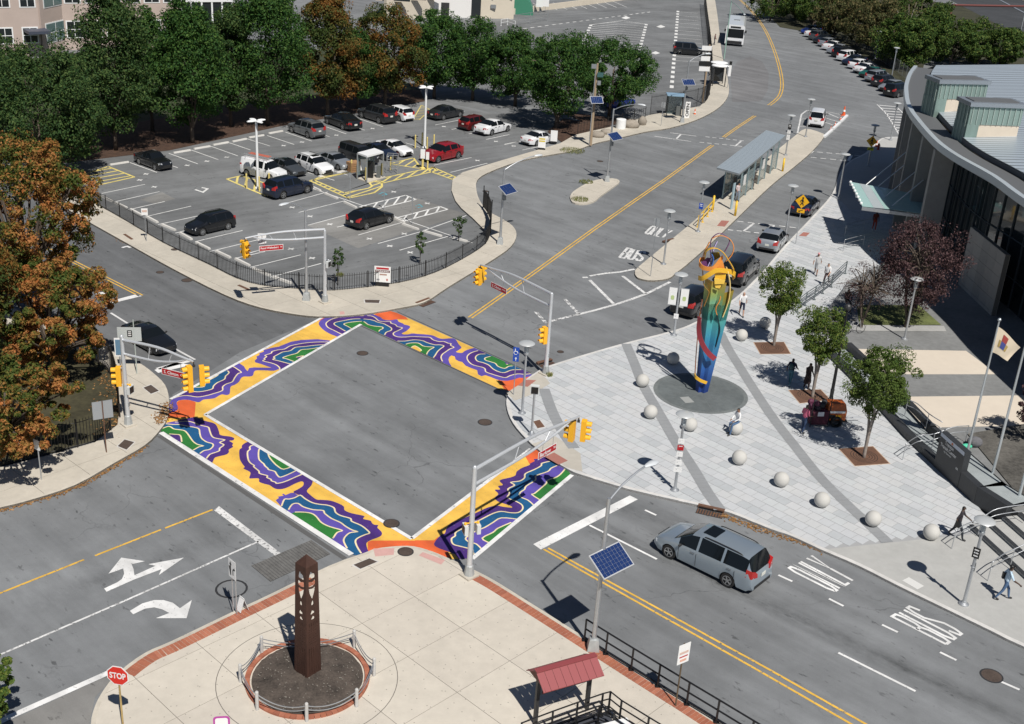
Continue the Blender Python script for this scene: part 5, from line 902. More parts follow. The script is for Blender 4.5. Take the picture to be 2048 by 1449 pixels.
def face_mesh(hol):
    wz = lambda x,z: x*(hw0+(hw1-hw0)*z/hB)/hw0
    loops = [[(-hw0,0),(hw0,0),(hw0,hB),(-hw0,hB)]]+[h[::-1] if area(h) > 0 else h for h in hol]; flatp = [p for l in loops for p in l]; tr = tessellate_polygon([[Vector((x,z,0)) for x,z in l] for l in loops]); g = MB(); th = .035
    dep = lambda z: hw0+(hw1-hw0)*z/hB
    F = [(wz(x,z),-dep(z),z) for x,z in flatp]; B = [(wz(x,z)*(1-th/hw0),-dep(z)+th,z) for x,z in flatp]; n = len(flatp)
    tr = [t if area([flatp[i] for i in t]) > 0 else (t[0],t[2],t[1]) for t in tr]
    g.add(F+B,list(tr)+[tuple(n+i for i in t[::-1]) for t in tr]); k = 0
    for l in loops:
        m = len(l); g.f += [(k+(i+1) % m,k+i,n+k+i,n+k+(i+1) % m) for i in range(m)]; g.m += [0]*m; k += m
    return g.mesh('pierced_panel',CORT)
fm = face_mesh(hol); fb = face_mesh([[(-.75*hw0,fr(.42)),(.75*hw0,fr(.42)),(.8*hw0,fr(.6)),(.8*hw0,fr(.93)),(-.8*hw0,fr(.93)),(-.8*hw0,fr(.6))]])
for k in range(4): place(fm if k in (0,3) else fb,'pierced_panel',obk,Matrix.Translation((0,0,.0)) @ Matrix.Rotation(R(90*k),4,'Z'))
MB().add([(-hw1,-hw1,hB+.002),(hw1,-hw1,hB+.002),(hw1,hw1,hB+.002),(-hw1,hw1,hB+.002),(0,0,hA)],[(0,1,4),(1,2,4),(2,3,4),(3,0,4),(3,2,1,0)]).build('cap',CORT,obk)
# planting bed, ring, posts, chain
pc = P(615.5,1356,.13); bed = thing('planting_bed','round bare soil bed with red brick ring around the obelisk','planting bed',(pc.x,pc.y,.13)); r0 = 2.18
g = MB(); rng2 = np.random.default_rng(4); NR = 12; NA = 64
V = [(0,0,.16)]+[(r0*.93*(i/NR)*math.cos(2*math.pi*k/NA),r0*.93*(i/NR)*math.sin(2*math.pi*k/NA),.02+.14*(1-(i/NR)**2)+rng2.uniform(-.025,.025)) for i in range(1,NR+1) for k in range(NA)]
g.add(V,[(0,1+k,1+(k+1) % NA) for k in range(NA)]+[(1+i*NA+k,1+(i+1)*NA+k,1+(i+1)*NA+(k+1) % NA,1+i*NA+(k+1) % NA) for i in range(NR-1) for k in range(NA)]); g.build('soil',SOIL,bed,True)
bm_ = [MB().box((0,0,0),(.2,.185,.09)).mesh('ring_brick',m) for m in (BRICKRED,_MC['brick_dark'],_MC['brick_pale'])]; nb = 66
for k in range(nb): a = 2*math.pi*k/nb; o = place(bm_[k*7 % 3],'ring_brick',bed,Matrix.Translation((r0*math.cos(a),r0*math.sin(a),.035)) @ Matrix.Rotation(a+math.pi/2,4,'Z'))
lit = MB()
for k in range(150): a = random.uniform(0,6.28); r = r0*.88*math.sqrt(random.random()); lit.box((r*math.cos(a),r*math.sin(a),.18-.13*(r/r0)**2),(random.uniform(.02,.06),random.uniform(.02,.05),.02),random.uniform(0,3))
struct(lit.build('stone_chips',mat('stone_chip',(.2,.18,.155),.9),bed),'stuff')
posts = Zm([(90,905),(790,858),(940,1072),(808,1308),(430,1418),(55,1330)],500,1069)+Zm([(1825,1120),(1995,905),(1955,1335)],0,1069)[:1]; pos = [P(x,y,.13) for x,y in posts]; GP = mat('bleached_post',(.50,.49,.47),.8,var=.2,vscale=8)
order = sorted(range(len(pos)),key=lambda i: math.atan2(pos[i].y-pc.y,pos[i].x-pc.x))
for n_,i in enumerate(order):
    an = math.degrees(math.atan2(pos[i].y-pc.y,pos[i].x-pc.x)); where = next(w for lim,w in ((-150,'at the left end of the bed'),(-105,'at the near left of the bed'),(-75,'directly in front of the obelisk'),(-30,'at the near right of the bed'),(45,'at the right end of the bed'),(95,'behind the bed to its right'),(160,'behind the bed, left of the obelisk'),(999,'at the left end of the bed')) if an < lim)
    t = thing('chain_post','weathered chain post '+where,'post',pos[i],0,'chain posts around the obelisk bed')
    MB().tube([(0,0,0),(0,0,.78)],.065,8).lathe([(.065,.78),(.04,.81)],n=8).build('post',GP,t)
    j = order[(n_+1) % len(order)]; a,b = Vector((0,0,.68)),pos[j]-pos[i]+Vector((0,0,.68)); 
    for dz in (0,-.16):
        q = [a.lerp(b,k/12)+Vector((0,0,dz-.34*(1-(2*k/12-1)**2)*min(1,(b-a).length/2.4))) for k in range(13)]; MB().tube(q,.018,5).build('chain',STEEL,t)
MB().ribbon([(pc.x+3.3*math.cos(R(6*k)),pc.y+3.3*math.sin(R(6*k)),0) for k in range(61)],.03,.1315).build('ring_joint',JOINT,near_walk)
# ------------------------------------------------------------------ vehicles
GLASS = mat('car_glass',(.007,.009,.011),.05,0,spec=.42); TYRE = mat('tyre_rubber',(.018,.018,.018),.85); RIM = mat('alloy_rim',(.55,.56,.57),.32,.8); TRIM = mat('black_trim',(.02,.02,.021),.6)
HEADL = mat('headlamp',(.72,.75,.78),.1,.2,coat=1); TAIL = mat('tail_lamp',(.42,.02,.018),.25,coat=.6); AMBER = mat('indicator',(.7,.22,.02),.3); PLATE_ = mat('number_plate',(.68,.68,.62),.5); CHROME = mat('chrome',(.7,.7,.7),.15,1)
def interp(pl,x):
    if x <= pl[0][0]: return pl[0][1]
    for (a,va),(b,vb) in zip(pl,pl[1:]):
        if x <= b: return va+(vb-va)*(x-a)/(b-a)
    return pl[-1][1]
# x runs from the nose (0) to the tail (1); z in metres
KINDS = {
 'sedan':   dict(L=4.75,W=1.82,wr=.33,wb=(.19,.775),top=[(0,.52),(.015,.66),(.06,.76),(.27,.96),(.30,1.0),(.43,1.40),(.52,1.46),(.66,1.43),(.83,1.10),(.86,1.07),(.97,1.03),(.99,.9),(1,.6)],belt=[(0,.5),(.02,.62),(.06,.72),(.28,.90),(.6,.95),(.85,.98),(.97,.94),(1,.55)],win=(.34,.80),pill=(.565,),ws=(.295,.435),rw=(.665,.835)),
 'hatch':   dict(L=4.35,W=1.82,wr=.33,wb=(.19,.80),top=[(0,.52),(.015,.66),(.06,.76),(.26,.97),(.29,1.01),(.43,1.42),(.55,1.49),(.80,1.43),(.95,1.08),(.98,.95),(1,.6)],belt=[(0,.5),(.02,.62),(.06,.72),(.28,.92),(.6,.97),(.93,1.02),(.97,.92),(1,.55)],win=(.33,.86),pill=(.58,.80),ws=(.285,.435),rw=(.815,.95)),
 'suv':     dict(L=4.65,W=1.86,wr=.36,wb=(.19,.79),top=[(0,.58),(.015,.74),(.05,.9),(.24,1.08),(.27,1.12),(.39,1.60),(.48,1.68),(.85,1.66),(.90,1.60),(.965,1.15),(.985,1.0),(1,.6)],belt=[(0,.55),(.02,.7),(.05,.84),(.26,1.02),(.6,1.08),(.95,1.12),(.98,.98),(1,.55)],win=(.31,.91),pill=(.53,.755),ws=(.265,.395),rw=(.895,.968)),
 'minivan': dict(L=5.1,W=1.96,wr=.34,wb=(.185,.775),top=[(0,.54),(.015,.68),(.06,.86),(.18,1.04),(.21,1.09),(.37,1.62),(.46,1.72),(.86,1.72),(.92,1.68),(.975,1.1),(.99,.95),(1,.6)],belt=[(0,.5),(.02,.64),(.06,.8),(.2,.98),(.6,1.05),(.95,1.1),(.98,.94),(1,.55)],win=(.27,.93),pill=(.455,.70),ws=(.205,.375),rw=(.918,.978)),
 'van':     dict(L=5.5,W=2.0,wr=.38,wb=(.2,.80),top=[(0,.62),(.012,.84),(.03,1.02),(.2,1.2),(.215,1.24),(.32,1.92),(.36,2.02),(.95,2.04),(.985,1.98),(1,.7)],belt=[(0,.6),(.012,.8),(.03,.98),(.2,1.14),(.6,1.24),(.98,1.24),(1,.6)],win=(.25,.62),pill=(.36,.38),ws=(.213,.33),rw=(2,2)),
 'pickup':  dict(L=4.9,W=1.80,wr=.36,wb=(.18,.77),top=[(0,.6),(.012,.78),(.04,.96),(.27,1.08),(.30,1.12),(.40,1.58),(.45,1.64),(.60,1.62),(.655,1.12),(.66,1.06),(.985,1.06),(1,.65)],belt=[(0,.58),(.012,.74),(.04,.9),(.28,1.02),(.6,1.05),(.98,1.02),(1,.6)],win=(.33,.63),pill=(.5,),ws=(.298,.405),rw=(.6,.655)),
 'wagon':   dict(L=5.0,W=1.92,wr=.37,wb=(.19,.79),top=[(0,.6),(.012,.8),(.04,.98),(.23,1.14),(.26,1.18),(.35,1.72),(.41,1.82),(.93,1.82),(.96,1.78),(.985,1.15),(1,.6)],belt=[(0,.58),(.012,.74),(.04,.92),(.25,1.06),(.6,1.12),(.96,1.14),(.985,1.0),(1,.55)],win=(.29,.955),pill=(.5,.735),ws=(.255,.355),rw=(.957,.987)),
}
_CM = {}
def car_meshes(kind):
    if kind in _CM: return _CM[kind]
    k = KINDS[kind]; L,Wd,wr = k['L'],k['W'],k['wr']; H = max(z for _,z in k['top']); xs = set(x for x,_ in k['top'])|set(x for x,_ in k['belt'])|set(k['win'])|{.5,.6,.7}
    for p in k['pill']: xs |= {p-.011,p+.011}
    for w in k['wb']:
        for a in (-1.16,-1.15,-1.02,-.7,-.35,0,.35,.7,1.02,1.15,1.16): xs.add(w+a*wr/L)
    xs = sorted(x for x in xs if 0 <= x <= 1); xs = [x for i,x in enumerate(xs) if i == 0 or x-xs[i-1] > .0008]; rings = []; meta = []
    plan = [(0,.76),(.015,.84),(.05,.93),(.12,.985),(.25,1),(.75,1),(.9,.985),(.96,.95),(.985,.90),(1,.84)]
    for x in xs:
        w = Wd/2*interp(plan,x); zt = interp(k['top'],x); zb = min(interp(k['belt'],x),zt-.02); zs = .2 if .03 < x < .97 else .3; za = 0
        for c in k['wb']:
            d = (x-c)*L
            if abs(d) < wr*1.155: za = max(za,wr+math.sqrt(max(0,(wr*1.155)**2-d*d)))
        arch = za > zs; z1 = max(zs,za); t = max(0,min(1,(zt-zb)/(H-zb+1e-6))); cab = (zt-zb) > .15; wt = w*(.93-.22*t)
        zm = max(z1+.015,.2+.5*(zb-.2)); zm = min(zm,zb-.03); z3 = max(zm+.01,zb-.1)
        X = L*(.5-x)
        half = [(0,z1-.02 if arch else zs),(w*(.99 if arch else .93),z1),(w,zm),(w*.985,z3),(w*.95,zb),(wt if cab else w*.86,zt-.07*t-.012),(wt*.78 if cab else w*.5,zt-.012*t),(0,zt)]
        ring = [(X,y,z) for y,z in half]+[(X,-y,z) for y,z in half[-2:0:-1]]; rings.append(ring); meta.append((x,zt,zb,cab,arch))
    n = len(rings[0]); parts = {q: [] for q in ('body','underbody','windscreen','rear_window','side_window_left','side_window_right','sill')}
    for i in range(len(rings)-1):
        xm = (meta[i][0]+meta[i+1][0])/2
        for j in range(n):
            seg = j if j < 7 else 13-j; f = (i*n+j,(i+1)*n+j,(i+1)*n+(j+1) % n,i*n+(j+1) % n); q = 'body'
            if seg == 0: q = 'underbody'
            elif seg == 1 and not (meta[i][4] and meta[i+1][4]) and kind in ('suv','wagon'): q = 'body'
            if seg == 4 and k['win'][0] <= xm <= k['win'][1] and meta[i][3] and meta[i+1][3] and not any(abs(xm-p) < .0115 for p in k['pill']): q = 'side_window_left' if j < 7 else 'side_window_right'
            if seg in (5,6):
                if k['ws'][0] <= xm <= k['ws'][1]: q = 'windscreen'
                elif k['rw'][0] <= xm <= k['rw'][1]: q = 'rear_window'
            parts[q].append(f)
    parts['body'] += [tuple(range(n)),tuple(range(len(rings)*n-1,(len(rings)-1)*n-1,-1))]; V = [p for r in rings for p in r]; out = {}
    for q,fs in parts.items():
        if not fs: continue
        us = sorted(set(i for f in fs for i in f)); mp = {a: b for b,a in enumerate(us)}; g = MB(); g.add([V[i] for i in us],[tuple(mp[i] for i in f)[::-1] for f in fs]); out[q] = g
    _CM[kind] = (k,out,H); return _CM[kind]
_WH = {}
def wheel_mesh(wr,style=0):
    key = (wr,style)
    if key in _WH: return _WH[key]
    ty = MB(); prof = [(wr*.66,-.095),(wr*.94,-.1),(wr,-.07),(wr,.07),(wr*.94,.1),(wr*.66,.095)]; n = 20
    vs = [(r*math.cos(2*math.pi*k/n),y,r*math.sin(2*math.pi*k/n)) for r,y in prof for k in range(n)]; ty.add(vs,[(i*n+k,i*n+(k+1) % n,(i+1)*n+(k+1) % n,(i+1)*n+k) for i in range(len(prof)-1) for k in range(n)])
    r = MB(); n = 20; r.add([(wr*.66*math.cos(2*math.pi*k/n),y,wr*.66*math.sin(2*math.pi*k/n)) for y in (.095,.1) for k in range(n)]+[(wr*.58*math.cos(2*math.pi*k/n),.1,wr*.58*math.sin(2*math.pi*k/n)) for k in range(n)],[(k,(k+1) % n,n+(k+1) % n,n+k) for k in range(n)]+[(n+k,n+(k+1) % n,2*n+(k+1) % n,2*n+k) for k in range(n)])
    ns = 7 if style == 0 else 5
    for k in range(ns): a = 2*math.pi*k/ns; r.box((math.cos(a)*wr*.33,.085,math.sin(a)*wr*.33),(wr*.6,.03,wr*.13),M=Matrix.Rotation(-a,3,'Y'))
    hub = MB().add([(wr*.64*math.cos(2*math.pi*k/n),.05,wr*.64*math.sin(2*math.pi*k/n)) for k in range(n)],[tuple(range(n))])
    _WH[key] = (ty.mesh('wheel',TYRE,30),r.mesh('rim',RIM),hub.mesh('brake_disc',mat('wheel_dark',(.03,.03,.03),.6))); return _WH[key]
def paintm(name,rgb,metal=0.,rough=.32): return mat('paint_'+name,rgb,rough,metal,coat=.8,spec=.4)
PNT = dict(black=paintm('black',(.008,.009,.011)),navy=paintm('navy',(.010,.016,.035)),white=paintm('white',(.75,.76,.77)),silver=paintm('silver',(.42,.45,.48),.6,.35),grey=paintm('grey',(.10,.11,.12),.5),red=paintm('red',(.30,.012,.018),.2),darkred=paintm('darkred',(.11,.012,.014),.2),bluegrey=paintm('bluegrey',(.40,.47,.53),.6,.3),
           blue=paintm('blue',(.02,.05,.30),.2),green=paintm('green',(.012,.11,.085),.2),midgrey=paintm('midgrey',(.19,.2,.21),.5),charcoal=paintm('charcoal',(.03,.032,.036),.3))
_PM = {}
def vehicle(kind,colr,label,fw=None,rw=None,head=None,side=1,rails=False,sunroof=False,name=None,far=False,center=None,group=None,roofm=None,scale=1.,plate_=True,flip=False):
    k,parts,H = car_meshes(kind); L,Wd,wr = k['L'],k['W'],k['wr']; xf,xr = L*(.5-k['wb'][0]),L*(.5-k['wb'][1])
    hd = (P(*head[1])-P(*head[0])).normalized() if head else (P(*fw)-P(*rw)).normalized(); lat = Vector((-hd.y,hd.x,0))
    if center: c = P(*center)
    elif fw and rw: c = (P(*fw)+P(*rw))/2-hd*(xf+xr)/2-lat*side*(Wd/2-.12)
    elif fw: c = P(*fw)-hd*xf-lat*side*(Wd/2-.12)
    else: c = P(*rw)-hd*xr-lat*side*(Wd/2-.12)
    c.z = 0
    if fw and rw and scale == 1.: scale = max(.78,min(1.05,(P(*fw)-P(*rw)).length/(xf-xr))); c = (P(*fw)+P(*rw))/2-hd*scale*(xf+xr)/2-lat*side*scale*(Wd/2-.12)
    elif scale == 1. and not center and c.x < 8 and c.y > 80: scale = .87; c = c+(hd*(xf if fw else xr)+lat*side*(Wd/2-.12))*(1-scale)
    if flip: hd = -hd
    cat = {'suv': 'car','sedan': 'car','hatch': 'car','minivan': 'minivan','van': 'van','pickup': 'pickup','wagon': 'car'}[kind]
    t = thing(name or {'suv': 'parked_suv','sedan': 'parked_sedan','hatch': 'parked_hatchback','minivan': 'minivan','van': 'work_van','pickup': 'pickup_truck','wagon': 'parked_suv'}[kind],label,cat,c,math.atan2(hd.y,hd.x),group,scale)
    pm = PNT[colr]
    for q,g in parts.items():
        m = pm if q in ('body','sill') else TRIM if q == 'underbody' else GLASS; key = (kind,q,m.name); nm = 'side_window' if q.startswith('side') else q
        if key not in _PM: _PM[key] = g.mesh(nm,m,38)
        o = bpy.data.objects.new(nm,_PM[key]); col.objects.link(o); o.parent = t
    ty,ri,hb = wheel_mesh(wr,hash(label) % 2 if not far else 0)
    for x in (xf,xr):
        for s in (1,-1):
            w = bpy.data.objects.new('wheel',ty); col.objects.link(w); w.parent = t; w.location = (x,s*(Wd/2-.115),wr); w.rotation_euler = (0,0,0 if s > 0 else math.pi)
            if not far:
                for me in (ri,hb): r = bpy.data.objects.new(me.name.split('.')[0],me); col.objects.link(r); r.parent = w
    key = ('lights',kind)
    if key not in _PM:
        zf = interp(k['belt'],.04); zr = interp(k['belt'],.95); g = {}
        wf = Wd/2*.88
        g['headlight'] = [MB().loft([[(L*(.5-x),s*y,z) for x,y,z in q] for q in ([(.006,wf*.62,zf-.22),(.006,wf*.62,zf-.08),(.03,wf*1.0,zf-.06),(.035,wf*1.02,zf-.2)],[(.03,wf*.6,zf-.2),(.045,wf*.6,zf+.0),(.075,wf*1.02,zf+.01),(.07,wf*1.045,zf-.16)])]).mesh('headlight',HEADL) for s in (1,-1)]
        tall = kind in ('suv','wagon','minivan','van','hatch')
        g['tail_light'] = [MB().loft([[(L*(.5-x),s*y,z) for x,y,z in q] for q in ([(1.002,wf*.58,zr-.26),(1.0,wf*.62,zr-.06),(.985,wf*.98,zr-(-.12 if tall else .04)),(.985,wf*1.02,zr-.24)],[(.97,wf*.6,zr-.24),(.965,wf*.62,zr-.02),(.93,wf*1.04,zr-(-.14 if tall else .03)),(.93,wf*1.095,zr-.22)])]).mesh('tail_light',TAIL) for s in (1,-1)]
        zm_ = interp(k['belt'],k['win'][0]+.03); xm_ = L*(.5-k['win'][0]-.03)
        g['wing_mirror'] = [MB().sphere((xm_,s*(Wd/2+.1),zm_+.04),.1,8,6,(.6,1.1,.75)).box((xm_,s*(Wd/2+.01),zm_),(.06,.14,.04)).mesh('wing_mirror',TRIM,True) for s in (1,-1)]
        g['grille'] = [MB().box((L*.5-.035,0,.52),(.1,wf*1.0,.2)).mesh('grille',TRIM)]; g['number_plate'] = [MB().box((-L*.5-.004,0,zr-.28),(.02,.32,.16)).mesh('number_plate',PLATE_)]
        g['bumper'] = [MB().box((L*.5-.05,0,.36),(.14,wf*1.45,.12)).mesh('bumper',TRIM),MB().box((-L*.5+.05,0,.38),(.14,wf*1.5,.14)).mesh('bumper',TRIM)]
        ds = MB(); belt = lambda x: interp(k['belt'],x)
        for x in [k['win'][0]+.01]+list(k['pill'])[:1]+[k['win'][1]-.1]:
            for s in (1,-1): ds.box((L*(.5-x),s*(Wd/2*1.001),.26+(belt(x)-.36)/2),(.012,.012,belt(x)-.42))
        g['door_seam'] = [ds.mesh('door_seam',TRIM)]
        dh = []
        for x in (list(k['pill'])[0]-.035,k['win'][1]-.15):
            for s in (1,-1): dh.append(MB().box((L*(.5-x),s*(Wd/2*.995+.012),belt(x)-.13),(.2,.04,.035)).mesh('door_handle',CHROME if kind == 'minivan' else TRIM))
        g['door_handle'] = dh; _PM[key] = g
    for nm,ms in _PM[key].items():
        if far and nm in ('number_plate','bumper','door_seam','door_handle','grille'): continue
        if not plate_ and nm == 'number_plate': continue
        for me in ms: o = bpy.data.objects.new(nm,me); col.objects.link(o); o.parent = t
    if rails:
        for s in (1,-1): MB().tube(smooth([(L*.02,s*Wd*.33,H-.09),(L*-.02,s*Wd*.335,H-.01),(L*-.30,s*Wd*.335,H-.01),(L*-.36,s*Wd*.33,H-.1)],3),.025,6).build('roof_rail',TRIM,t)
    if sunroof: MB().prism(rounded(.62,.85,.06),H-.03,H+.002).build('sunroof',GLASS,t,loc=(L*.005,0,0.0))
    if roofm: pass
    return t
mv = vehicle('minivan','bluegrey','silver blue minivan driving in the near street',(1338,1116),(1454,1173),side=1,rails=True,sunroof=True)
vehicle('suv','black','black boxy SUV parked nose towards the lot fence',(405,472),(456,460),side=1,rails=True); vehicle('hatch','black','black hatchback parked beside the white hatched bays',(777,447),(732,459.7),side=-1); vehicle('suv','navy','dark navy SUV parked next to the lot lamp and white van',(614,387),(566,398.4),side=-1)
ST = ((614,349),(641,358.5))
van = vehicle('van','white','white work van with ladders on its roof',(539.6,361.8),(495.6,352),side=-1); vehicle('sedan','grey','dark grey sedan parked between white van and white SUV',(579,354),head=ST,side=-1,sunroof=True); vehicle('suv','white','white SUV with sunroof parked next to silver sedan',(634,351),head=ST,side=-1,sunroof=True,rails=True); vehicle('sedan','silver','silver sedan parked left of the black van by the pay booth',(677,341),head=ST,side=-1)
vehicle('wagon','charcoal','black van-like SUV parked behind the pay booth',(724,331),head=ST,side=-1); vehicle('sedan','navy','dark blue sedan parked left of the white sedan with red wheels',(765,321),head=ST,side=-1); wc = vehicle('sedan','white','white sedan with red front wheel in the middle row',(796,314),head=ST,side=-1); vehicle('hatch','red','red crossover with black roof parked at the charger',(874.6,326.8),(916,317.3),side=1)
for w in [c for c in wc.children if c.name.startswith('wheel')]:
    for r in w.children:
        if r.name.startswith('rim'): r.data = r.data.copy(); r.data.materials[0] = mat('red_rim',(.35,.02,.03),.4)
vehicle('pickup','black','black pickup truck parked alone under the trees',(311,341.5),(279.5,329.6),side=-1); vehicle('suv','midgrey','grey SUV backed out of the tree row, leftmost of its row',(584.4,266),(616,277),side=1,rails=True,sunroof=True); vehicle('sedan','black','black sedan with lit rear screen parked under orange tree',(655.6,249),(686.4,261),side=1); vehicle('suv','charcoal','black SUV parked left of the white SUV under the trees',(724,237),(758.4,248),side=1); vehicle('suv','white','white SUV with black rear window parked under the trees',head=((770,232),(736,220.5)),rw=(799,243),side=1)
vehicle('sedan','charcoal','dark grey sedan parked beneath the green tree row',(919,234.7),(886.3,241.3),side=-1); vehicle('suv','darkred','dark red SUV parked beside the white sedan at the lot edge',head=((945.6,262.3),(978,255.5)),rw=(945.6,262.3),side=-1); vehicle('sedan','white','white sedan parked next to the dark red SUV',(1014,263.7),(982.5,271.6),side=-1); vehicle('sedan','white','white sedan behind white rental boards at the lot exit',(1104,286),(1072.5,292.7),side=-1)
vehicle('sedan','black','black sedan waiting at the stop line of the back street',(303,713),head=((205,553),(282,592)),side=-1,name='waiting_sedan',scale=.84)
RD = ((1393,643),(1480,588)); vehicle('suv','black','black SUV stopped beside the lamp with two banners',rw=(1394,635),head=RD,side=-1,name='stopped_suv'); vehicle('wagon','black','large black SUV stopped ahead, right behind the sculpture top',rw=(1489,571),head=((1480,588),(1526,542)),side=-1,name='stopped_suv',rails=True); vehicle('hatch','silver','silver hatchback with sunroof by the far crossing',rw=(1556,505),head=((1526,542),(1568.6,492)),side=-1,name='stopped_hatchback',sunroof=True); vehicle('sedan','navy','dark blue sedan behind the near yellow crossing sign',rw=(1620,433),head=((1568.6,492),(1624,434)),side=-1,name='stopped_sedan')
vehicle('wagon','white','white SUV parked on the hatched end of the bus island',center=(1633,248),head=((1631,262),(1645,225))); vehicle('wagon','black','black SUV parked alone in the back lot',center=(1378,110),head=((1352,112),(1410,116)),far=True); vehicle('sedan','blue','blue car half hidden under the last green tree of the row',center=(1238,214),head=((1225,214),(1270,205)),far=True)
row = [('blue','hatch','bright blue car at the far end of the parked row'),('white','sedan','white car second from the far end of the parked row'),('grey','suv','grey SUV third from the far end of the parked row'),('black','sedan','black car fourth from the far end of the parked row'),('silver','hatch','silver car fifth from the far end of the parked row'),('white','sedan','white car sixth from the far end of the parked row'),('silver','sedan','silver car seventh from the far end of the parked row'),('black','suv','black SUV eighth from the far end of the parked row'),('white','suv','white SUV before the long dark car of the parked row'),('navy','sedan','dark blue car left of two white cars in the parked row'),('white','hatch','first of two adjoining white cars in the parked row'),('white','sedan','second of two adjoining white cars next to the green car'),('green','sedan','green car in the parked row beside the wood'),('silver','suv','silver SUV right after the green car in the parked row'),('charcoal','suv','dark SUV third from the near end of the parked row'),('silver','hatch','silver car second from the near end of the parked row'),('black','wagon','large black SUV at the near end of the parked row')]
A0,A1 = P(1622,68),P(1795,192)
for i,(c_,k_,l_) in enumerate(row):
    p = A0.lerp(A1,i/16); x,y = Q(p); vehicle(k_,c_,l_,center=(x,y),head=((1690,149),(1752,140)),far=i < 11,group='cars parked side by side along the wood',flip=i % 3 == 0)
# ladders and rack on the van
LAD = mat('ladder_orange',(.62,.16,.10),.5); ALU = mat('ladder_alloy',(.62,.63,.64),.35,.7)
rk = MB()
for x in (-1.9,-.5,.7): rk.tube([(x,-.85,2.0),(x,-.85,2.2),(x,.85,2.2),(x,.85,2.0)],.025,6)
rk.build('roof_rack',STEEL,van); van_w = lambda p: van.matrix_basis @ Vector(p)
for nm,y,m,l,x0,x1 in (('ladder',.45,LAD,'orange ladder on the roof rack of the white van',-2.3,.6),('ladder',-.4,ALU,'silver ladder on the roof rack of the white van',-2.6,1.2)):
    t = thing(nm,l,'ladder',van.location+Vector((0,0,2.24*van.scale.x)),van.rotation_euler.z,None,van.scale.x)
    for s in (-.2,.2): MB().box(((x0+x1)/2,y+s,.04),(x1-x0,.04,.09)).build('rail',m,t)
    for k in range(int((x1-x0)/.3)): MB().box((x0+.15+k*.3,y,.04),(.04,.4,.04)).build('rung',m,t)
# driver seen through the side glass of the minivan is left to the dark glass; roof of the red car is black
# ------------------------------------------------------------------ bus
bf = P(1467,93); bd = (P(1478,30)-P(1467,93)).normalized(); bus = thing('parked_bus','white coach bus parked along the far street','bus',bf,math.atan2(-bd.y,-bd.x)); BW,BL,BH = 2.95,12,3.3
pr = [(-BW/2,.35),(BW/2,.35),(BW/2,BH-.3),(BW/2-.25,BH),(-BW/2+.25,BH),(-BW/2,BH-.3)]; MB().loft([[(x,y,z if z > .4 or True else z) for y,z in pr] for x in (0,-BL)]).build('body',PNT['white'],bus); MB().box((.012,0,2.0),(.03,2.65,1.35)).build('windscreen',GLASS,bus); MB().box((.02,0,.62),(.06,2.4,.45)).build('bumper',TRIM,bus)
for s in (1,-1):
    for k in range(6): MB().box((-1.6-k*1.65,s*(BW/2+.006),2.05),(1.5,.03,.95)).build('side_window',GLASS,bus)
    for x in (-2.4,-8.6):
        w = bpy.data.objects.new('wheel',wheel_mesh(.48)[0]); col.objects.link(w); w.parent = bus; w.location = (x,s*(BW/2-.12),.48)
    MB().box((.03,s*.95,.95),(.05,.35,.2)).build('headlight',HEADL,bus); MB().box((.15,s*(BW/2+.15),2.4),(.12,.25,.4)).build('wing_mirror',TRIM,bus)
MB().box((.02,0,2.95),(.04,1.6,.25)).build('destination_sign',SIGNBLACK,bus); MB().box((-BL*.5,0,BH+.03),(1.0,1.0,.06)).build('roof_hatch',GREYMET,bus)
# ------------------------------------------------------------------ trees
# leaf colours vary leaf by leaf
def leaf_mat(name,stops,trans=.3,noise=None):
    m = bpy.data.materials.new(name); m.use_nodes = True; nt = m.node_tree; b = nt.nodes['Principled BSDF']; b.inputs['Roughness'].default_value = .6; b.inputs['Specular IOR Level'].default_value = .12; geo = nt.nodes.new('ShaderNodeNewGeometry'); cr = nt.nodes.new('ShaderNodeValToRGB'); L = nt.links.new
    if noise:
        n = nt.nodes.new('ShaderNodeTexNoise'); n.inputs['Scale'].default_value = noise[0]; n.inputs['Detail'].default_value = 3; L(geo.outputs['Position'],n.inputs['Vector']); a = nt.nodes.new('ShaderNodeMapRange'); a.inputs[1].default_value = noise[1]; a.inputs[2].default_value = noise[2]; L(n.outputs[0],a.inputs[0]); mm = nt.nodes.new('ShaderNodeMath'); mm.operation = 'MULTIPLY_ADD'; L(geo.outputs['Random Per Island'],mm.inputs[0]); mm.inputs[1].default_value = .4; md = nt.nodes.new('ShaderNodeMath'); md.operation = 'MULTIPLY_ADD'; L(a.outputs[0],md.inputs[0]); md.inputs[1].default_value = .6; L(mm.outputs[0],md.inputs[2]); mm.inputs[2].default_value = 0; L(md.outputs[0],cr.inputs[0])
    else: L(geo.outputs['Random Per Island'],cr.inputs[0])
    el = cr.color_ramp.elements
    for i,(p,c) in enumerate(stops):
        e = el[i] if i < 2 else el.new(p); e.position = p; e.color = (*c,1)
    L(cr.outputs[0],b.inputs['Base Color']); tr = nt.nodes.new('ShaderNodeBsdfTranslucent'); L(cr.outputs[0],tr.inputs[0]); mx = nt.nodes.new('ShaderNodeMixShader'); mx.inputs[0].default_value = trans; L(b.outputs[0],mx.inputs[1]); L(tr.outputs[0],mx.inputs[2]); L(mx.outputs[0],nt.nodes['Material Output'].inputs[0]); return m
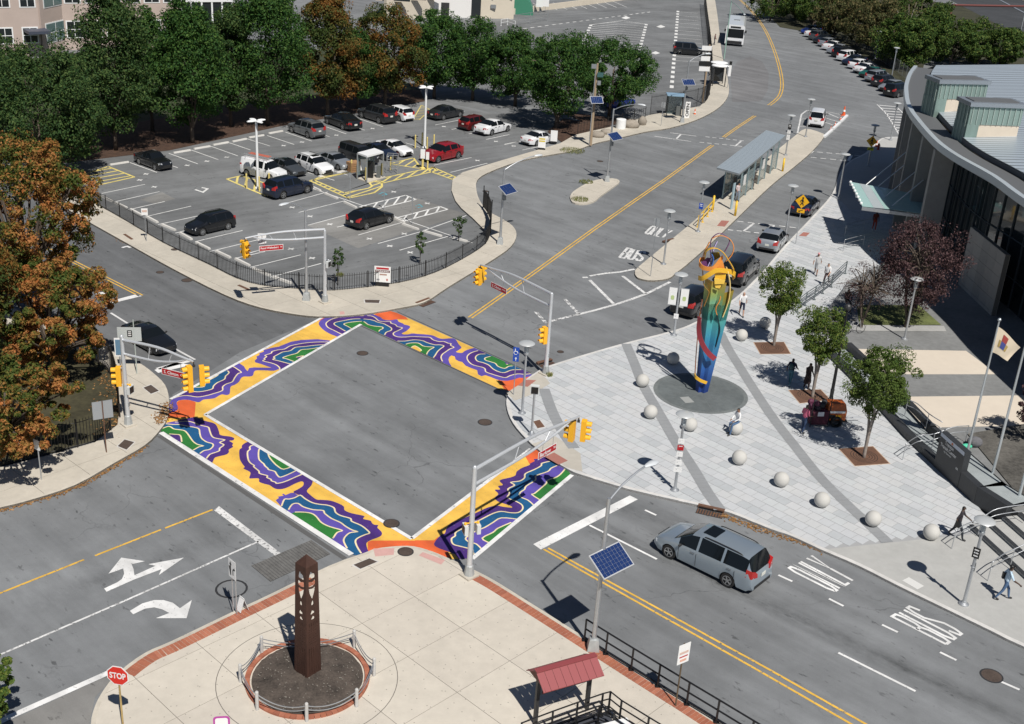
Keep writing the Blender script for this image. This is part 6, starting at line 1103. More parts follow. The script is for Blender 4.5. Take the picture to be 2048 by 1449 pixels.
LG = leaf_mat('leaves_dark_green',[(0,(.022,.062,.018)),(1,(.095,.165,.036)),(.5,(.044,.108,.026))]); LG2 = leaf_mat('leaves_oak_green',[(0,(.026,.060,.022)),(1,(.105,.15,.045)),(.5,(.05,.10,.03))]); LT_ = leaf_mat('leaves_turning',[(0,(.035,.075,.02)),(1,(.26,.10,.025)),(.45,(.08,.095,.026)),(.72,(.19,.105,.028))],noise=(.35,.38,.62))
LO = leaf_mat('leaves_orange',[(0,(.045,.09,.02)),(1,(.42,.135,.035)),(.36,(.11,.13,.03)),(.52,(.30,.16,.045)),(.76,(.46,.20,.07))],noise=(.6,.36,.66)); LP = leaf_mat('leaves_purple',[(0,(.025,.016,.018)),(1,(.17,.105,.105)),(.5,(.075,.042,.045))],.2); LY = leaf_mat('leaves_bright_green',[(0,(.045,.09,.02)),(1,(.20,.23,.05)),(.5,(.10,.16,.035))]); LYR = leaf_mat('leaves_bright_green_red',[(0,(.045,.09,.02)),(1,(.28,.09,.03)),(.62,(.12,.17,.04)),(.9,(.16,.17,.05))],noise=(.9,.35,.78))
LB = leaf_mat('leaves_wood_green',[(0,(.03,.07,.02)),(1,(.15,.19,.045)),(.5,(.065,.12,.028))]); LBB = leaf_mat('leaves_wood_brown',[(0,(.05,.065,.025)),(1,(.20,.15,.07)),(.5,(.10,.11,.045))])
BARK = mat('bark',(.10,.078,.06),.95,var=.35,vscale=9,bump=.5,bscale=20); BARKP = mat('bark_pale',(.27,.23,.20),.9,var=.3,vscale=9)
def leaves(rng,cen,rad,n,size,flat=.0):
    """n leaf faces spread through clump spheres (cen, rad)"""
    k = len(cen); idx_ = rng.integers(0,k,n); d = rng.normal(size=(n,3)); d /= np.linalg.norm(d,axis=1)[:,None]; r = rad[idx_]*np.cbrt(rng.random(n)*.75+.25); p = cen[idx_]+d*r[:,None]*np.array([1,1,.8])
    nrm = d*.8+rng.normal(size=(n,3))*.6+np.array([0,0,.55]); nrm /= np.linalg.norm(nrm,axis=1)[:,None]; a = np.cross(nrm,rng.normal(size=(n,3))); a /= np.linalg.norm(a,axis=1)[:,None]; b = np.cross(nrm,a); s = size*(.6+.8*rng.random(n))[:,None]
    droop = np.array([0,0,-.25])*s
    V = np.stack([p-a*s*.5,p+b*s*.32+nrm*s*.06,p+a*s*.5+droop,p-b*s*.32+nrm*s*.06],1).reshape(-1,3); return V
def leaf_mesh(name,V,m):
    n = len(V)//4; me = bpy.data.meshes.new(name); me.vertices.add(n*4); me.vertices.foreach_set('co',V.astype(np.float32).ravel()); me.loops.add(n*4); me.loops.foreach_set('vertex_index',np.arange(n*4,dtype=np.int32)); me.polygons.add(n); me.polygons.foreach_set('loop_start',np.arange(0,n*4,4,dtype=np.int32)); me.polygons.foreach_set('loop_total',np.full(n,4,dtype=np.int32)); me.update(calc_edges=True); me.materials.append(m); return me
def tree(label,base,top_y,halfw_px,m,n=14000,size=.26,seed=1,low=.22,bark=BARK,name='tree',group=None,shape='round',z=.05,clumps=90,cr_=1.15,trunk_r=.22,lean=(0,0),multi=1,hh=None,dep=1.,twigs=9):
    b = P(*base,z); h = hh or HT(*base,top_y,z); dist = math.hypot(b.x,b.y,CAM_H-h*.5); rx = halfw_px*dist/FPX; rng = np.random.default_rng(seed); t = thing(name,label,'tree',b,0,group)
    zc = h*(low+1)/2; rz = h*(1-low)/2; d = rng.normal(size=(clumps,3)); d /= np.linalg.norm(d,axis=1)[:,None]; rr_ = np.cbrt(rng.random(clumps)*.8+.2)
    cen = d*rr_[:,None]; 
    wz = np.ones(clumps)
    if shape == 'cone': wz = 1.05-.55*np.clip(cen[:,2]*.5+.5,0,1)
    if shape == 'vase': wz = .55+.55*np.clip(cen[:,2]*.5+.5,0,1)
    clr = min(rx,rz)*.36*cr_*.62; ph = rng.random(4)*6.28; wob = 1+.16*np.sin(3*np.arctan2(d[:,1],d[:,0])+ph[0]+2*d[:,2])+.12*np.sin(5*np.arctan2(d[:,1],d[:,0])+ph[1])*np.cos(4*d[:,2]+ph[2]); wz = wz*wob; n = int(n*1.5); size = size*.8
    cen = np.stack([cen[:,0]*(rx-clr*.4)*wz+lean[0],cen[:,1]*(rx*dep-clr*.4)*wz+lean[1],zc+cen[:,2]*(rz-clr*.15)],1); rad = clr*(.4+1.05*rng.random(clumps)**1.3); V = leaves(rng,cen,rad,n,size)
    o = bpy.data.objects.new('crown',leaf_mesh('crown',V,m)); col.objects.link(o); o.parent = t
    tk = MB()
    if multi == 1:
        tk.tube([(0,0,-.1),(lean[0]*.2,lean[1]*.2,h*low*.9),(lean[0]*.6,lean[1]*.6,h*.62)],[trunk_r,trunk_r*.75,trunk_r*.25],8)
        st = [(lean[0]*.2,lean[1]*.2,h*low*.85)]*9
    else:
        st = []
        for k in range(multi):
            a = 2*math.pi*k/multi+.4; q = (math.cos(a)*rx*.28,math.sin(a)*rx*.28,h*.55); tk.tube(smooth([(0,0,-.1),(math.cos(a)*.03,math.sin(a)*.03,h*low*.55),(math.cos(a)*rx*.1,math.sin(a)*rx*.1,h*low),q],3),[trunk_r*(1-.07*i) for i in range(10)],7); st += [q]*3
    tk.build('trunk',bark,t,True); lb = MB()
    for k in range(min(twigs,clumps)):
        c = cen[int(rng.integers(0,clumps))]; s = st[k % len(st)]; md_ = [(s[i]+c[i])/2+(.08*h if i == 2 else 0)*.5 for i in range(3)]; lb.tube(smooth([s,md_,c],3),[trunk_r*.4*(1-.1*i) for i in range(7)],5)
    lb.build('limbs',bark,t,True); return t
GT = 'trees behind the parking lot'
tree('broad oak at the lot corner left of the black pickup',(82,352),92,128,LG2,30000,.26,11,.10,lean=(.5,0),clumps=150,group=GT); tree('tall dark tree in front of the pink building',(232,300),-48,100,LG2,26000,.27,12,.12,'cone' and BARK,shape='cone',clumps=150,group=GT); tree('tall dark tree right of the first tall one, cone shaped',(385,285),-12,90,LG,26000,.27,13,.10,shape='cone',clumps=150,group=GT); tree('tall dark tree behind the left lot lamp',(535,250),-52,105,LG,28000,.27,14,.13,shape='cone',clumps=160,group=GT)
tree('tall tree turning orange behind the black sedan',(655,232),-30,78,LT_,24000,.27,15,.14,clumps=130,group=GT,shape='cone'); tree('tree with orange top left of the clipped green row',(770,212),8,76,LT_,22000,.27,16,.16,clumps=130,group=GT); tree('first rounded green tree of the clipped row',(868,196),20,66,LG,20000,.27,17,.14,clumps=110,group=GT); tree('second rounded green tree of the clipped row',(945,200),38,66,LG,20000,.27,18,.14,clumps=110,group=GT); tree('third rounded green tree of the clipped row',(1030,212),58,62,LG,18000,.27,19,.14,clumps=110,group=GT); tree('fourth rounded green tree, trunk beside the lot exit',(1113,256),62,84,LG,24000,.25,20,.2,clumps=130,group=GT,trunk_r=.3,multi=2); tree('last rounded green tree of the row beside utility pole',(1218,236),78,86,LG,24000,.25,21,.2,clumps=130,group=GT)
tree('dark tree crown at the left edge above the oak',(-15,300),45,80,LG2,14000,.28,23,.1,clumps=90,group=GT); tree('dark tree between the two tall ones, farther back',(305,262),10,70,LG,14000,.28,24,.15,shape='cone',clumps=90,group=GT); tree('dark tree filling the gap behind the left lot lamp',(462,252),0,72,LG2,16000,.28,25,.12,shape='cone',clumps=90,group=GT); tree('low green tree below the turning trees',(715,216),60,60,LG,12000,.27,26,.14,clumps=70,group=GT)
# orange trees on the left corner
tree('large orange autumn tree on the left corner',(62,628),262,128,LO,38000,.2,31,.14,clumps=330,trunk_r=.3,lean=(0,0),cr_=.62,twigs=40,group='autumn trees of the corner park'); tree('orange tree overhanging the back street kerb',(108,752),520,122,LO,28000,.19,32,.16,clumps=220,trunk_r=.22,cr_=.6,twigs=30,group='autumn trees of the corner park'); tree('low orange tree over the dark fence at the left edge',(18,905),668,112,LO,19000,.18,33,.25,lean=(1.3,-2.2),clumps=190,trunk_r=.2,cr_=.55,twigs=40,group='autumn trees of the corner park'); tree('green and orange tree at the far left edge',(-70,800),420,120,LT_,18000,.22,34,.15,clumps=130,group='autumn trees of the corner park')
# plaza trees
tree('farthest plaza tree, dense vase shaped green crown',(1547,694),527,52,LY,11000,.125,41,.38,BARKP,shape='vase',clumps=70,trunk_r=.1,multi=3,group='young trees of the plaza'); tree('middle plaza tree behind the orange cart',(1624,797),612,55,LY,11000,.125,42,.4,BARKP,shape='vase',clumps=70,trunk_r=.1,multi=3,group='young trees of the plaza'); tree('nearest plaza tree with a reddish patch in its crown',(1727,918),700,80,LYR,16000,.12,43,.42,BARKP,shape='vase',clumps=90,trunk_r=.1,multi=3,group='young trees of the plaza')
tree('big purple leaved tree in front of the transit building',(1812,655),430,82,LP,13000,.14,51,.18,clumps=150,twigs=40,trunk_r=.18,group='purple trees',multi=3,dep=.85,z=.6); tree('thin purple tree half bare beside the big purple one',(1722,655),520,58,LP,2000,.09,52,.2,clumps=110,twigs=80,trunk_r=.12,multi=4,group='purple trees',z=.6)
for px,ty,hw,s,l in (((676,570),490,12,61,'sapling behind the fence left of the parking board'),((840,528),464,12,62,'sapling behind the fence right of the parking board'),((917,482),432,13,63,'sapling nearest the curved end of the fence')): tree(l,px,ty,hw,LG2,420,.16,s,.3,clumps=24,trunk_r=.03,group='saplings behind the lot fence',cr_=1.4,name='sapling')
tree('bright green branch tips at the lower left corner',(-48,1490),1330,90,LY,9000,.15,64,.3,clumps=90,trunk_r=.12,cr_=.8); tree('small purple tree at the right edge beyond flagpoles',(2058,905),760,45,LP,5000,.14,65,.35,clumps=50,trunk_r=.08,group='purple trees')
# wood on the right, far
wood = [((1540,42),-60,60,'LB'),((1590,38),-50,55,'LB'),((1625,52),-30,50,'LB'),((1668,75),-10,52,'LBB'),((1712,92),0,55,'LBB'),((1755,110),0,55,'LBB'),((1790,130),22,50,'LB'),((1818,140),40,42,'LB'),((1850,120),20,55,'LB'),((1900,130),40,55,'LB'),((1955,130),42,60,'LB'),((2000,132),55,45,'LB'),((1700,40),-50,60,'LB'),((1770,50),-50,60,'LBB'),((1835,60),-25,55,'LB'),((1640,10),-60,60,'LB')]
names = ['first','second','third','fourth','fifth','sixth','seventh','eighth','ninth','tenth','eleventh','last']
for i,(px,ty,hw,mm) in enumerate(wood):
    tree((names[i]+' tree along the edge of the wood, counted from the bus') if i < 12 else ['tree deep in the wood above the parked row','brownish tree at the back of the wood','green tree at the back right of the wood','tree deep in the wood beside the far street'][i-12],px,ty,hw,{'LB': LB,'LBB': LBB}[mm],9000,.36,70+i,.06,clumps=80,trunk_r=.2,group='trees of the wood by the parked cars')
tree('bare pale dead tree standing in the wood',(1800,128),-5,34,LBB,250,.3,95,.2,BARKP,clumps=40,trunk_r=.16,multi=3)
# ground under trees
patch('mulch_strip',[(60,335),(340,301),(560,253),(850,203),(840,180),(700,180),(300,240),(60,290)],MULCH,lot,.012); patch('mulch_strip',Zm([(360,1000),(480,900),(840,960),(700,1050),(620,1060),(470,1080)],1000,0),MULCH,lot,.06); patch('mulch_strip',Zm([(470,850),(900,900),(1080,905),(830,955),(640,930)],1000,0),MULCH,lot,.055)
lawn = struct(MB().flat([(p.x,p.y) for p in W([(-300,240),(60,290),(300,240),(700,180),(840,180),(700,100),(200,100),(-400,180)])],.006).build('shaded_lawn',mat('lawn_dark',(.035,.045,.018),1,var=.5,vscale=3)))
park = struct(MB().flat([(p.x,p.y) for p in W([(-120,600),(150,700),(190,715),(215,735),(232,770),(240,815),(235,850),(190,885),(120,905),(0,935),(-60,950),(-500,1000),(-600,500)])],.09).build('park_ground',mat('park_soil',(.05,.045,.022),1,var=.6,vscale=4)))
woodg = struct(MB().flat([(p.x,p.y) for p in W([(1560,55),(1600,62),(1660,90),(1740,120),(1835,190),(1850,120),(2200,150),(2000,20),(1500,-40),(1480,-30)])],.02).build('wood_floor',mat('wood_soil',(.04,.04,.02),1,var=.5,vscale=3)))
# fallen leaves in the gutters
def litter(name,line_,n,w,m,z,size=.09):
    q = W(smooth(line_,4)); acc = [0]
    for i in range(1,len(q)): acc.append(acc[-1]+(q[i]-q[i-1]).length)
    g = MB(); rg = random.Random(5)
    for k in range(n):
        s = rg.uniform(0,acc[-1]); i = max(1,next(j for j in range(1,len(q)) if s <= acc[j])); p = q[i-1].lerp(q[i],(s-acc[i-1])/(acc[i]-acc[i-1]))+Vector((rg.gauss(0,w),rg.gauss(0,w),0)); a = rg.uniform(0,6.28); u = Vector((math.cos(a),math.sin(a),rg.uniform(-.3,.3)))*size*rg.uniform(.5,1.2); v = Vector((-math.sin(a),math.cos(a),rg.uniform(-.3,.3)))*size*.4
        g.add([p-u+Vector((0,0,z+.02)),p+v+Vector((0,0,z+.03)),p+u+Vector((0,0,z+.02)),p-v+Vector((0,0,z+.01))],[(0,1,2,3)])
    return tag(struct(g.build(name,m),'stuff'),{'L': 'dry orange leaves lying in the kerb gutter under the autumn trees','P': 'dry leaves and scraps in the plaza gutter by the rusty inlet','C': 'brown leaves gathered at the ramp of the shaded corner'}[name[-1]] if False else 'dry fallen leaves scattered along '+name.replace('_',' '),'fallen leaves')
DRY = leaf_mat('dry_leaves',[(0,(.16,.085,.035)),(1,(.42,.24,.10)),(.5,(.28,.15,.06))],.1)
def lt(name,lab,*a): o = litter(name,*a); o['label'] = lab; o.name = 'fallen_leaves'
lt('x','dry orange leaves in the gutter below the shaded park pavement',[(-10,1022),(60,1004),(150,975),(230,930),(290,893)],900,.12,DRY,0.); lt('x','brown leaves gathered at the painted ramp of the shaded corner',[(318,850),(330,828),(336,812)],260,.2,DRY,.13); lt('x','dry leaves along the plaza gutter beside the rusty inlet',[(1440,1030),(1500,1052),(1600,1085),(1640,1103)],320,.14,DRY,0.); lt('x','leaves on the shaded soil inside the corner fence',[(225,880),(240,840),(236,790),(215,750)],500,.5,DRY,.1); lt('x','dry leaves around the kerb inlet of the back street',[(235,470),(262,490)],120,.25,DRY,0.)
# weeds
def tuft(px,l,n,r,m,h=.25,z=.12):
    b = P(*px,z); g = MB(); rg = random.Random(int(px[0]))
    for k in range(n):
        a = rg.uniform(0,6.28); d = r*math.sqrt(rg.random()); x,y = d*math.cos(a),d*math.sin(a); t = rg.uniform(.4,1)*h; w = .02; dx,dy = rg.uniform(-.1,.1),rg.uniform(-.1,.1); g.add([(x-w,y,0),(x+w,y,0),(x+dx,y+dy,t)],[(0,1,2)])
    o = g.build('weed_patch',m,loc=b); tag(struct(o,'stuff'),l,'weeds')
WEED = leaf_mat('weed_blades',[(0,(.09,.12,.03)),(1,(.28,.25,.09)),(.5,(.17,.19,.06))])
tuft((1160,400),'dry weeds at the near tip of the refuge island',260,.8,WEED); tuft((1172,365),'weeds along the far side of the refuge island',180,.7,WEED); tuft((1145,302),'dry grass patch on the pavement by the utility pole',500,1.3,WEED,.18,.13); tuft((680,552),'small weeds at the foot of the first sapling',120,.25,WEED,.3,.02); tuft((1098,752),'weed tuft beside the plaza corner signal',60,.2,WEED,.3,.13)
# ------------------------------------------------------------------ fences and railings
def walk_line(q,step):
    acc = [0]
    for i in range(1,len(q)): acc.append(acc[-1]+(q[i]-q[i-1]).length)
    n = max(1,round(acc[-1]/step)); out = []
    for k in range(n+1):
        s = min(acc[-1]-1e-6,k*acc[-1]/n); i = max(1,next(j for j in range(1,len(q)) if s <= acc[j])); out.append(q[i-1].lerp(q[i],(s-acc[i-1])/(acc[i]-acc[i-1])))
    return out
def picket_fence(label,px,h,step=.15,post=2.4,z=.05,m=BLACKMET,name='iron_fence',sm_=3,limit=300,tip=True):
    q = [P(x,y,z) for x,y in smooth(px,sm_)]; b = q[0].copy(); t = thing(name,label,'fence',b); ps = walk_line(q,post); pk = walk_line(q,step); pme = MB().box((0,0,h/2+.03),(.06,.06,h+.1)).mesh('post',m); kme = MB().tube([(0,0,.08),(0,0,h),(0,0,h+.05)],[.016,.016,.004],4,False).mesh('picket',m)
    for p in ps: o = bpy.data.objects.new('post',pme); col.objects.link(o); o.parent = t; o.location = p-b
    vis = sorted(pk,key=lambda p: p.y); rest = MB()
    for k,p in enumerate(vis):
        if k < limit: o = bpy.data.objects.new('picket',kme); col.objects.link(o); o.parent = t; o.location = p-b
        else: rest.box(p-b+Vector((0,0,h/2+.05)),(.03,.03,h))
    if rest.f: struct(rest.build('far_pickets',m,t),'stuff')
    for zz_ in (.14,h-.12): MB().tube([p-b+Vector((0,0,zz_)) for p in q],.02,4).build('rail',m,t)
    return t
picket_fence('black iron picket fence curving around the parking lot corner',[(70,338),(105,356),(180,403),(250,443),(330,490),(420,533),(470,558),(520,573),(600,581),(650,584),(700,581),(800,568),(870,548),(930,518),(970,491),(981,468)],1.2,.17)
ge = [P(x,y,.05) for x,y in ((979,470),(982,448),(975,430),(966,418))]; gt = thing('mesh_gate','tall black mesh gate at the curved end of the lot fence','gate',ge[0])
for a,b_ in zip(ge,ge[1:]): MB().beam(a-ge[0]+Vector((0,0,.95)),b_-ge[0]+Vector((0,0,.95)),.03,1.5).build('gate_panel',mat('gate_mesh',(.02,.021,.024),.7),gt)
for p in ge: MB().box(p-ge[0]+Vector((0,0,1.0)),(.08,.08,2.0)).build('post',BLACKMET,gt)
picket_fence('dark iron fence around the shaded corner park',[(-40,945),(0,935),(120,905),(190,886),(222,862)],1.5,.16,z=.1); picket_fence('dark fence with brown posts along the shaded corner kerb',[(240,836),(238,800),(226,760),(205,735),(150,705),(60,660)],1.9,.2,z=.1,m=mat('brown_black',(.022,.018,.015),.6)); picket_fence('tall black iron fence along the back lot pavement',[(1300,231),(1350,222),(1400,212),(1418,192),(1421,150),(1418,100),(1412,50),(1408,10)],2.2,.22,z=.1,post=3); picket_fence('low black fence posts by the lot exit mulch',[(1155,268),(1185,262),(1240,250),(1290,236)],1.2,.5,z=.1)
def rail_run(label,bases,h,rails,z=.13,m=BLACKMET,r=.035,name='guard_rail',cat='railing',parentless=True):
    q = [P(x,y,z) for x,y in bases]; t = thing(name,label,cat,q[0])
    for p in q: MB().box(p-q[0]+Vector((0,0,h/2)),(.07,.07,h)).box(p-q[0]+Vector((0,0,.02)),(.2,.2,.04)).build('post',m,t)
    for f in rails: MB().tube([p-q[0]+Vector((0,0,h*f)) for p in q],r,6).build('rail',m,t)
    return t
rail_run('black steel guard rail along the brick kerb of the near street',[(1168.7,1281),(1211,1308),(1262,1340),(1315,1373),(1373,1409),(1432,1445),(1500,1487),(1570,1530)],1.0,(.12,.55,1)); rail_run('black stair railing behind the red roofed notice board',[(1040,1492),(1102,1468),(1151,1450),(1201,1432),(1216,1428),(1238,1446),(1292,1480),(1350,1516)],1.0,(.1,.35,.68,1),r=.028)
rail_run('inner black stair railing below the notice board',[(1090,1490),(1150,1466),(1195,1450),(1225,1462),(1275,1496)],.85,(.3,.65,1),r=.028)
pit = thing('stair_enclosure','white walled stair opening inside the black railing','stair',P(1190,1480,.13)); MB().box((0,0,.25),(2.6,.3,.5),R(25)).build('wall',WHITEPAINT,pit); MB().box((.8,-.9,.2),(.3,1.6,.4),R(-40)).build('wall',WHITEPAINT,pit); MB().box((-.3,.2,.02),(2.4,1.8,.03),R(20)).build('pit_shade_slab',mat('pit_shade',(.05,.055,.07),.9),pit)  # flat dark slab colours in the shade of the stair pit
rail_run('yellow pipe railing on the bus island',[(1395,455),(1405,445),(1415,434),(1424,424)],1.0,(.5,1),m=YPOST,r=.04)
# ------------------------------------------------------------------ notice board with red roof
ka,kb = P(1070,1449,.13),P(1173,1418,.13); kz = azim(ka,kb); kl_ = (kb-ka).length; nb_ = thing('notice_board','notice board with a red metal gable roof on black posts','notice board',(ka+kb)/2,kz); ROOFR = mat('red_metal_roof',(.27,.062,.066),.5)
eh,rh,ov = 1.95,2.38,.3
for s in (-1,1): MB().box((s*kl_/2,0,eh/2+.1),(.13,.13,eh+.2)).build('post',DARKMET,nb_)
MB().box((0,0,1.62),(kl_-.15,.12,.62)).build('board',mat('board_grey',(.10,.12,.14),.6),nb_); MB().box((0,-.07,1.42),(kl_-.3,.03,.12)).build('title_strip',mat('maroon',(.16,.02,.025),.5),nb_)
hx = kl_/2+.16
for s in (-1,1):
    n = 8
    for k in range(n):
        x0,x1 = -hx+2*hx*k/n+.006,-hx+2*hx*(k+1)/n-.006; MB().add([(x0,s*.02,rh),(x1,s*.02,rh),(x1,s*.66,eh+.0),(x0,s*.66,eh+.0),(x0,s*.02,rh-.03),(x1,s*.02,rh-.03),(x1,s*.66,eh-.03),(x0,s*.66,eh-.03)],[(0,1,2,3),(7,6,5,4),(0,4,5,1),(2,6,7,3),(1,5,6,2),(3,7,4,0)]).build('roof_panel',ROOFR,nb_)
MB().beam((-hx,0,rh+.01),(hx,0,rh+.01),.22,.03).build('ridge_cap',ROOFR,nb_)
for s in (-1,1): MB().add([(s*hx*.93,-.7,eh),(s*hx*.93,.7,eh),(s*hx*.93,0,rh-.04)],[(0,1,2)]).build('gable',mat('gable_brown',(.16,.07,.05),.7),nb_)
# ------------------------------------------------------------------ bus shelter
SZ = 3.0; sA,sB,sC,sD = [P(x,y,SZ) for x,y in ((1433.4,336.4),(1478.7,348.8),(1571,272),(1532.4,261.6))]; bsx = thing('bus_shelter','long bus shelter with ribbed pale metal roof on the island','bus shelter',(sA.x,sA.y,.13)); lo = lambda p: Vector((p.x-sA.x,p.y-sA.y,p.z-.13)); PALEM = mat('pale_ribbed_metal',(.42,.48,.52),.4,.3); TEAL = mat('shelter_frame',(.30,.40,.43),.45,.4)
n = 40
for k in range(n):
    a,b_,c_,d_ = sA.lerp(sD,(k+.06)/n),sB.lerp(sC,(k+.06)/n),sB.lerp(sC,(k+.94)/n),sA.lerp(sD,(k+.94)/n); v = [lo(p) for p in (a,b_,c_,d_)]; MB().add([p+Vector((0,0,.05)) for p in v]+v,[(0,1,2,3),(7,6,5,4),(0,4,5,1),(1,5,6,2),(2,6,7,3),(3,7,4,0)]).build('roof_panel',PALEM,bsx)
MB().add([lo(p)-Vector((0,0,.02)) for p in (sA,sB,sC,sD)]+[lo(p)-Vector((0,0,.12)) for p in (sA,sB,sC,sD)],[(0,1,2,3),(7,6,5,4),(0,4,5,1),(1,5,6,2),(2,6,7,3),(3,7,4,0)]).build('roof_frame',mat('roof_frame_grey',(.35,.38,.4),.5,.3),bsx)
pA,pB = P(1477,403,.13),P(1551,338,.13); pw = lo(Vector((pA.x,pA.y,.13))); pv = Vector((pB.x-pA.x,pB.y-pA.y,0)); L_ = pv.length; ux = pv.normalized(); vx = Vector((-ux.y,ux.x,0))
for k in range(7):
    p = pw+ux*(L_*k/6); MB().box(p+Vector((0,0,1.42)),(.12,.12,2.85),azim((0,0,0),ux)).build('column',TEAL,bsx); q = p+vx*1.5; MB().box(q+Vector((0,0,1.42)),(.1,.1,2.85),azim((0,0,0),ux)).build('column',TEAL,bsx); MB().beam(p+Vector((0,0,2.8)),q+Vector((0,0,2.8)),.08,.12).build('rafter',TEAL,bsx)
SHG = mat('shelter_glass',(.22,.30,.31),.08,0,spec=.6,alpha=.55)
for k in (0,1,3,5):
    if k != 2: MB().box(pw+ux*(L_*(k+.5)/6)+Vector((0,0,1.25)),(L_/6-.25,.03,1.9),azim((0,0,0),ux)).build('glass_panel',SHG,bsx)
for k in range(6): MB().box(pw+vx*1.5+ux*(L_*(k+.5)/6)+Vector((0,0,1.3)),(L_/6-.25,.03,2.0),azim((0,0,0),ux)).build('glass_panel',SHG,bsx)
for k in (0,3): MB().box(pw+ux*(L_*(k+.5)/6)-vx*.03+Vector((0,0,1.7)),(.7,.03,.9),azim((0,0,0),ux)).build('poster',SIGNWHITE,bsx)
MB().box(pw+vx*1.1+ux*L_*.5+Vector((0,0,.45)),(L_*.6,.4,.06),azim((0,0,0),ux)).build('bench',GREYMET,bsx)
fp = P(1462,419,.13); fpost = thing('route_post','pale blue route post at the near end of the bus shelter','sign',fp); MB().box((0,0,1.2),(.22,.12,2.4),R(45)).build('post',mat('pale_blue_post',(.35,.47,.52),.5),fpost); MB().box((0,0,2.65),(.34,.1,.5),R(45)).build('sign_panel',SIGNBLACK,fpost)
for px,l in (((1470,432),'yellow bollard at the near end of the bus shelter'),((1565,343),'yellow bollard at the far end of the bus shelter'),((1425,421),'yellow bollard joined to the yellow pipe railing')):
    t = thing('bollard',l,'bollard',P(*px,.13)); MB().tube([(0,0,0),(0,0,1.25)],.1,10).sphere((0,0,1.25),.1,10,4).build('post',YPOST,t,True)
# ------------------------------------------------------------------ pay booth, charger, crate and other lot furniture
R4 = [P(x,y,2.35) for x,y in ((715,307),(734,314),(767,305),(749,298))]; bo = thing('pay_booth','open pay booth with a white flat roof in the lot','booth',(R4[0].x,R4[0].y,0)); l4 = [p-Vector((R4[0].x,R4[0].y,0)) for p in R4]
MB().prism([(p.x,p.y) for p in l4],2.27,2.42,True).build('roof',WHITEPAINT,bo); MB().prism([(p.x*1.1,p.y*1.1) for p in l4],0,.1).build('base_slab',CONC,bo)
for p in l4: MB().box((p.x,p.y,1.15),(.1,.1,2.3)).build('post',GREYMET,bo)
cc = sum(l4,Vector())/4; MB().box((cc.x,cc.y,.8),(.5,.4,1.5)).build('pay_machine',BLACKMET,bo); MB().box((cc.x-.6,cc.y-.3,1.3),(.5,.04,1.0),R(20)).build('notice',SIGNWHITE,bo); MB().box((cc.x+.7,cc.y+.2,.6),(.35,.35,1.1)).build('ticket_machine',mat('machine_grey',(.12,.13,.13),.5),bo); MB().beam(l4[0]+Vector((0,0,-1.2)),l4[3]+Vector((0,0,-1.2)),.03,1.6).build('side_panel',SHG,bo)
ca = thing('steel_cage','steel pipe cage beside the pay booth','cage',P(773,347))
for i in range(3):
    for j in range(2): MB().tube([(i*.5,j*.7,0),(i*.5,j*.7,1.7)],.03,5).build('upright',STEEL,ca)
for zz_ in (.5,1.1,1.7):
    for j in range(2): MB().tube([(0,j*.7,zz_),(1,j*.7,zz_)],.03,5).build('bar',STEEL,ca)
PY = mat('pale_yellow_paint',(.72,.58,.2),.5)
for px,l in (((703,346),'yellow bollard beside the wooden crate'),((714,357),'yellow bollard at the left front of the pay booth'),((731,362),'yellow bollard at the near corner of the pay booth'),((763,353),'yellow bollard at the right front of the pay booth'),((781,340),'yellow bollard behind the steel cage'),((855,339),'yellow bollard beside the white charger')):
    t = thing('bollard',l,'bollard',P(*px),0,'bollards by the pay booth'); MB().tube([(0,0,0),(0,0,1.15)],.075,8).sphere((0,0,1.15),.075,8,4).build('post',PY,t)
t = thing('wooden_crate','brown wooden slatted crate beside the pay booth','crate',P(707,343),R(40))
for k in range(5): MB().box((0,0,.1+k*.18),(1.0,.9,.15)).build('slat',mat('crate_wood',(.34,.19,.09),.85,var=.25,vscale=8),t)
t = thing('charger','white car charger on a yellow base in front of the red car','charger',P(845,338)); MB().lathe([(.25,0),(.25,.12),(.12,.16)],n=10).build('base',PY,t); MB().tube([(0,0,.1),(0,0,1.1)],.1,8).build('column',PY,t); MB().box((0,0,1.4),(.42,.3,.8)).build('cabinet',WHITEPAINT,t); MB().box((.45,-.2,1.3),(.3,.06,.7)).build('notice',SIGNWHITE,t)
ORD = ['first','second','third','fourth','fifth','sixth','seventh','eighth','ninth','tenth']; STOPB = mat('wheel_stop',(.60,.585,.55),.9,var=.15,vscale=5); wsm = MB().loft([[(x,y,z) for y,z in ((-.11,0),(.11,0),(.08,.13),(-.08,.13))] for x in (-.9,.9)]).mesh('wheel_stop',STOPB); kst = 0
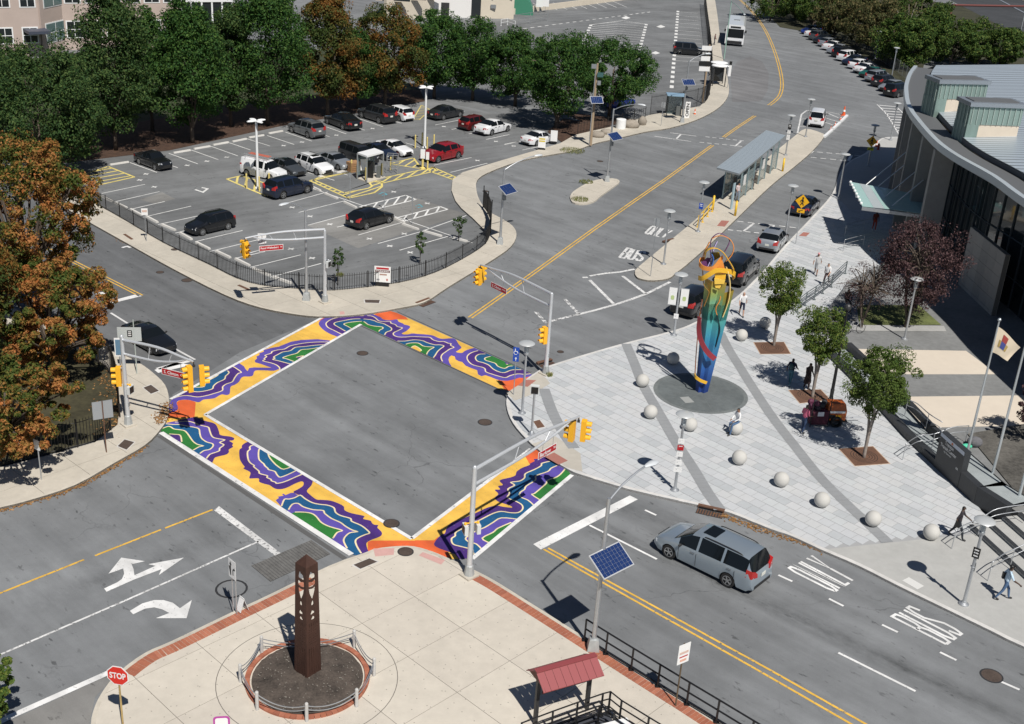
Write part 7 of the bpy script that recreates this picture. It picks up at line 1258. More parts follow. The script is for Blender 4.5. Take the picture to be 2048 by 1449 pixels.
for o_,qs in (((0,360),[(775,130,845,165),(880,180,955,215),(995,230,1070,270),(1115,285,1190,325),(1230,345,1325,385),(1370,410,1450,455),(1490,480,1590,530),(1650,550,1735,590),(1800,610,1880,650),(1930,680,2030,725)]),((500,360),[(30,680,150,730),(190,745,300,785),(455,50,530,85),(565,105,670,150),(710,170,815,220),(1085,290,1160,325),(1160,340,1275,380),(1325,395,1445,430),(1510,435,1640,470)]),((0,0),[(840,1255,970,1235),(1320,1165,1440,1145),(1475,1135,1590,1115),(1620,1105,1730,1085),(1765,1080,1870,1058),(1885,1050,2005,1030)]),((500,0),[(140,1018,250,998),(530,1345,620,1320),(680,1310,740,1295),(960,1205,1030,1195)])):
    for i,(a,b_,c_,d_) in enumerate(qs):
        u,v = [P(*p) for p in Zm([(a,b_),(c_,d_)],*o_)]; o = bpy.data.objects.new('wheel_stop',wsm); col.objects.link(o); o.location = (u+v)/2; o.rotation_euler = (0,0,azim(u,v)); side_ = {(0,360): 'along the iron fence',(500,360): 'in the front rows',(0,0): 'along the shaded mulch',(500,0): 'by the middle row'}[o_]
        tag(o,'%s wheel stop %s of the lot, counted from %s' % (ORD[i],side_,'the far end' if o_ != (500,360) else 'the left'),'wheel stop','wheel stops '+side_)
pbd = thing('parking_board','white parking board with red bands on the iron fence','sign',P(765,574,.05)); M = frame((0,-.12,.95),R(-92)); plate(pbd,M,1.12,1.15,SIGNWHITE); cutout(pbd,off(M,0,.42,.006),rounded(.86,.13,.02),SIGNRED,'printed_band'); cutout(pbd,off(M,0,.22,.006),rounded(1.0,.17,.01),mat('dark_maroon',(.12,.03,.03),.5),'printed_band'); place(text_mesh('PARKING',.11,.85,SIGNWHITE,.02),'lettering',pbd,off(M,0,.22,.008)); cutout(pbd,off(M,.05,-.02,.006),rounded(.5,.1,.01),mat('print_brown',(.4,.25,.2),.6),'printed_band'); cutout(pbd,off(M,-.3,-.4,.006),rounded(.2,.12,.02),mat('print_grey',(.3,.3,.32),.6),'printed_band'); cutout(pbd,off(M,.32,-.38,.006),rounded(.12,.16,.02),mat('print_red',(.5,.2,.18),.6),'printed_band'); MB().box((0,-.1,.18),(.9,.08,.36),R(-2)).build('stand',BLACKMET,pbd)
for px,l,w in (((1083,300),'white rental board with yellow lettering at the lot exit',.75),((1107,287),'second white board behind the rental board at the lot exit',.7)):
    b = P(*px,.13); t = thing('sign_board',l,'sign',b); M = frame((0,0,.75),R(-95)); plate(t,M,w,1.15,SIGNWHITE)
    if 'yellow' in l:
        for dy in (.35,.12): cutout(t,off(M,0,dy,.006),rounded(.6,.14,.01),mat('print_yellow',(.65,.5,.05),.6),'printed_band')
    MB().box((0,.15,.1),(w,.35,.2)).build('foot',BLACKMET,t)
pl = thing('planter','round concrete planter at the left end of the lot pavement','planter',P(74,372,.13)); MB().lathe([(.42,0),(.5,.6),(.52,.68),(.44,.68),(.42,.6)],n=16).build('pot',CONC,pl); MB().lathe([(.43,.5),(.02,.64)],n=14).build('soil',SOIL,pl)
rk_ = mat('boulder',(.30,.265,.22),.95,var=.3,vscale=4)
for px,s,l in (((1195,274),(.75,.55,.4),'tan boulder beside the utility pole'),((1213,268),(.65,.5,.35),'low tan boulder right of the utility pole'),((1262,255),(.9,.6,.55),'large tan boulder beside the white drum'),((1284,250),(.5,.45,.6),'pale upright boulder at the back lot corner')):
    b = P(*px,.13); g = MB().sphere((0,0,0),1,14,9); rg = random.Random(int(px[0])); g.v = [(x*s[0]*(1+rg.uniform(-.12,.12)),y*s[1]*(1+rg.uniform(-.12,.12)),z*s[2]*(1+rg.uniform(-.12,.12))+s[2]*.55) for x,y,z in g.v]; o = g.build('boulder',rk_,loc=b,sm=True); tag(o,l,'boulder','boulders by the lot exit')
t = thing('drum','white round drum beside the boulders','drum',P(1241,257,.13)); MB().lathe([(.55,0),(.55,1.0),(.5,1.04),(.05,1.08)],n=18).build('shell',WHITEPAINT,t,40)
CONE = mat('cone_orange',(.72,.12,.03),.5)
for px,h,l in (((1389,231),.75,'orange traffic cone by the back lot gate'),((1687,231),1.1,'tall orange cone at the head of the hatched gore'),((1681,240),.5,'small orange cone just below the tall cone'),((1670,252),.5,'small orange cone beside the white bars, middle one'),((1661,261),.5,'small orange cone nearest the white SUV'),((1752,296),.8,'red cone beside the shaded crossing')):
    t = thing('traffic_cone',l,'traffic cone',P(*px),0,'orange traffic cones'); MB().lathe([(h*.24,.04),(h*.2,.06),(h*.12,h*.5),(h*.05,h)],n=12).build('cone',CONE,t,40); MB().lathe([(h*.155,h*.42),(h*.105,h*.62)],n=12).build('white_band',SIGNWHITE,t,40); MB().box((0,0,.02),(h*.55,h*.55,.04)).build('base',CONE,t)
for a,b_,l in (((1648,276),(1664,262),'white concrete bar under the cones nearest the island'),((1666,260),(1680,247),'white concrete bar under the middle cones'),((1682,245),(1694,233),'white concrete bar under the tall cone')):
    u,v = P(*a),P(*b_); o = MB().box((0,0,.1),((v-u).length,.3,.2)).build('barrier_bar',WHITEPAINT,loc=(u+v)/2,rz=azim(u,v)); tag(o,l,'barrier','white bars by the gore')
# back lot gatehouse, price sign, far shelter
gh = thing('gate_booth','small dark framed gate booth with pale blue roof','booth',P(1347,232,.05))
for x in (-.9,.9):
    for y in (-.7,.7): MB().box((x,y,1.2),(.08,.08,2.4)).build('post',BLACKMET,gh)
MB().box((0,0,2.45),(2.1,1.7,.1)).build('roof',mat('booth_roof',(.25,.38,.5),.3),gh); MB().box((0,.65,1.2),(1.7,.04,2.2)).build('glass_panel',SHG,gh); MB().box((.5,0,.6),(.6,.6,1.2)).build('machine',mat('machine_grey',(.12,.13,.13),.5),gh)
op = thing('open_sign','white upright banner reading OPEN at the back lot gate','sign',P(1373,237,.1)); M = frame((0,0,.95),R(-80)); plate(op,M,.6,1.9,SIGNWHITE); place(text_mesh('OPEN',.38,1.5,SIGNBLACK,.03),'lettering',op,off(M,0,0,.01) @ Matrix.Rotation(R(90),4,'Z')); MB().tube([(0,.05,0),(0,.05,2)],.03,5).build('post',BLACKMET,op)
pn = thing('price_sign','stack of black and white price panels on a wooden pole','sign',P(1405,205,.1)); hp = HT(1405,205,90,.1); MB().tube([(0,0,0),(0,0,hp)],.12,8).build('pole',_MC['weathered_wood'],pn)
for k,(m,w) in enumerate(((SIGNWHITE,1.2),(SIGNBLACK,1.3),(SIGNWHITE,1.1),(SIGNBLACK,1.5),(SIGNWHITE,1.3))): plate(pn,frame((-.3,-.15,hp-.4-k*.62),R(-85)),w,.55,m)
place(text_mesh('$10.00',.3,.95,SIGNWHITE,.02),'lettering',pn,off(frame((-.3,-.15,hp-.4-.62),R(-85)),0,0,.01))
fs = thing('far_bus_shelter','dark bus stop shelter with two white roof shells','bus shelter',P(1436,172,.13))
for dy,zz_ in ((0,2.6),(1.5,2.75)): MB().sphere((0,dy,zz_),1.15,14,8,(1.05,.75,.18)).build('roof_shell',WHITEPAINT,fs,True)
for x in (-.8,.8):
    for y in (-.4,1.8): MB().box((x,y,1.3),(.1,.1,2.6)).build('post',DARKMET,fs)
MB().box((-.8,.7,1.3),(.05,2.1,2.1)).build('glass_panel',mat('smoked_glass',(.03,.035,.04),.1),fs); MB().box((0,1.9,1.3),(1.6,.05,2.1)).build('glass_panel',_MC['smoked_glass'],fs)
bt = thing('bus_flag_sign','tall white bus stop flag beside the far shelter','sign',P(1455,176,.13)); MB().tube([(0,0,0),(0,0,3.3)],.04,6).build('post',STEEL,bt); plate(bt,frame((0,-.06,2.2),R(-90)),.35,1.4,SIGNWHITE); plate(bt,frame((0,-.06,3.2),R(-90)),.35,.45,SIGNBLACK)
# ------------------------------------------------------------------ background buildings
def wall_box(t,a,b_,h,m,th=.6,z0=0,name='wall'):
    A,B = a,b_; return MB().beam(A+Vector((0,0,(h+z0)/2)),B+Vector((0,0,(h+z0)/2)),th,h-z0).build(name,m,t)
PINK = mat('pinkish_stone',(.47,.385,.34),.9,var=.1,vscale=.8); DKGL = mat('dark_window',(.02,.025,.028),.1,spec=.6); TEALGL = mat('teal_window',(.10,.17,.17),.12,spec=.6); CREAMW = mat('cream_wall',(.60,.54,.44),.9,var=.08,vscale=1)
b1 = P(-120,118); b2 = P(84,112); b3 = P(128,100); b4 = P(470,92); o1 = b2.copy(); of = thing('office_building','pinkish stone office building behind the left trees','building',o1); g = lambda p: p-o1
for a,b_ in ((b1,b2),(b2,b3),(b3,b4)): wall_box(of,g(a),g(b_),24,PINK)
MB().prism([(g(p).x,g(p).y) for p in (b1,b2,b3,b4)]+[(g(b4).x,g(b4).y+25),(g(b1).x-5,g(b1).y+25)],23.5,24.2).build('roof',GREYMET,of)
def window(t,c,az,w,h,m=DKGL,fm_=WHITEPAINT,mull=True):
    M = frame(c,az); fr_ = plate(t,M,w+.3,h+.3,fm_,'window',t=.06); M2 = Matrix.Translation((0,0,.02)); o = MB().box((0,0,0),(w,h,.04)).build('pane',m,fr_); o.location = (0,0,.015)
    if mull: MB().box((0,0,.04),(.08,h,.03)).box((0,0,.042),(w,.08,.03)).build('mullion',fm_,fr_)
for (a,b_,n,m,w,h) in ((b1,b2,4,DKGL,1.6,1.7),(b2,b3,1,TEALGL,4.0,2.2),(b3,b4,9,DKGL,1.8,1.9)):
    d = (b_-a).normalized(); az = math.atan2(d.y,d.x)-math.pi/2; nrm = Vector((math.cos(az),math.sin(az),0))
    for i in range(n):
        for fl in range(5):
            p = a.lerp(b_,(i+.6)/n)+nrm*.34; window(of,g(p)+Vector((0,0,2.6+fl*4.3)),az,w,h,m)
d = (b4-b3).normalized(); az = math.atan2(d.y,d.x)-math.pi/2; nrm = Vector((math.cos(az),math.sin(az),0)); c0 = b3.lerp(b4,.82)+nrm*.8
MB().box(g(c0)+Vector((0,0,10)),(7,1.2,20),az+math.pi/2).build('stair_tower_glass',DKGL,of)
for k in range(6): MB().box(g(c0)+d*(-3.4+k*1.36)+nrm*.65+Vector((0,0,10)),(.22,.16,20),az+math.pi/2).build('mullion_post',WHITEPAINT,of)
for k in range(5): MB().box(g(c0)+nrm*.66+Vector((0,0,2+k*4.2)),(7,.2,.3),az+math.pi/2).build('floor_band',WHITEPAINT,of)
MB().beam(g(P(70,108))+Vector((0,-2.5,3.2)),g(P(112,106))+Vector((0,-2.5,3.2)),4,.35).build('entrance_canopy',mat('slate_blue',(.06,.07,.1),.5),of)
w1,w2,w3,w4 = P(770,44),P(866,34),P(945,36),P(1026,38); wb = thing('low_building','low white and cream building beyond the trees','building',w2); g2 = lambda p: p-w2
wall_box(wb,g2(w1),g2(w2),5.5,CREAMW); wall_box(wb,g2(w2),g2(w3),4.2,mat('white_wall',(.72,.71,.69),.8)); wall_box(wb,g2(w3),g2(w4),9.5,CREAMW); MB().prism([(g2(p).x,g2(p).y) for p in (w1,w2,w3,w4)]+[(g2(w4).x,g2(w4).y+20),(g2(w1).x,g2(w1).y+20)],9.2,9.6).build('roof',CREAMW,wb); wall_box(wb,g2(w2)+Vector((0,4,0)),g2(w3)+Vector((0,4,0)),10,CREAMW)
for k in range(3): window(wb,g2(w1.lerp(w2,(k+.5)/3))+Vector((0,-.4,4.0)),R(-90),5.4,1.5,DKGL,CREAMW,False)
window(wb,g2(w3.lerp(w4,.38))+Vector((0,-.4,4.6)),R(-92),1.3,2.2,mat('yellow_shutter',(.5,.42,.02),.6),CREAMW); window(wb,g2(w3.lerp(w4,.85))+Vector((0,-.4,4.6)),R(-92),1.3,2.2); MB().box(g2(w3.lerp(w4,.08))+Vector((0,-.4,3.5)),(1.6,.3,7)).build('doorway',DKGL,wb); MB().box(g2(w2.lerp(w3,.3))+Vector((0,-.4,1.2)),(1.4,.2,2.4)).build('door',DARKMET,wb); MB().box(g2(w3.lerp(w4,.5))+Vector((0,-.5,2.0)),(.9,.3,.6)).build('vent',GREYMET,wb)
wl = MB().beam(P(1022,30)+Vector((0,0,.5)),P(1340,-12)+Vector((0,0,.5)),.3,1.0).build('boundary_wall',CREAMW); tag(wl,'low cream wall along the top of the back lot','wall')
dm = thing('dumpster_tent','small green arched shed beside the cream building','shed',P(1041,30)); MB().loft([[(2.2*math.cos(a),y,3*math.sin(a)) for a in [math.pi*i/8 for i in range(9)]] for y in (0,4)]).build('cover',mat('green_tarp',(.05,.22,.14),.6),dm)
cf = rail_run('grey chain link fence panel below the green shed',[(1036,52),(1060,48),(1095,42)],1.8,(.3,.65,1),z=0,m=GREYMET,name='chain_link_fence',cat='fence')
for k,px in enumerate(((1078,26),(1090,25))): post_sign('white_notice',('left' if k == 0 else 'right')+' white notice board behind the grey chain fence',px,2.4,R(-90),1.2,1.4,SIGNWHITE,z=0)
rail_run('white painted loading rail below the cream building',[(1002,52),(1015,50),(1030,55)],1.0,(.5,1),z=0,m=WHITEPAINT,name='loading_rail')
# rail yard beyond the wood
ry = struct(MB().flat([(p.x,p.y) for p in W([(1880,-10),(2150,130),(2300,60),(2200,-60),(1950,-60)])],.03).build('rail_yard',ASPH_DARK))
for k in range(5): MB().ribbon([P(1960+k*40,-20-k*2)+Vector((0,0,.1)),P(2140+k*40,75-k*4)+Vector((0,0,.1))],.5,.1+.002*k).build('track_bed',mat('ballast',(.16,.15,.14),.95,var=.3,vscale=6) if k % 2 else STEEL,ry)
gb = thing('gantry','rust red gantry beam over the rail yard','gantry',P(1895,60)); MB().tube([(0,0,4.5),tuple(P(2110,62)-P(1895,60)+Vector((0,0,4.5)))],.22,6).build('beam',mat('rust_red',(.14,.045,.04),.8),gb); MB().box((0,0,2.2),(.3,.3,4.4)).build('post',RUST,gb); MB().tube([tuple(P(2040,68)-P(1895,60)),tuple(P(2040,68)-P(1895,60)+Vector((0,0,7)))],.12,6).build('post',STEEL,gb)
cb = picket_fence('chain fence behind the row of parked cars',[(1640,58),(1700,88),(1760,122),(1810,158),(1835,190)],1.8,.6,z=.03,m=mat('fence_grey',(.12,.13,.13),.6),name='wire_fence')
# ------------------------------------------------------------------ transit building
tb = thing('transit_building','transit building with curved metal roof and copper towers','building',(40,95,0)); T0 = Vector((40,95,0)); E = [(38.5,123),(36.6,118.2),(34.5,111.9),(33.3,107.6),(32.2,103.2),(31.5,99.5),(31.1,96.5),(30.6,91.9),(30.3,87.6),(30.5,83.6),(31.2,78.8),(31.3,74),(31.7,69),(31.8,64.5),(32.2,60.5),(32.6,56.8),(33.4,50)]; E = smooth(E,3); EZ = 10.0
ev = [Vector((x,y,0))-T0 for x,y in E]
def offs(d): return inset(ev,d)     # left of travel (travel runs towards the camera): +x side
N_ = len(ev); FAS = mat('fascia_metal',(.30,.33,.36),.4,.5); SOFF = mat('gutter_dark',(.11,.115,.12),.7); CONCF = mat('fin_concrete',(.30,.29,.27),.85,var=.15,vscale=2); e0 = ev; e1 = offs(.35); e2 = offs(1.9); e3 = offs(2.1)
MB().loft([[a+Vector((0,0,EZ-.5)),a+Vector((0,0,EZ)),b_+Vector((0,0,EZ+.02)),b_+Vector((0,0,EZ-.15))] for a,b_ in zip(e0,e1)],closed=False).build('roof_edge',mat('edge_pale',(.5,.55,.58),.4,.3),tb); MB().loft([[b_+Vector((0,0,EZ-.13)),c_+Vector((0,0,EZ-.12))] for b_,c_ in zip(e1,e2)],closed=False,cap=False).build('gutter_deck',SOFF,tb); MB().loft([[a+Vector((0,0,EZ-.5)),c_+Vector((0,0,EZ-1.4)),c_+Vector((0,0,EZ-.2))] for a,c_ in zip(e0,e2)],closed=False,cap=False).build('soffit',FAS,tb)
e9 = [Vector((62,p.y*1.02+ (0),0)) for p in ev]
RIDGE = [Vector((60,max(min(p.y*1.35+2,33),-70),0)) for p in ev]; ROOFM = mat('standing_seam',(.47,.53,.58),.38,.3)
for i in range(N_-1):
    a,b_ = e3[i],e3[i+1]; c_,d_ = RIDGE[i+1],RIDGE[i]; z0,z1 = EZ+.29,EZ+3.6; nsub = 2
    for s in range(nsub):
        u0,u1 = (s+.07)/nsub,(s+.93)/nsub; A_,B_,C_,D_ = a.lerp(b_,u0),a.lerp(b_,u1),d_.lerp(c_,u1),d_.lerp(c_,u0); MB().add([A_+Vector((0,0,z0)),B_+Vector((0,0,z0)),C_+Vector((0,0,z1)),D_+Vector((0,0,z1))],[(0,1,2,3)]).build('roof_panel',ROOFM,tb)
MB().loft([[a+Vector((0,0,EZ-.15)),a+Vector((0,0,EZ+.23)),r_+Vector((0,0,EZ+3.5)),r_+Vector((0,0,EZ-2))] for a,r_ in zip(e3,RIDGE)],closed=False).build('roof_deck',mat('roof_seam_dark',(.09,.1,.115),.5,.3),tb)
# far end wall
MB().add([ev[0]+Vector((.5,.2,0)),RIDGE[0]+Vector((0,0,0)),RIDGE[0]+Vector((0,0,EZ+3.4)),e3[0]+Vector((0,.2,EZ+.2)),ev[0]+Vector((.5,.2,EZ-.6))],[(0,1,2,3,4)]).build('end_wall',CONCF,tb)
# fins, glass between them
gl = offs(3.4); fn = offs(1.0); k = 0
for i in [4,8,12,16,20,23]:
    d = (ev[min(i+1,N_-1)]-ev[i-1]).normalized(); a = math.atan2(d.y,d.x); MB().box(fn[i]+Vector((0,0,(EZ-.8)/2)),(.55,1.5,EZ-.8),a).build('concrete_fin',CONCF,tb)
gm = mat('curtain_glass',(.02,.03,.033),.05,spec=.7,coat=.2); MU = mat('mullion_dark',(.06,.07,.075),.5)
for i in range(2,N_-1):
    a,b_ = gl[i],gl[i+1]; MB().add([a,b_,b_+Vector((0,0,EZ-1.2)),a+Vector((0,0,EZ-1.2))],[(0,1,2,3)]).build('glass_bay',gm if i > 17 else mat('brown_panel',(.10,.075,.05),.5),tb); MB().box(a+Vector((-.05,0,(EZ-1.2)/2)),(.1,.1,EZ-1.2)).build('mullion',MU,tb)
for zz_ in (2.6,5.2): MB().tube([p+Vector((-.06,0,zz_)) for p in gl[18:]],.05,4).build('transom',MU,tb)
# copper towers
COPP = mat('patina_copper',(.22,.30,.27),.55,.3,var=.25,vscale=3,stretch=(1,1,.15)); STONE = mat('cream_stone',(.60,.52,.42),.9,var=.08,vscale=1.5)
def tower(FLp,BLp,top_y,TLp,TRp,base_mid_y,label_):
    zb = 9.7; FL,BL_ = P(*FLp,zb),P(*BLp,zb); ht = HT(*FLp,top_y,zb); zt = zb+ht; tl,tr_ = P(*TLp,zt),P(*TRp,zt); ax = (tr_-tl); wid = ax.length; ax.normalize(); dp = Vector((-ax.y,ax.x,0)); dep = 2.0; c = FL-T0; c.z = 0
    zm = zb+HT(*FLp,base_mid_y,zb); q = [c,c+ax*wid,c+ax*wid+dp*dep,c+dp*dep]
    MB().prism([(p.x,p.y) for p in q],zm,zt-.3,True).build('tower_cladding',COPP,tb); MB().prism([(p.x+.05*dp.x,p.y+.05*dp.y) for p in (q[0]+ax*.05,q[1]-ax*.05,q[2]-ax*.05,q[3]+ax*.05)],8.5,zm).build('tower_base',STONE,tb); MB().prism([(p.x,p.y) for p in (q[0]-ax*.15-dp*.15,q[1]+ax*.15-dp*.15,q[2]+ax*.15+dp*.15,q[3]-ax*.15+dp*.15)],zt-.3,zt,True).build('tower_cap',FAS,tb); MB().prism([(p.x,p.y) for p in (q[0]+ax*.3+dp*.3,q[1]-ax*.3+dp*.3,q[2]-ax*.3-dp*.3,q[3]+ax*.3-dp*.3)],zt,zt+.06).build('tower_roof',SOFF,tb)
    MB().prism([(p.x,p.y) for p in (q[3]-ax*.03+dp*.0,q[0]-ax*.03-dp*.03,q[0]+ax*.9-dp*.03,q[0]+ax*.9+dp*.1,q[0]+dp*.1-ax*.0,q[3])],8.6,zm).build('tower_return',COPP,tb)
    n = int(wid/.38)
    for k in range(n): MB().box(c+ax*(wid*(k+.5)/n)-dp*.03+Vector((0,0,(zm+zt-.3)/2)),(.05,.06,zt-.3-zm-.04),azim((0,0,0),ax)).build('seam_rib',mat('patina_light',(.36,.43,.39),.5,.2),tb)
    for k in range(int(dep/.5)): MB().box(c+dp*(dep*(k+.5)/int(dep/.5))-ax*.05+Vector((0,0,(8.6+zt-.3)/2)),(.06,.05,zt-8.9),azim((0,0,0),ax)).build('seam_rib',_MC['patina_light'],tb)
tower((1865.4,239),(1848.4,228),160,(1870,159),(1967,161),198,'a'); tower((1926,291),(1912,279),205,(1937,205),(2043,209),249,'b')
# stone wall standing free, canopy
sw = thing('stone_wall','tall free standing pale stone wall beside the glass front','wall',P(1917,584)); a,b_ = P(1917,584),P(1983,648); hw_ = HT(1917,584,454); d = (b_-a); L_ = d.length; d.normalize(); rows,cols = 6,5; STW = [mat('wall_stone_%d' % i,c,.9,var=.12,vscale=3) for i,c in enumerate(((.40,.37,.33),(.36,.335,.30),(.43,.40,.355)))]
MB().beam(Vector((0,0,hw_/2)),b_-a+Vector((0,0,hw_/2)),.3,hw_).build('core',JOINT,sw)
for r_ in range(rows):
    for c_ in range(cols):
        p = d*(L_*(c_+.5)/cols)+Vector((0,0,hw_*(r_+.5)/rows)); MB().box(p,(L_/cols-.02,.36,hw_/rows-.02),azim((0,0,0),d)).build('stone_block',STW[(r_*3+c_*5) % 3],sw)
cz = 4.0; C4 = [P(x,y,cz) for x,y in ((1700,364),(1757,374),(1791,419.5),(1724.5,412.5))]; C5 = [P(x,y,cz) for x,y in ((1757,374),(1850,392),(1872,432),(1791,419.5))]; cn = thing('glass_canopy','pale green glass canopy hung from rods over the entrance','canopy',(C4[0].x,C4[0].y,0)); o0 = Vector((C4[0].x,C4[0].y,0)); CG = mat('canopy_glass',(.42,.62,.58),.15,alpha=.9); CG2 = mat('canopy_frit',(.45,.50,.51),.3,alpha=.95)
def quad_panel(A,B,C,D,m,nm): v = [p-o0 for p in (A,B,C,D)]; MB().add(v+[p-Vector((0,0,.04)) for p in v],[(0,1,2,3),(7,6,5,4),(0,4,5,1),(1,5,6,2),(2,6,7,3),(3,7,4,0)]).build(nm,m,cn)
for i in range(3):
    for j in range(3):
        f = lambda u,v: C4[0].lerp(C4[1],u).lerp(C4[3].lerp(C4[2],u),v); quad_panel(f(i/3+.002,j/3+.002),f((i+1)/3-.002,j/3+.002),f((i+1)/3-.002,(j+1)/3-.002),f(i/3+.002,(j+1)/3-.002),CG2 if i == 1 else CG,'glass_panel'); f = lambda u,v: C5[0].lerp(C5[1],u).lerp(C5[3].lerp(C5[2],u),v); quad_panel(f(i/3+.002,j/3+.002),f((i+1)/3-.002,j/3+.002),f((i+1)/3-.002,(j+1)/3-.002),f(i/3+.002,(j+1)/3-.002),CG,'glass_panel')
for v in (0,.5,1): a,b_ = C4[0].lerp(C4[3],v),C5[1].lerp(C5[2],v); MB().beam(a-o0-Vector((0,0,.2)),b_-o0-Vector((0,0,.2)),.12,.25).build('beam',STEEL,cn)
for k in range(8): MB().sphere(C4[0].lerp(C4[3],(k+.3)/8)-o0+Vector((0,0,.05)),.12,8,5).build('edge_clamp',WHITEPAINT,cn)
for u,v in ((.55,.02),(.98,.0),(.98,.45),(.98,.85)): p = C4[0].lerp(C4[1],u).lerp(C4[3].lerp(C4[2],u),v); MB().tube([p-o0,p-o0+Vector((4.6,3.0,3.2))],.04,6).build('hanger_rod',WHITEPAINT,cn)
# ------------------------------------------------------------------ terrace by the plaza
TZ = .6; GRAN = mat('dark_granite',(.035,.038,.042),.5,var=.2,vscale=4); GPAV = mat('terrace_grey',(.20,.205,.205),.85,var=.25,vscale=3); BEI = mat('terrace_beige',(.62,.55,.46),.9,var=.06,vscale=2); LGR = mat('ledge_grey',(.30,.33,.335),.8,var=.2,vscale=2)
terr = struct(MB().prism([(p.x,p.y) for p in W([(1700,690),(1640,640),(1700,560),(1900,460),(2060,560),(2250,760),(2250,1000),(2060,1040),(2012,1010),(1890,885),(1800,800)],TZ)],0,TZ).build('terrace',GPAV))
patch('paving_band',[(1700,698),(1932,702),(2030,790),(2010,745),(1994,748),(1995,749),(1830,750),(1790,750),(1748,748)][:2]+[(1995,749),(1748,749)],BEI,terr,TZ+.005); patch('paving_band',[(1795,794),(2060,791),(2120,850),(1850,856)],BEI,terr,TZ+.005)
patch('lawn_bed',Zm([(780,960),(830,950),(1250,950),(1420,1100),(800,1100)],1508,360),mat('terrace_grass',(.115,.135,.045),1,var=.5,vscale=6,bump=.5),terr,TZ+.03); patch('grey_kerb',Zm([(700,1100),(1440,1108),(1460,1150),(705,1145)],1508,360),mat('kerb_soft_grey',(.36,.36,.35),.9,var=.15,vscale=3),terr,TZ+.02)
bedp = struct(MB().prism([(p.x,p.y) for p in W([(1935,870),(2048,850),(2140,900),(2140,1010),(2055,1015)],TZ)],TZ-.1,TZ+.06).build('terrace_soil_bed',mat('bed_soil',(.10,.095,.085),1,var=.7,vscale=5,bump=.7)))
W1 = [P(x,y,.13) for x,y in ((1650,708),(1700,758),(1757,819),(1811,879),(1871,936),(1947,1008),(2006,1046))]
lg = thing('granite_ledge','long dark granite ledge between plaza and terrace','wall',W1[0])
for i in range(len(W1)-1):
    a,b_ = W1[i]-W1[0],W1[i+1]-W1[0]; hgt = .38 if i < 4 else .95; L_ = (b_-a).length; n = max(1,round(L_/1.6)); dd = (b_-a).normalized(); nn = Vector((-dd.y,dd.x,0)); nn = nn if nn.x > 0 else -nn
    for k in range(n): MB().box(a.lerp(b_,(k+.5)/n)+nn*.2+Vector((0,0,hgt/2)),(L_/n-.015,.4,hgt),azim((0,0,0),dd)).build('granite_block',GRAN,lg)
    if i < 4: MB().add([a+nn*.4+Vector((0,0,.3)),b_+nn*.4+Vector((0,0,.3)),b_+nn*1.35+Vector((0,0,.3)),a+nn*1.35+Vector((0,0,.3))],[(0,1,2,3) if dd.cross(nn).z > 0 else (3,2,1,0)]).build('ledge_paving',LGR,lg); MB().beam(a+nn*1.5+Vector((0,0,.38)),b_+nn*1.5+Vector((0,0,.38)),.3,.76).build('upper_wall',GRAN,lg)
    else: MB().add([a+nn*.4+Vector((0,0,hgt-.01)),b_+nn*.4+Vector((0,0,hgt-.01)),b_+nn*1.6+Vector((0,0,hgt-.01)),a+nn*1.6+Vector((0,0,hgt-.01))],[(0,1,2,3) if dd.cross(nn).z > 0 else (3,2,1,0)]).build('ledge_paving',LGR,lg); MB().beam(a+nn*1.6+Vector((0,0,hgt/2)),b_+nn*1.6+Vector((0,0,hgt/2)),.1,hgt-.02).build('upper_wall',GRAN,lg)
sa,sb2 = P(1874,934,.13),P(1918,975,.13); ts = thing('station_sign','dark granite station sign with white lettering','sign',(sa+sb2)/2); d = (sb2-sa).normalized(); L_ = 2.3; az = math.atan2(d.y,d.x)-math.pi/2; hs_ = 2.05; MB().box((0,0,hs_/2),(L_,.34,hs_),az+math.pi/2).build('slab',GRAN,ts); M = frame((math.cos(az)*.176,math.sin(az)*.176,1.42),az); cutout(ts,off(M,0,.5,.004),[(-L_*.48,-.1),(L_*.48,-.1),(L_*.48,.1),(-L_*.48,.1)],mat('sign_strip',(.55,.6,.68),.4),'logo_strip'); cutout(ts,off(M,0,.5,.008),[(-.1,-.08),(.1,-.06),(.05,.07),(-.05,.05)],mat('logo_orange',(.5,.15,.05),.5),'logo')
for s,dy,th,w in (('Trenton',.27,.2,.8),('Transit Center',.02,.2,1.5),('NJ TRANSIT',-.22,.1,.7),('RR',-.5,.12,.2)): place(text_mesh(s,th,w,SIGNWHITE,.015),'lettering',ts,off(M,-.2 if w > .3 else .8,dy,.006))
# steps at the lower right
s0 = [P(x,y,.13) for x,y in ((1948,1064),(2030,1140))]; dd = (s0[1]-s0[0]).normalized(); nn = Vector((-dd.y,dd.x,0)); nn = nn if nn.x > 0 else -nn; stp = thing('plaza_steps','wide grey steps rising beyond the plaza walkers','steps',s0[0])
for k in range(4): MB().box(dd*2.2+nn*(.0+k*.85+3)+Vector((0,0,.075*(k+1))),(5.2,6,.15*(k+1)),azim((0,0,0),dd)).build('step',CONCG,stp); MB().box(dd*2.2+nn*(k*.85+.06)+Vector((0,0,.15*(k+1)+.002)),(5.2,.22,.012),azim((0,0,0),dd)).build('step_shadow_strip',GRAN,stp)  # dark edge strips paint in the shadow line of each step
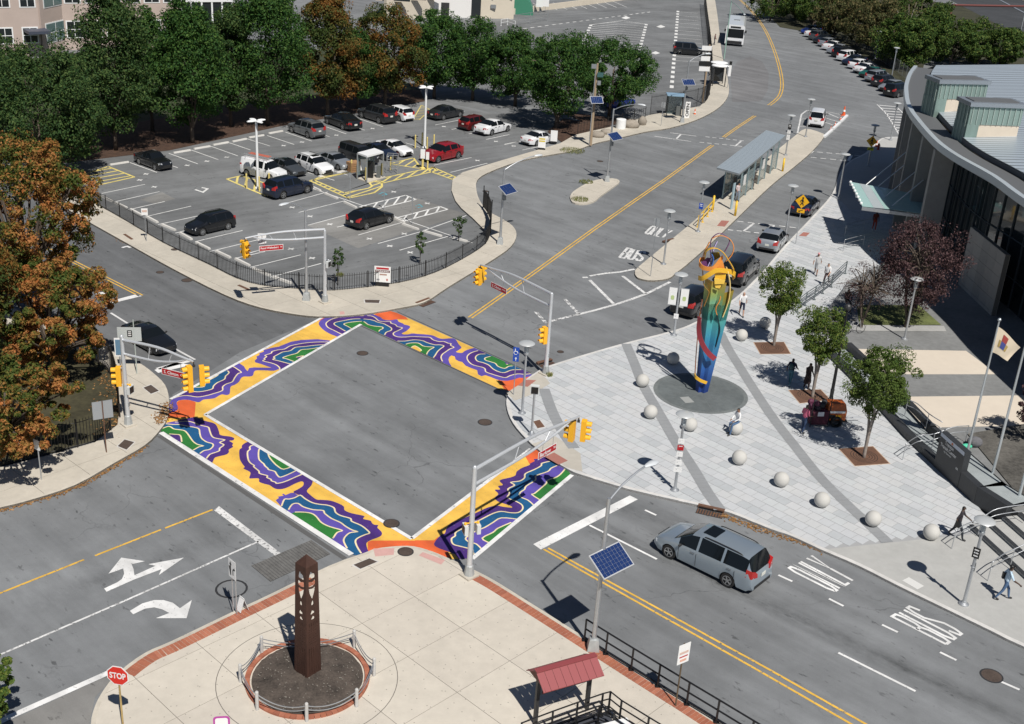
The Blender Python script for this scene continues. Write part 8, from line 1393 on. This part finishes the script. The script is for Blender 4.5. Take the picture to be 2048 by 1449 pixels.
# handrails of brushed steel
def handrail(label,pts,z=.13): q = [P(x,y,zz_) for x,y,zz_ in pts]; t = thing('handrail',label,'railing',(q[0].x,q[0].y,0)); o = Vector((q[0].x,q[0].y,0)); c = [p-o for p in q]; MB().tube(smooth([tuple(p) for p in c],4),.025,6).build('top_rail',STEEL,t,True); MB().tube(smooth([tuple(p-Vector((0,0,.35))) for p in c],4),.02,6).build('mid_rail',STEEL,t,True); [MB().tube([p,p-Vector((0,0,.95))],.022,6).build('post',STEEL,t) for p in c[::2]]; return t
handrail('steel handrail loop beside the station sign',[(1812,888,1.1),(1838,872,1.1),(1870,868,1.3),(1905,855,1.6),(1938,852,1.6)]); handrail('steel handrail beside the walker in the dark shirt',[(1912,1062,1.1),(1930,1050,1.1),(1965,1035,1.2),(1995,1018,1.6),(2060,1008,1.7)]); handrail('steel handrail at the right end of the steps',[(1985,1125,1.1),(2005,1110,1.1),(2030,1098,1.2),(2080,1075,1.6)]); handrail('steel handrail on the beige terrace',[(1816,800,1.55),(1835,808,1.55),(1858,828,1.55),(1885,845,1.55)])
handrail('upper steel handrail near the red clad person',[(1693,452,1.1),(1705,446,1.1),(1730,440,1.1),(1750,437,1.1)]); handrail('lower steel handrail near the thin purple tree',[(1690,480,1.1),(1705,476,1.1),(1730,470,1.1),(1752,466,1.1)])
rl = rail_run('dark slatted ramp railing below the thin purple tree',[(1594,625),(1610,612),(1628,600),(1645,588),(1662,575),(1690,548)],1.0,(.3,.55,.8,1),m=mat('rail_grey',(.18,.21,.22),.4,.5),r=.03,name='ramp_railing')
# flagpoles
for px,ty,l in (((1933,912),640,'flagpole carrying the pale state flag'),((1984,953),None,'flagpole right of the one with the flag'),((2037,998),None,'flagpole cut by the right edge of the view')):
    b = P(*px,TZ+.3); h = HT(*px,ty,TZ+.3) if ty else 9.5; t = thing('flagpole',l,'flagpole',b); MB().tube([(0,0,0),(0,0,h)],[.075,.04],10).sphere((0,0,h),.09,8,6).build('pole',mat('pole_alloy',(.62,.66,.68),.3,.6),t,40); MB().lathe([(.22,0),(.2,.06),(.09,.16)],n=12).build('base_collar',STEEL,t)
    if ty: hflag = h; bflag = b
fl = thing('flag','pale buff flag with blue and red crest','flag',bflag); nu,nv = 10,7; BUFF = mat('flag_cloth',(.70,.60,.45),.8); V = []
fa = [Vector((0,0,hflag-.35)),Vector((1.25,-.3,hflag-1.25)),Vector((.75,-.35,hflag-2.0)),Vector((0,0,hflag-1.75))]
for i in range(nu+1):
    for j in range(nv+1): u,v = i/nu,j/nv; p = fa[0].lerp(fa[1],u).lerp(fa[3].lerp(fa[2],u),v); V.append(p+Vector((0,.1*math.sin(u*7+v*2)*u,.05*math.sin(u*5))))
MB().add(V,[(i*(nv+1)+j,(i+1)*(nv+1)+j,(i+1)*(nv+1)+j+1,i*(nv+1)+j+1) for i in range(nu) for j in range(nv)]).build('cloth',BUFF,fl,True)
for i0,i1,j0,j1,m in ((3,5,1,3,mat('crest_red',(.35,.06,.05),.8)),(3,5,3,5,mat('crest_blue',(.06,.08,.28),.8)),(2,3,3,5,mat('crest_gold',(.42,.3,.1),.8)),(5,6,3,5,_MC['crest_gold'])):
    g = MB(); W_ = [V[i*(nv+1)+j]+Vector((.0,-.015,.01)) for i in range(i0,i1+1) for j in range(j0,j1+1)]; nn_ = j1-j0+1; g.add(W_,[(i*nn_+j,(i+1)*nn_+j,(i+1)*nn_+j+1,i*nn_+j+1) for i in range(i1-i0) for j in range(j1-j0)]).build('crest',m,fl)
lp = thing('dark_post','thin dark lamp post beside the middle plaza tree','street lamp',P(1660,808,.13)); hd_ = HT(1660,808,620,.13); MB().tube([(0,0,0),(0,0,hd_)],[.11,.05],8).build('pole',BLACKMET,lp); MB().lathe([(.16,0),(.16,.3),(.1,.45),(.12,.9),(.07,1.0)],n=10).build('base',BLACKMET,lp); MB().sphere((0,0,hd_+.15),.2,10,6).build('lantern',DARKMET,lp)
hy = thing('fire_hydrant','red hydrant at the shaded kerb corner','hydrant',P(1756,300,.13)); MB().lathe([(.16,0),(.12,.1),(.12,.5),(.15,.55),(.08,.68),(.03,.72)],n=10).build('barrel',mat('hydrant_red',(.5,.05,.03),.5),hy); MB().box((0,0,.42),(.38,.1,.1)).build('outlet',_MC['hydrant_red'],hy)
# cart and generator
cg = P(1664,846,.13); ct = thing('generator_trailer','orange generator trailer with white stripe behind the nearest tree','trailer',cg,R(8)); ORG = mat('machine_orange',(.42,.10,.02),.45)
MB().loft([[(x*s,y*s2,z) for x,y in ((-.55,-.4),(.55,-.4),(.55,.4),(-.55,.4))] for s,s2,z in ((1,1,.35),(1.02,1.02,.9),(.85,.8,1.3),(.8,.7,1.32))]).build('hood',ORG,ct); MB().box((0,-.42,.86),(.9,.03,.12)).build('stripe',SIGNWHITE,ct); MB().box((.12,-.43,.6),(.3,.02,.12)).build('plate',SIGNYEL,ct); MB().box((-.25,-.43,.6),(.28,.03,.22)).build('vent',BLACKMET,ct); MB().box((0,0,.3),(1.3,.9,.1)).build('chassis',BLACKMET,ct); MB().tube([(.6,0,.3),(1.7,.1,.32)],.03,6).build('drawbar',STEEL,ct)
for s in (-1,1): w = bpy.data.objects.new('wheel',wheel_mesh(.33)[0]); col.objects.link(w); w.parent = ct; w.location = (0,s*.5,.3)
vc = thing('vendor_cart','dark maroon vendor cart full of bags beside the generator','cart',P(1632,848,.13),R(8)); MB().box((0,0,.55),(1.0,.8,.8)).build('body',mat('maroon_cloth',(.09,.02,.035),.8),vc); MB().tube([(-.5,-.4,0),(-.5,-.4,1.9),(.5,-.4,1.9),(.5,-.4,0)],.03,6).build('frame',BLACKMET,vc); rg = random.Random(2)
for k in range(9): MB().sphere((rg.uniform(-.5,.4),rg.uniform(-.3,.3),1.0+rg.uniform(0,.35)),.2,8,6,(1,.8,.9)).build('bag',mat('bag_%d' % (k % 3),[(.03,.02,.03),(.10,.02,.05),(.02,.02,.025)][k % 3],.7),vc)
MB().box((0,-.42,.8),(.35,.03,.25)).build('price_card',SIGNWHITE,vc)
bg = thing('bundle','grey bundle with green bag on the soil by flagpoles','bundle',P(1935,895,TZ)); MB().sphere((.4,.2,.25),.42,12,8,(1,.8,.7)).build('grey_sack',mat('sack_grey',(.12,.12,.13),.9,var=.4,vscale=6),bg); MB().sphere((-.1,-.1,.12),.25,10,6,(1.2,.7,.5)).build('green_bag',mat('bag_green',(.08,.55,.35),.6),bg)
# bicycle
by = thing('bicycle','grey bicycle leaning by the dark lamp post at the terrace edge','bicycle',P(1706,668,TZ),R(20)); tor = lambda x: MB().tube([(x+.33*math.cos(R(20*k)),0,.34+.33*math.sin(R(20*k))) for k in range(19)],.018,5,False)
for x in (-.52,.52): tor(x).build('wheel',TYRE,by); MB().tube([(x-.3,0,.34),(x+.3,0,.34)],.004,3).tube([(x,0,.04),(x,0,.64)],.004,3).build('spokes',STEEL,by)
MB().tube([(-.52,0,.34),(-.15,0,.85),(.38,0,.82),(-.05,0,.32),(-.52,0,.34)],.02,5).tube([(-.05,0,.32),(-.18,0,.95)],.02,5).tube([(.52,0,.34),(.36,0,1.0)],.02,5).build('frame',mat('bike_grey',(.5,.5,.5),.4,.3),by); MB().box((-.19,0,.97),(.25,.12,.05)).build('saddle',BLACKMET,by); MB().tube([(.36,-.28,1.02),(.36,.28,1.02)],.018,5).build('handlebar',BLACKMET,by)
pk = thing('pink_sign','magenta rounded sign top at the bottom edge','sign',P(446,1490,.13)); MB().tube([(0,0,0),(0,0,.9)],.03,6).build('post',STEEL,pk); M = frame((0,-.04,1.0),R(-80)); cutout(pk,M,rounded(.55,.5,.12),mat('magenta',(.42,.06,.32),.5),'sign_panel',.012); cutout(pk,off(M,0,0,.006),rounded(.42,.36,.08),SIGNWHITE,'sign_field')
# ------------------------------------------------------------------ people
SKINS = [mat('skin_dark',(.075,.042,.028),.6),mat('skin_mid',(.26,.14,.09),.6),mat('skin_light',(.48,.29,.21),.6)]; HAIR = mat('hair_dark',(.012,.010,.009),.7); SHOE = mat('shoes_dark',(.03,.03,.032),.6); SHOEW = mat('shoes_white',(.6,.6,.6),.6)
def seg_d(p,a,b):
    ab = b-a; t = max(0,min(1,(p-a).dot(ab)/max(1e-9,ab.dot(ab)))); return (p-(a+ab*t)).length
def person(label,px,face,top,legs,skin=0,hair=HAIR,pose='walk',z=.13,h=1.74,shoes=SHOE,sleeve='short',shorts=False,cap=None,bag=None,stride=.28,coat=None,phase=1,armbend=.25,extra=None):
    """face: heading the person looks to; pose: walk, stand or sit"""
    s = h/1.74; t = thing('person',label,'person',P(*px,z),face); V = {}; st = stride if pose == 'walk' else .05
    hipz = .92; lean_ = .03
    if pose == 'sit': hipz = .80
    V['pel'] = (0,0,hipz); V['spine'] = (lean_*.5,0,hipz+.22); V['chest'] = (lean_,0,hipz+.43); V['neck'] = (lean_+.01,0,hipz+.58); V['head'] = (lean_+.03,0,hipz+.70); V['crown'] = (lean_+.02,0,hipz+.80)
    J = {}
    for sd,nm in ((1,'l'),(-1,'r')):
        k = sd*phase; V['hip'+nm] = (0,sd*.095,hipz-.04)
        if pose == 'sit': V['knee'+nm] = (.42,sd*.13,hipz-.10); V['ankle'+nm] = (.44+.06*k,sd*.13,.09); V['toe'+nm] = (.62+.06*k,sd*.14,.04)
        else:
            V['knee'+nm] = (st*.55*k+.05,sd*.10,.50+(0 if k > 0 else .01)); V['ankle'+nm] = (st*k-(.06 if k < 0 else 0),sd*.105,.085+(0 if k > 0 else .05)); V['toe'+nm] = (st*k+.17-(.06 if k < 0 else 0),sd*.12,.035)
        V['sho'+nm] = (lean_,sd*.185,hipz+.50); V['elb'+nm] = (lean_-st*.5*k,sd*.25,hipz+.22); V['wri'+nm] = (lean_-st*.9*k+armbend*.6,sd*.25,hipz-.0+armbend*.3); V['han'+nm] = (lean_-st*1.0*k+armbend*.8,sd*.245,hipz-.08+armbend*.3)
        if pose == 'sit': V['elb'+nm] = (.10,sd*.25,hipz+.24); V['wri'+nm] = (.32,sd*.15,hipz+.10); V['han'+nm] = (.40,sd*.12,hipz+.07)
    rad = dict(pel=(.155,.115),spine=(.14,.105),chest=(.175,.115),neck=(.058,.058),head=(.088,.10),crown=(.07,.08),hip=(.095,.095),knee=(.066,.066),ankle=(.046,.046),toe=(.042,.032),sho=(.068,.068),elb=(.048,.048),wri=(.034,.034),han=(.036,.026))
    E_ = [('pel','spine'),('spine','chest'),('chest','neck'),('neck','head'),('head','crown')]
    for nm in 'lr': E_ += [('pel','hip'+nm),('hip'+nm,'knee'+nm),('knee'+nm,'ankle'+nm),('ankle'+nm,'toe'+nm),('chest','sho'+nm),('sho'+nm,'elb'+nm),('elb'+nm,'wri'+nm),('wri'+nm,'han'+nm)]
    ks = list(V); me = bpy.data.meshes.new('body'); me.from_pydata([tuple(c*s for c in V[k]) for k in ks],[(ks.index(a),ks.index(b)) for a,b in E_],[]); ob = bpy.data.objects.new('body',me); col.objects.link(ob); md = ob.modifiers.new('skin','SKIN'); md.use_smooth_shade = True
    for k,sv in zip(ks,me.skin_vertices[0].data): r = rad[k] if k in rad else rad[k[:-1]]; sv.radius = (r[0]*s,r[1]*s); sv.use_root = (k == 'pel')
    ss = ob.modifiers.new('sub','SUBSURF'); ss.levels = 1; ss.render_levels = 1; dg = bpy.context.evaluated_depsgraph_get(); m2 = bpy.data.meshes.new_from_object(ob.evaluated_get(dg)); bpy.data.objects.remove(ob)
    g = MB(); vs = [v.co.copy() for v in m2.vertices]; mats = [SKINS[skin],top,legs,shoes,hair]; BV = {k: Vector(v)*s for k,v in V.items()}
    def kind(p):
        best,kk = 9,None
        for a,b in E_:
            d = seg_d(p,BV[a],BV[b])-(.05 if a in ('pel','spine') else 0)
            if d < best: best,kk = d,(a,b)
        a,b = kk
        if a in ('neck','head'): return 4 if (p.z > BV['head'].z+.045*s or (p.x < BV['head'].x-.02*s and p.z > BV['head'].z-.06*s)) else 0
        if (a,b) == ('chest','neck'): return 0 if p.z > BV['neck'].z-.03*s else 1
        if a.startswith('elb'): return 1 if sleeve == 'long' else 0
        if a.startswith('wri'): return 0
        if a.startswith('sho') or a in ('spine','chest'): return 1
        if a.startswith('ankle'): return 3
        if a.startswith('knee'): return 0 if shorts else 2
        if a == 'pel' and b == 'spine': return 1 if p.z > BV['pel'].z+.02*s else 2
        if a.startswith('hip') and coat and p.z > BV['kneel'].z+.1: return 1
        return 2
    for f in m2.polygons: g.cur = kind(f.center); g.add([vs[i] for i in f.vertices],[tuple(range(len(f.vertices)))])
    # merge back into shared vertices
    g.v = []; g.f = []; g2 = MB(); g2.v = [tuple(v) for v in vs]; g2.f = [tuple(f.vertices) for f in m2.polygons]; g2.m = [kind(f.center) for f in m2.polygons]; g2.cur = 0
    for nm,sd in (('l',1),('r',-1)):
        w,hn = BV['wri'+nm],BV['han'+nm]; d = (hn-w).normalized(); y = Vector((0,1,0)); fwd = d.cross(y).normalized()
        for k,ln in enumerate((.062,.07,.066,.052)): b0 = hn+fwd*(.024-.016*k)*s; g2.tube([b0,b0+d*ln*.55*s,b0+d*ln*s+Vector((.012,-sd*.012,0))*s],[.0095*s,.009*s,.006*s],5)
        b0 = hn-d*.03*s+fwd*.03*s; g2.tube([b0,b0+(d*.6+fwd*.6)*.04*s,b0+(d*.9+fwd*.4)*.06*s],[.011*s,.01*s,.007*s],5)
    hc = BV['head']; g2.sphere(hc+Vector((.098,0,-.01))*s,.016*s,6,5,(1,.8,1.3)); g2.sphere(hc+Vector((.0,.088,-.01))*s,.022*s,6,5,(.6,.5,1.2)); g2.sphere(hc+Vector((.0,-.088,-.01))*s,.022*s,6,5,(.6,.5,1.2)); g2.cur = 4
    for yy in (.034,-.034): g2.sphere(hc+Vector((.083,yy,.022))*s,.011*s,5,4)
    g2.box(hc+Vector((.086,0,-.055))*s,(.012*s,.04*s,.008*s)); o = g2.build('body',mats,t,True)
    if cap: c = BV['crown']; MB().sphere(c-Vector((0,0,.02)),.108*s,10,6,(1,.9,.62)).box(c+Vector((.12,0,-.03)),(.12,.15,.015)).build('cap',cap,t,True)
    if bag == 'shoulder': MB().box(BV['spine']+Vector((-.02,.2,-.05)),(.34,.12,.3)).build('shoulder_bag',BLACKMET,t); MB().tube([BV['spine']+Vector((.05,.2,.1)),BV['shor']+Vector((.04,0,.06)),BV['spine']+Vector((-.1,.15,.1))],.018,5).build('bag_strap',BLACKMET,t)
    if bag == 'backpack': MB().sphere(BV['chest']+Vector((-.17,0,-.08)),.17,10,8,(.6,.85,1.25)).build('backpack',mat('pack_teal',(.02,.06,.07),.7),t,True)
    if bag == 'jacket': MB().loft([[BV['hanr']+Vector((a,b,zz_)) for a,b in ((-.1-w,-.05),(.12+w,-.05),(.12+w,.05),(-.1-w,.05))] for w,zz_ in ((-.02,.1),(.0,-.08),(.03,-.22))]).build('carried_jacket',BLACKMET,t)
    if coat: MB().loft([[BV['pel']+Vector((math.cos(a)*r*.8,math.sin(a)*r,zz_)) for a in [2*math.pi*i/12 for i in range(12)]] for r,zz_ in ((.17,.12),(.2,-.1),(.25,-.48))],cap=False).build('coat_skirt',top,t,True)
    return t
C = lambda n,rgb: mat('cloth_'+n,rgb,.85)
person('person in dark printed shirt walking past the end sphere, jacket in hand',(1911,1076),R(-25),C('dark_print',(.035,.028,.035)),C('dark_blue',(.015,.02,.03)),0,pose='walk',bag='jacket',phase=-1,stride=.3); person('person in light blue shirt, jeans and black cap walking with black bag',(2004,1199),R(-5),C('light_blue',(.50,.64,.76)),C('jeans',(.07,.13,.24)),0,cap=BLACKMET,bag='shoulder',phase=1)
person('person in white sweater and jeans sitting on a stone sphere',(1472,868),R(205),C('white',(.75,.75,.75)),C('jeans',(.07,.13,.24)),1,pose='sit',sleeve='long',h=1.68); person('person in white shirt and navy shorts walking near parked cars',(1482,632),R(-95),C('white',(.75,.75,.75)),C('navy',(.015,.02,.05)),2,hair=SKINS[2],shorts=True); person('person in black and white top and grey shorts walking on the footway',(1631,550),R(-110),C('blackwhite',(.55,.55,.55)),C('pale_grey',(.4,.41,.42)),1,cap=C('pink_cap',(.6,.3,.32)),shorts=True,bag='backpack')
person('person in white top and dark trousers at the ramp railing',(1651,571),R(-125),C('white',(.75,.75,.75)),C('maroon_grey',(.06,.035,.04)),2,phase=-1,shoes=SHOEW); person('person in red trousers standing in shade by the handrails',(1747,462),R(-90),C('dark_red',(.16,.03,.02)),C('red',(.42,.06,.03)),0,pose='stand',shoes=SHOEW); person('person in dark blue with teal trousers in tree shade, walking',(1578,771),R(60),C('navy',(.015,.02,.05)),C('teal',(.04,.12,.17)),0,bag='backpack'); person('person in long dark coat beside the middle plaza tree',(1612,779),R(-60),C('dark_coat',(.035,.022,.022)),C('dark_coat',(.035,.022,.022)),0,pose='stand',sleeve='long',coat=True)
person('vendor in pink shirt and jeans beside the maroon cart',(1604,867),R(30),C('pink',(.42,.09,.16)),C('jeans_dark',(.03,.055,.12)),0,pose='stand',armbend=.5); person('person in grey green jacket standing under the purple tree',(1828,622),R(-90),C('camo',(.09,.11,.09)),C('camo',(.09,.11,.09)),1,pose='stand',sleeve='long',z=TZ); person('person in black sitting in the shade beside the thin purple tree',(1690,622),R(-80),C('black',(.014,.014,.016)),C('black',(.014,.014,.016)),0,pose='sit',sleeve='long',z=TZ)
person('person in white and red top waiting at the near end of the shelter',(1473,403),R(-60),C('white_red',(.6,.5,.5)),C('grey_blue',(.2,.24,.3)),1,pose='stand'); person('person in patterned dark clothes standing inside the shelter opening',(1503,379),R(-45),C('dark_pattern',(.05,.035,.04)),C('dark_pattern',(.05,.035,.04)),0,pose='stand'); person('person standing beside the bus door on the far pavement',(1428,90),R(0),C('maroon',(.12,.03,.05)),C('navy',(.015,.02,.05)),1,pose='stand')
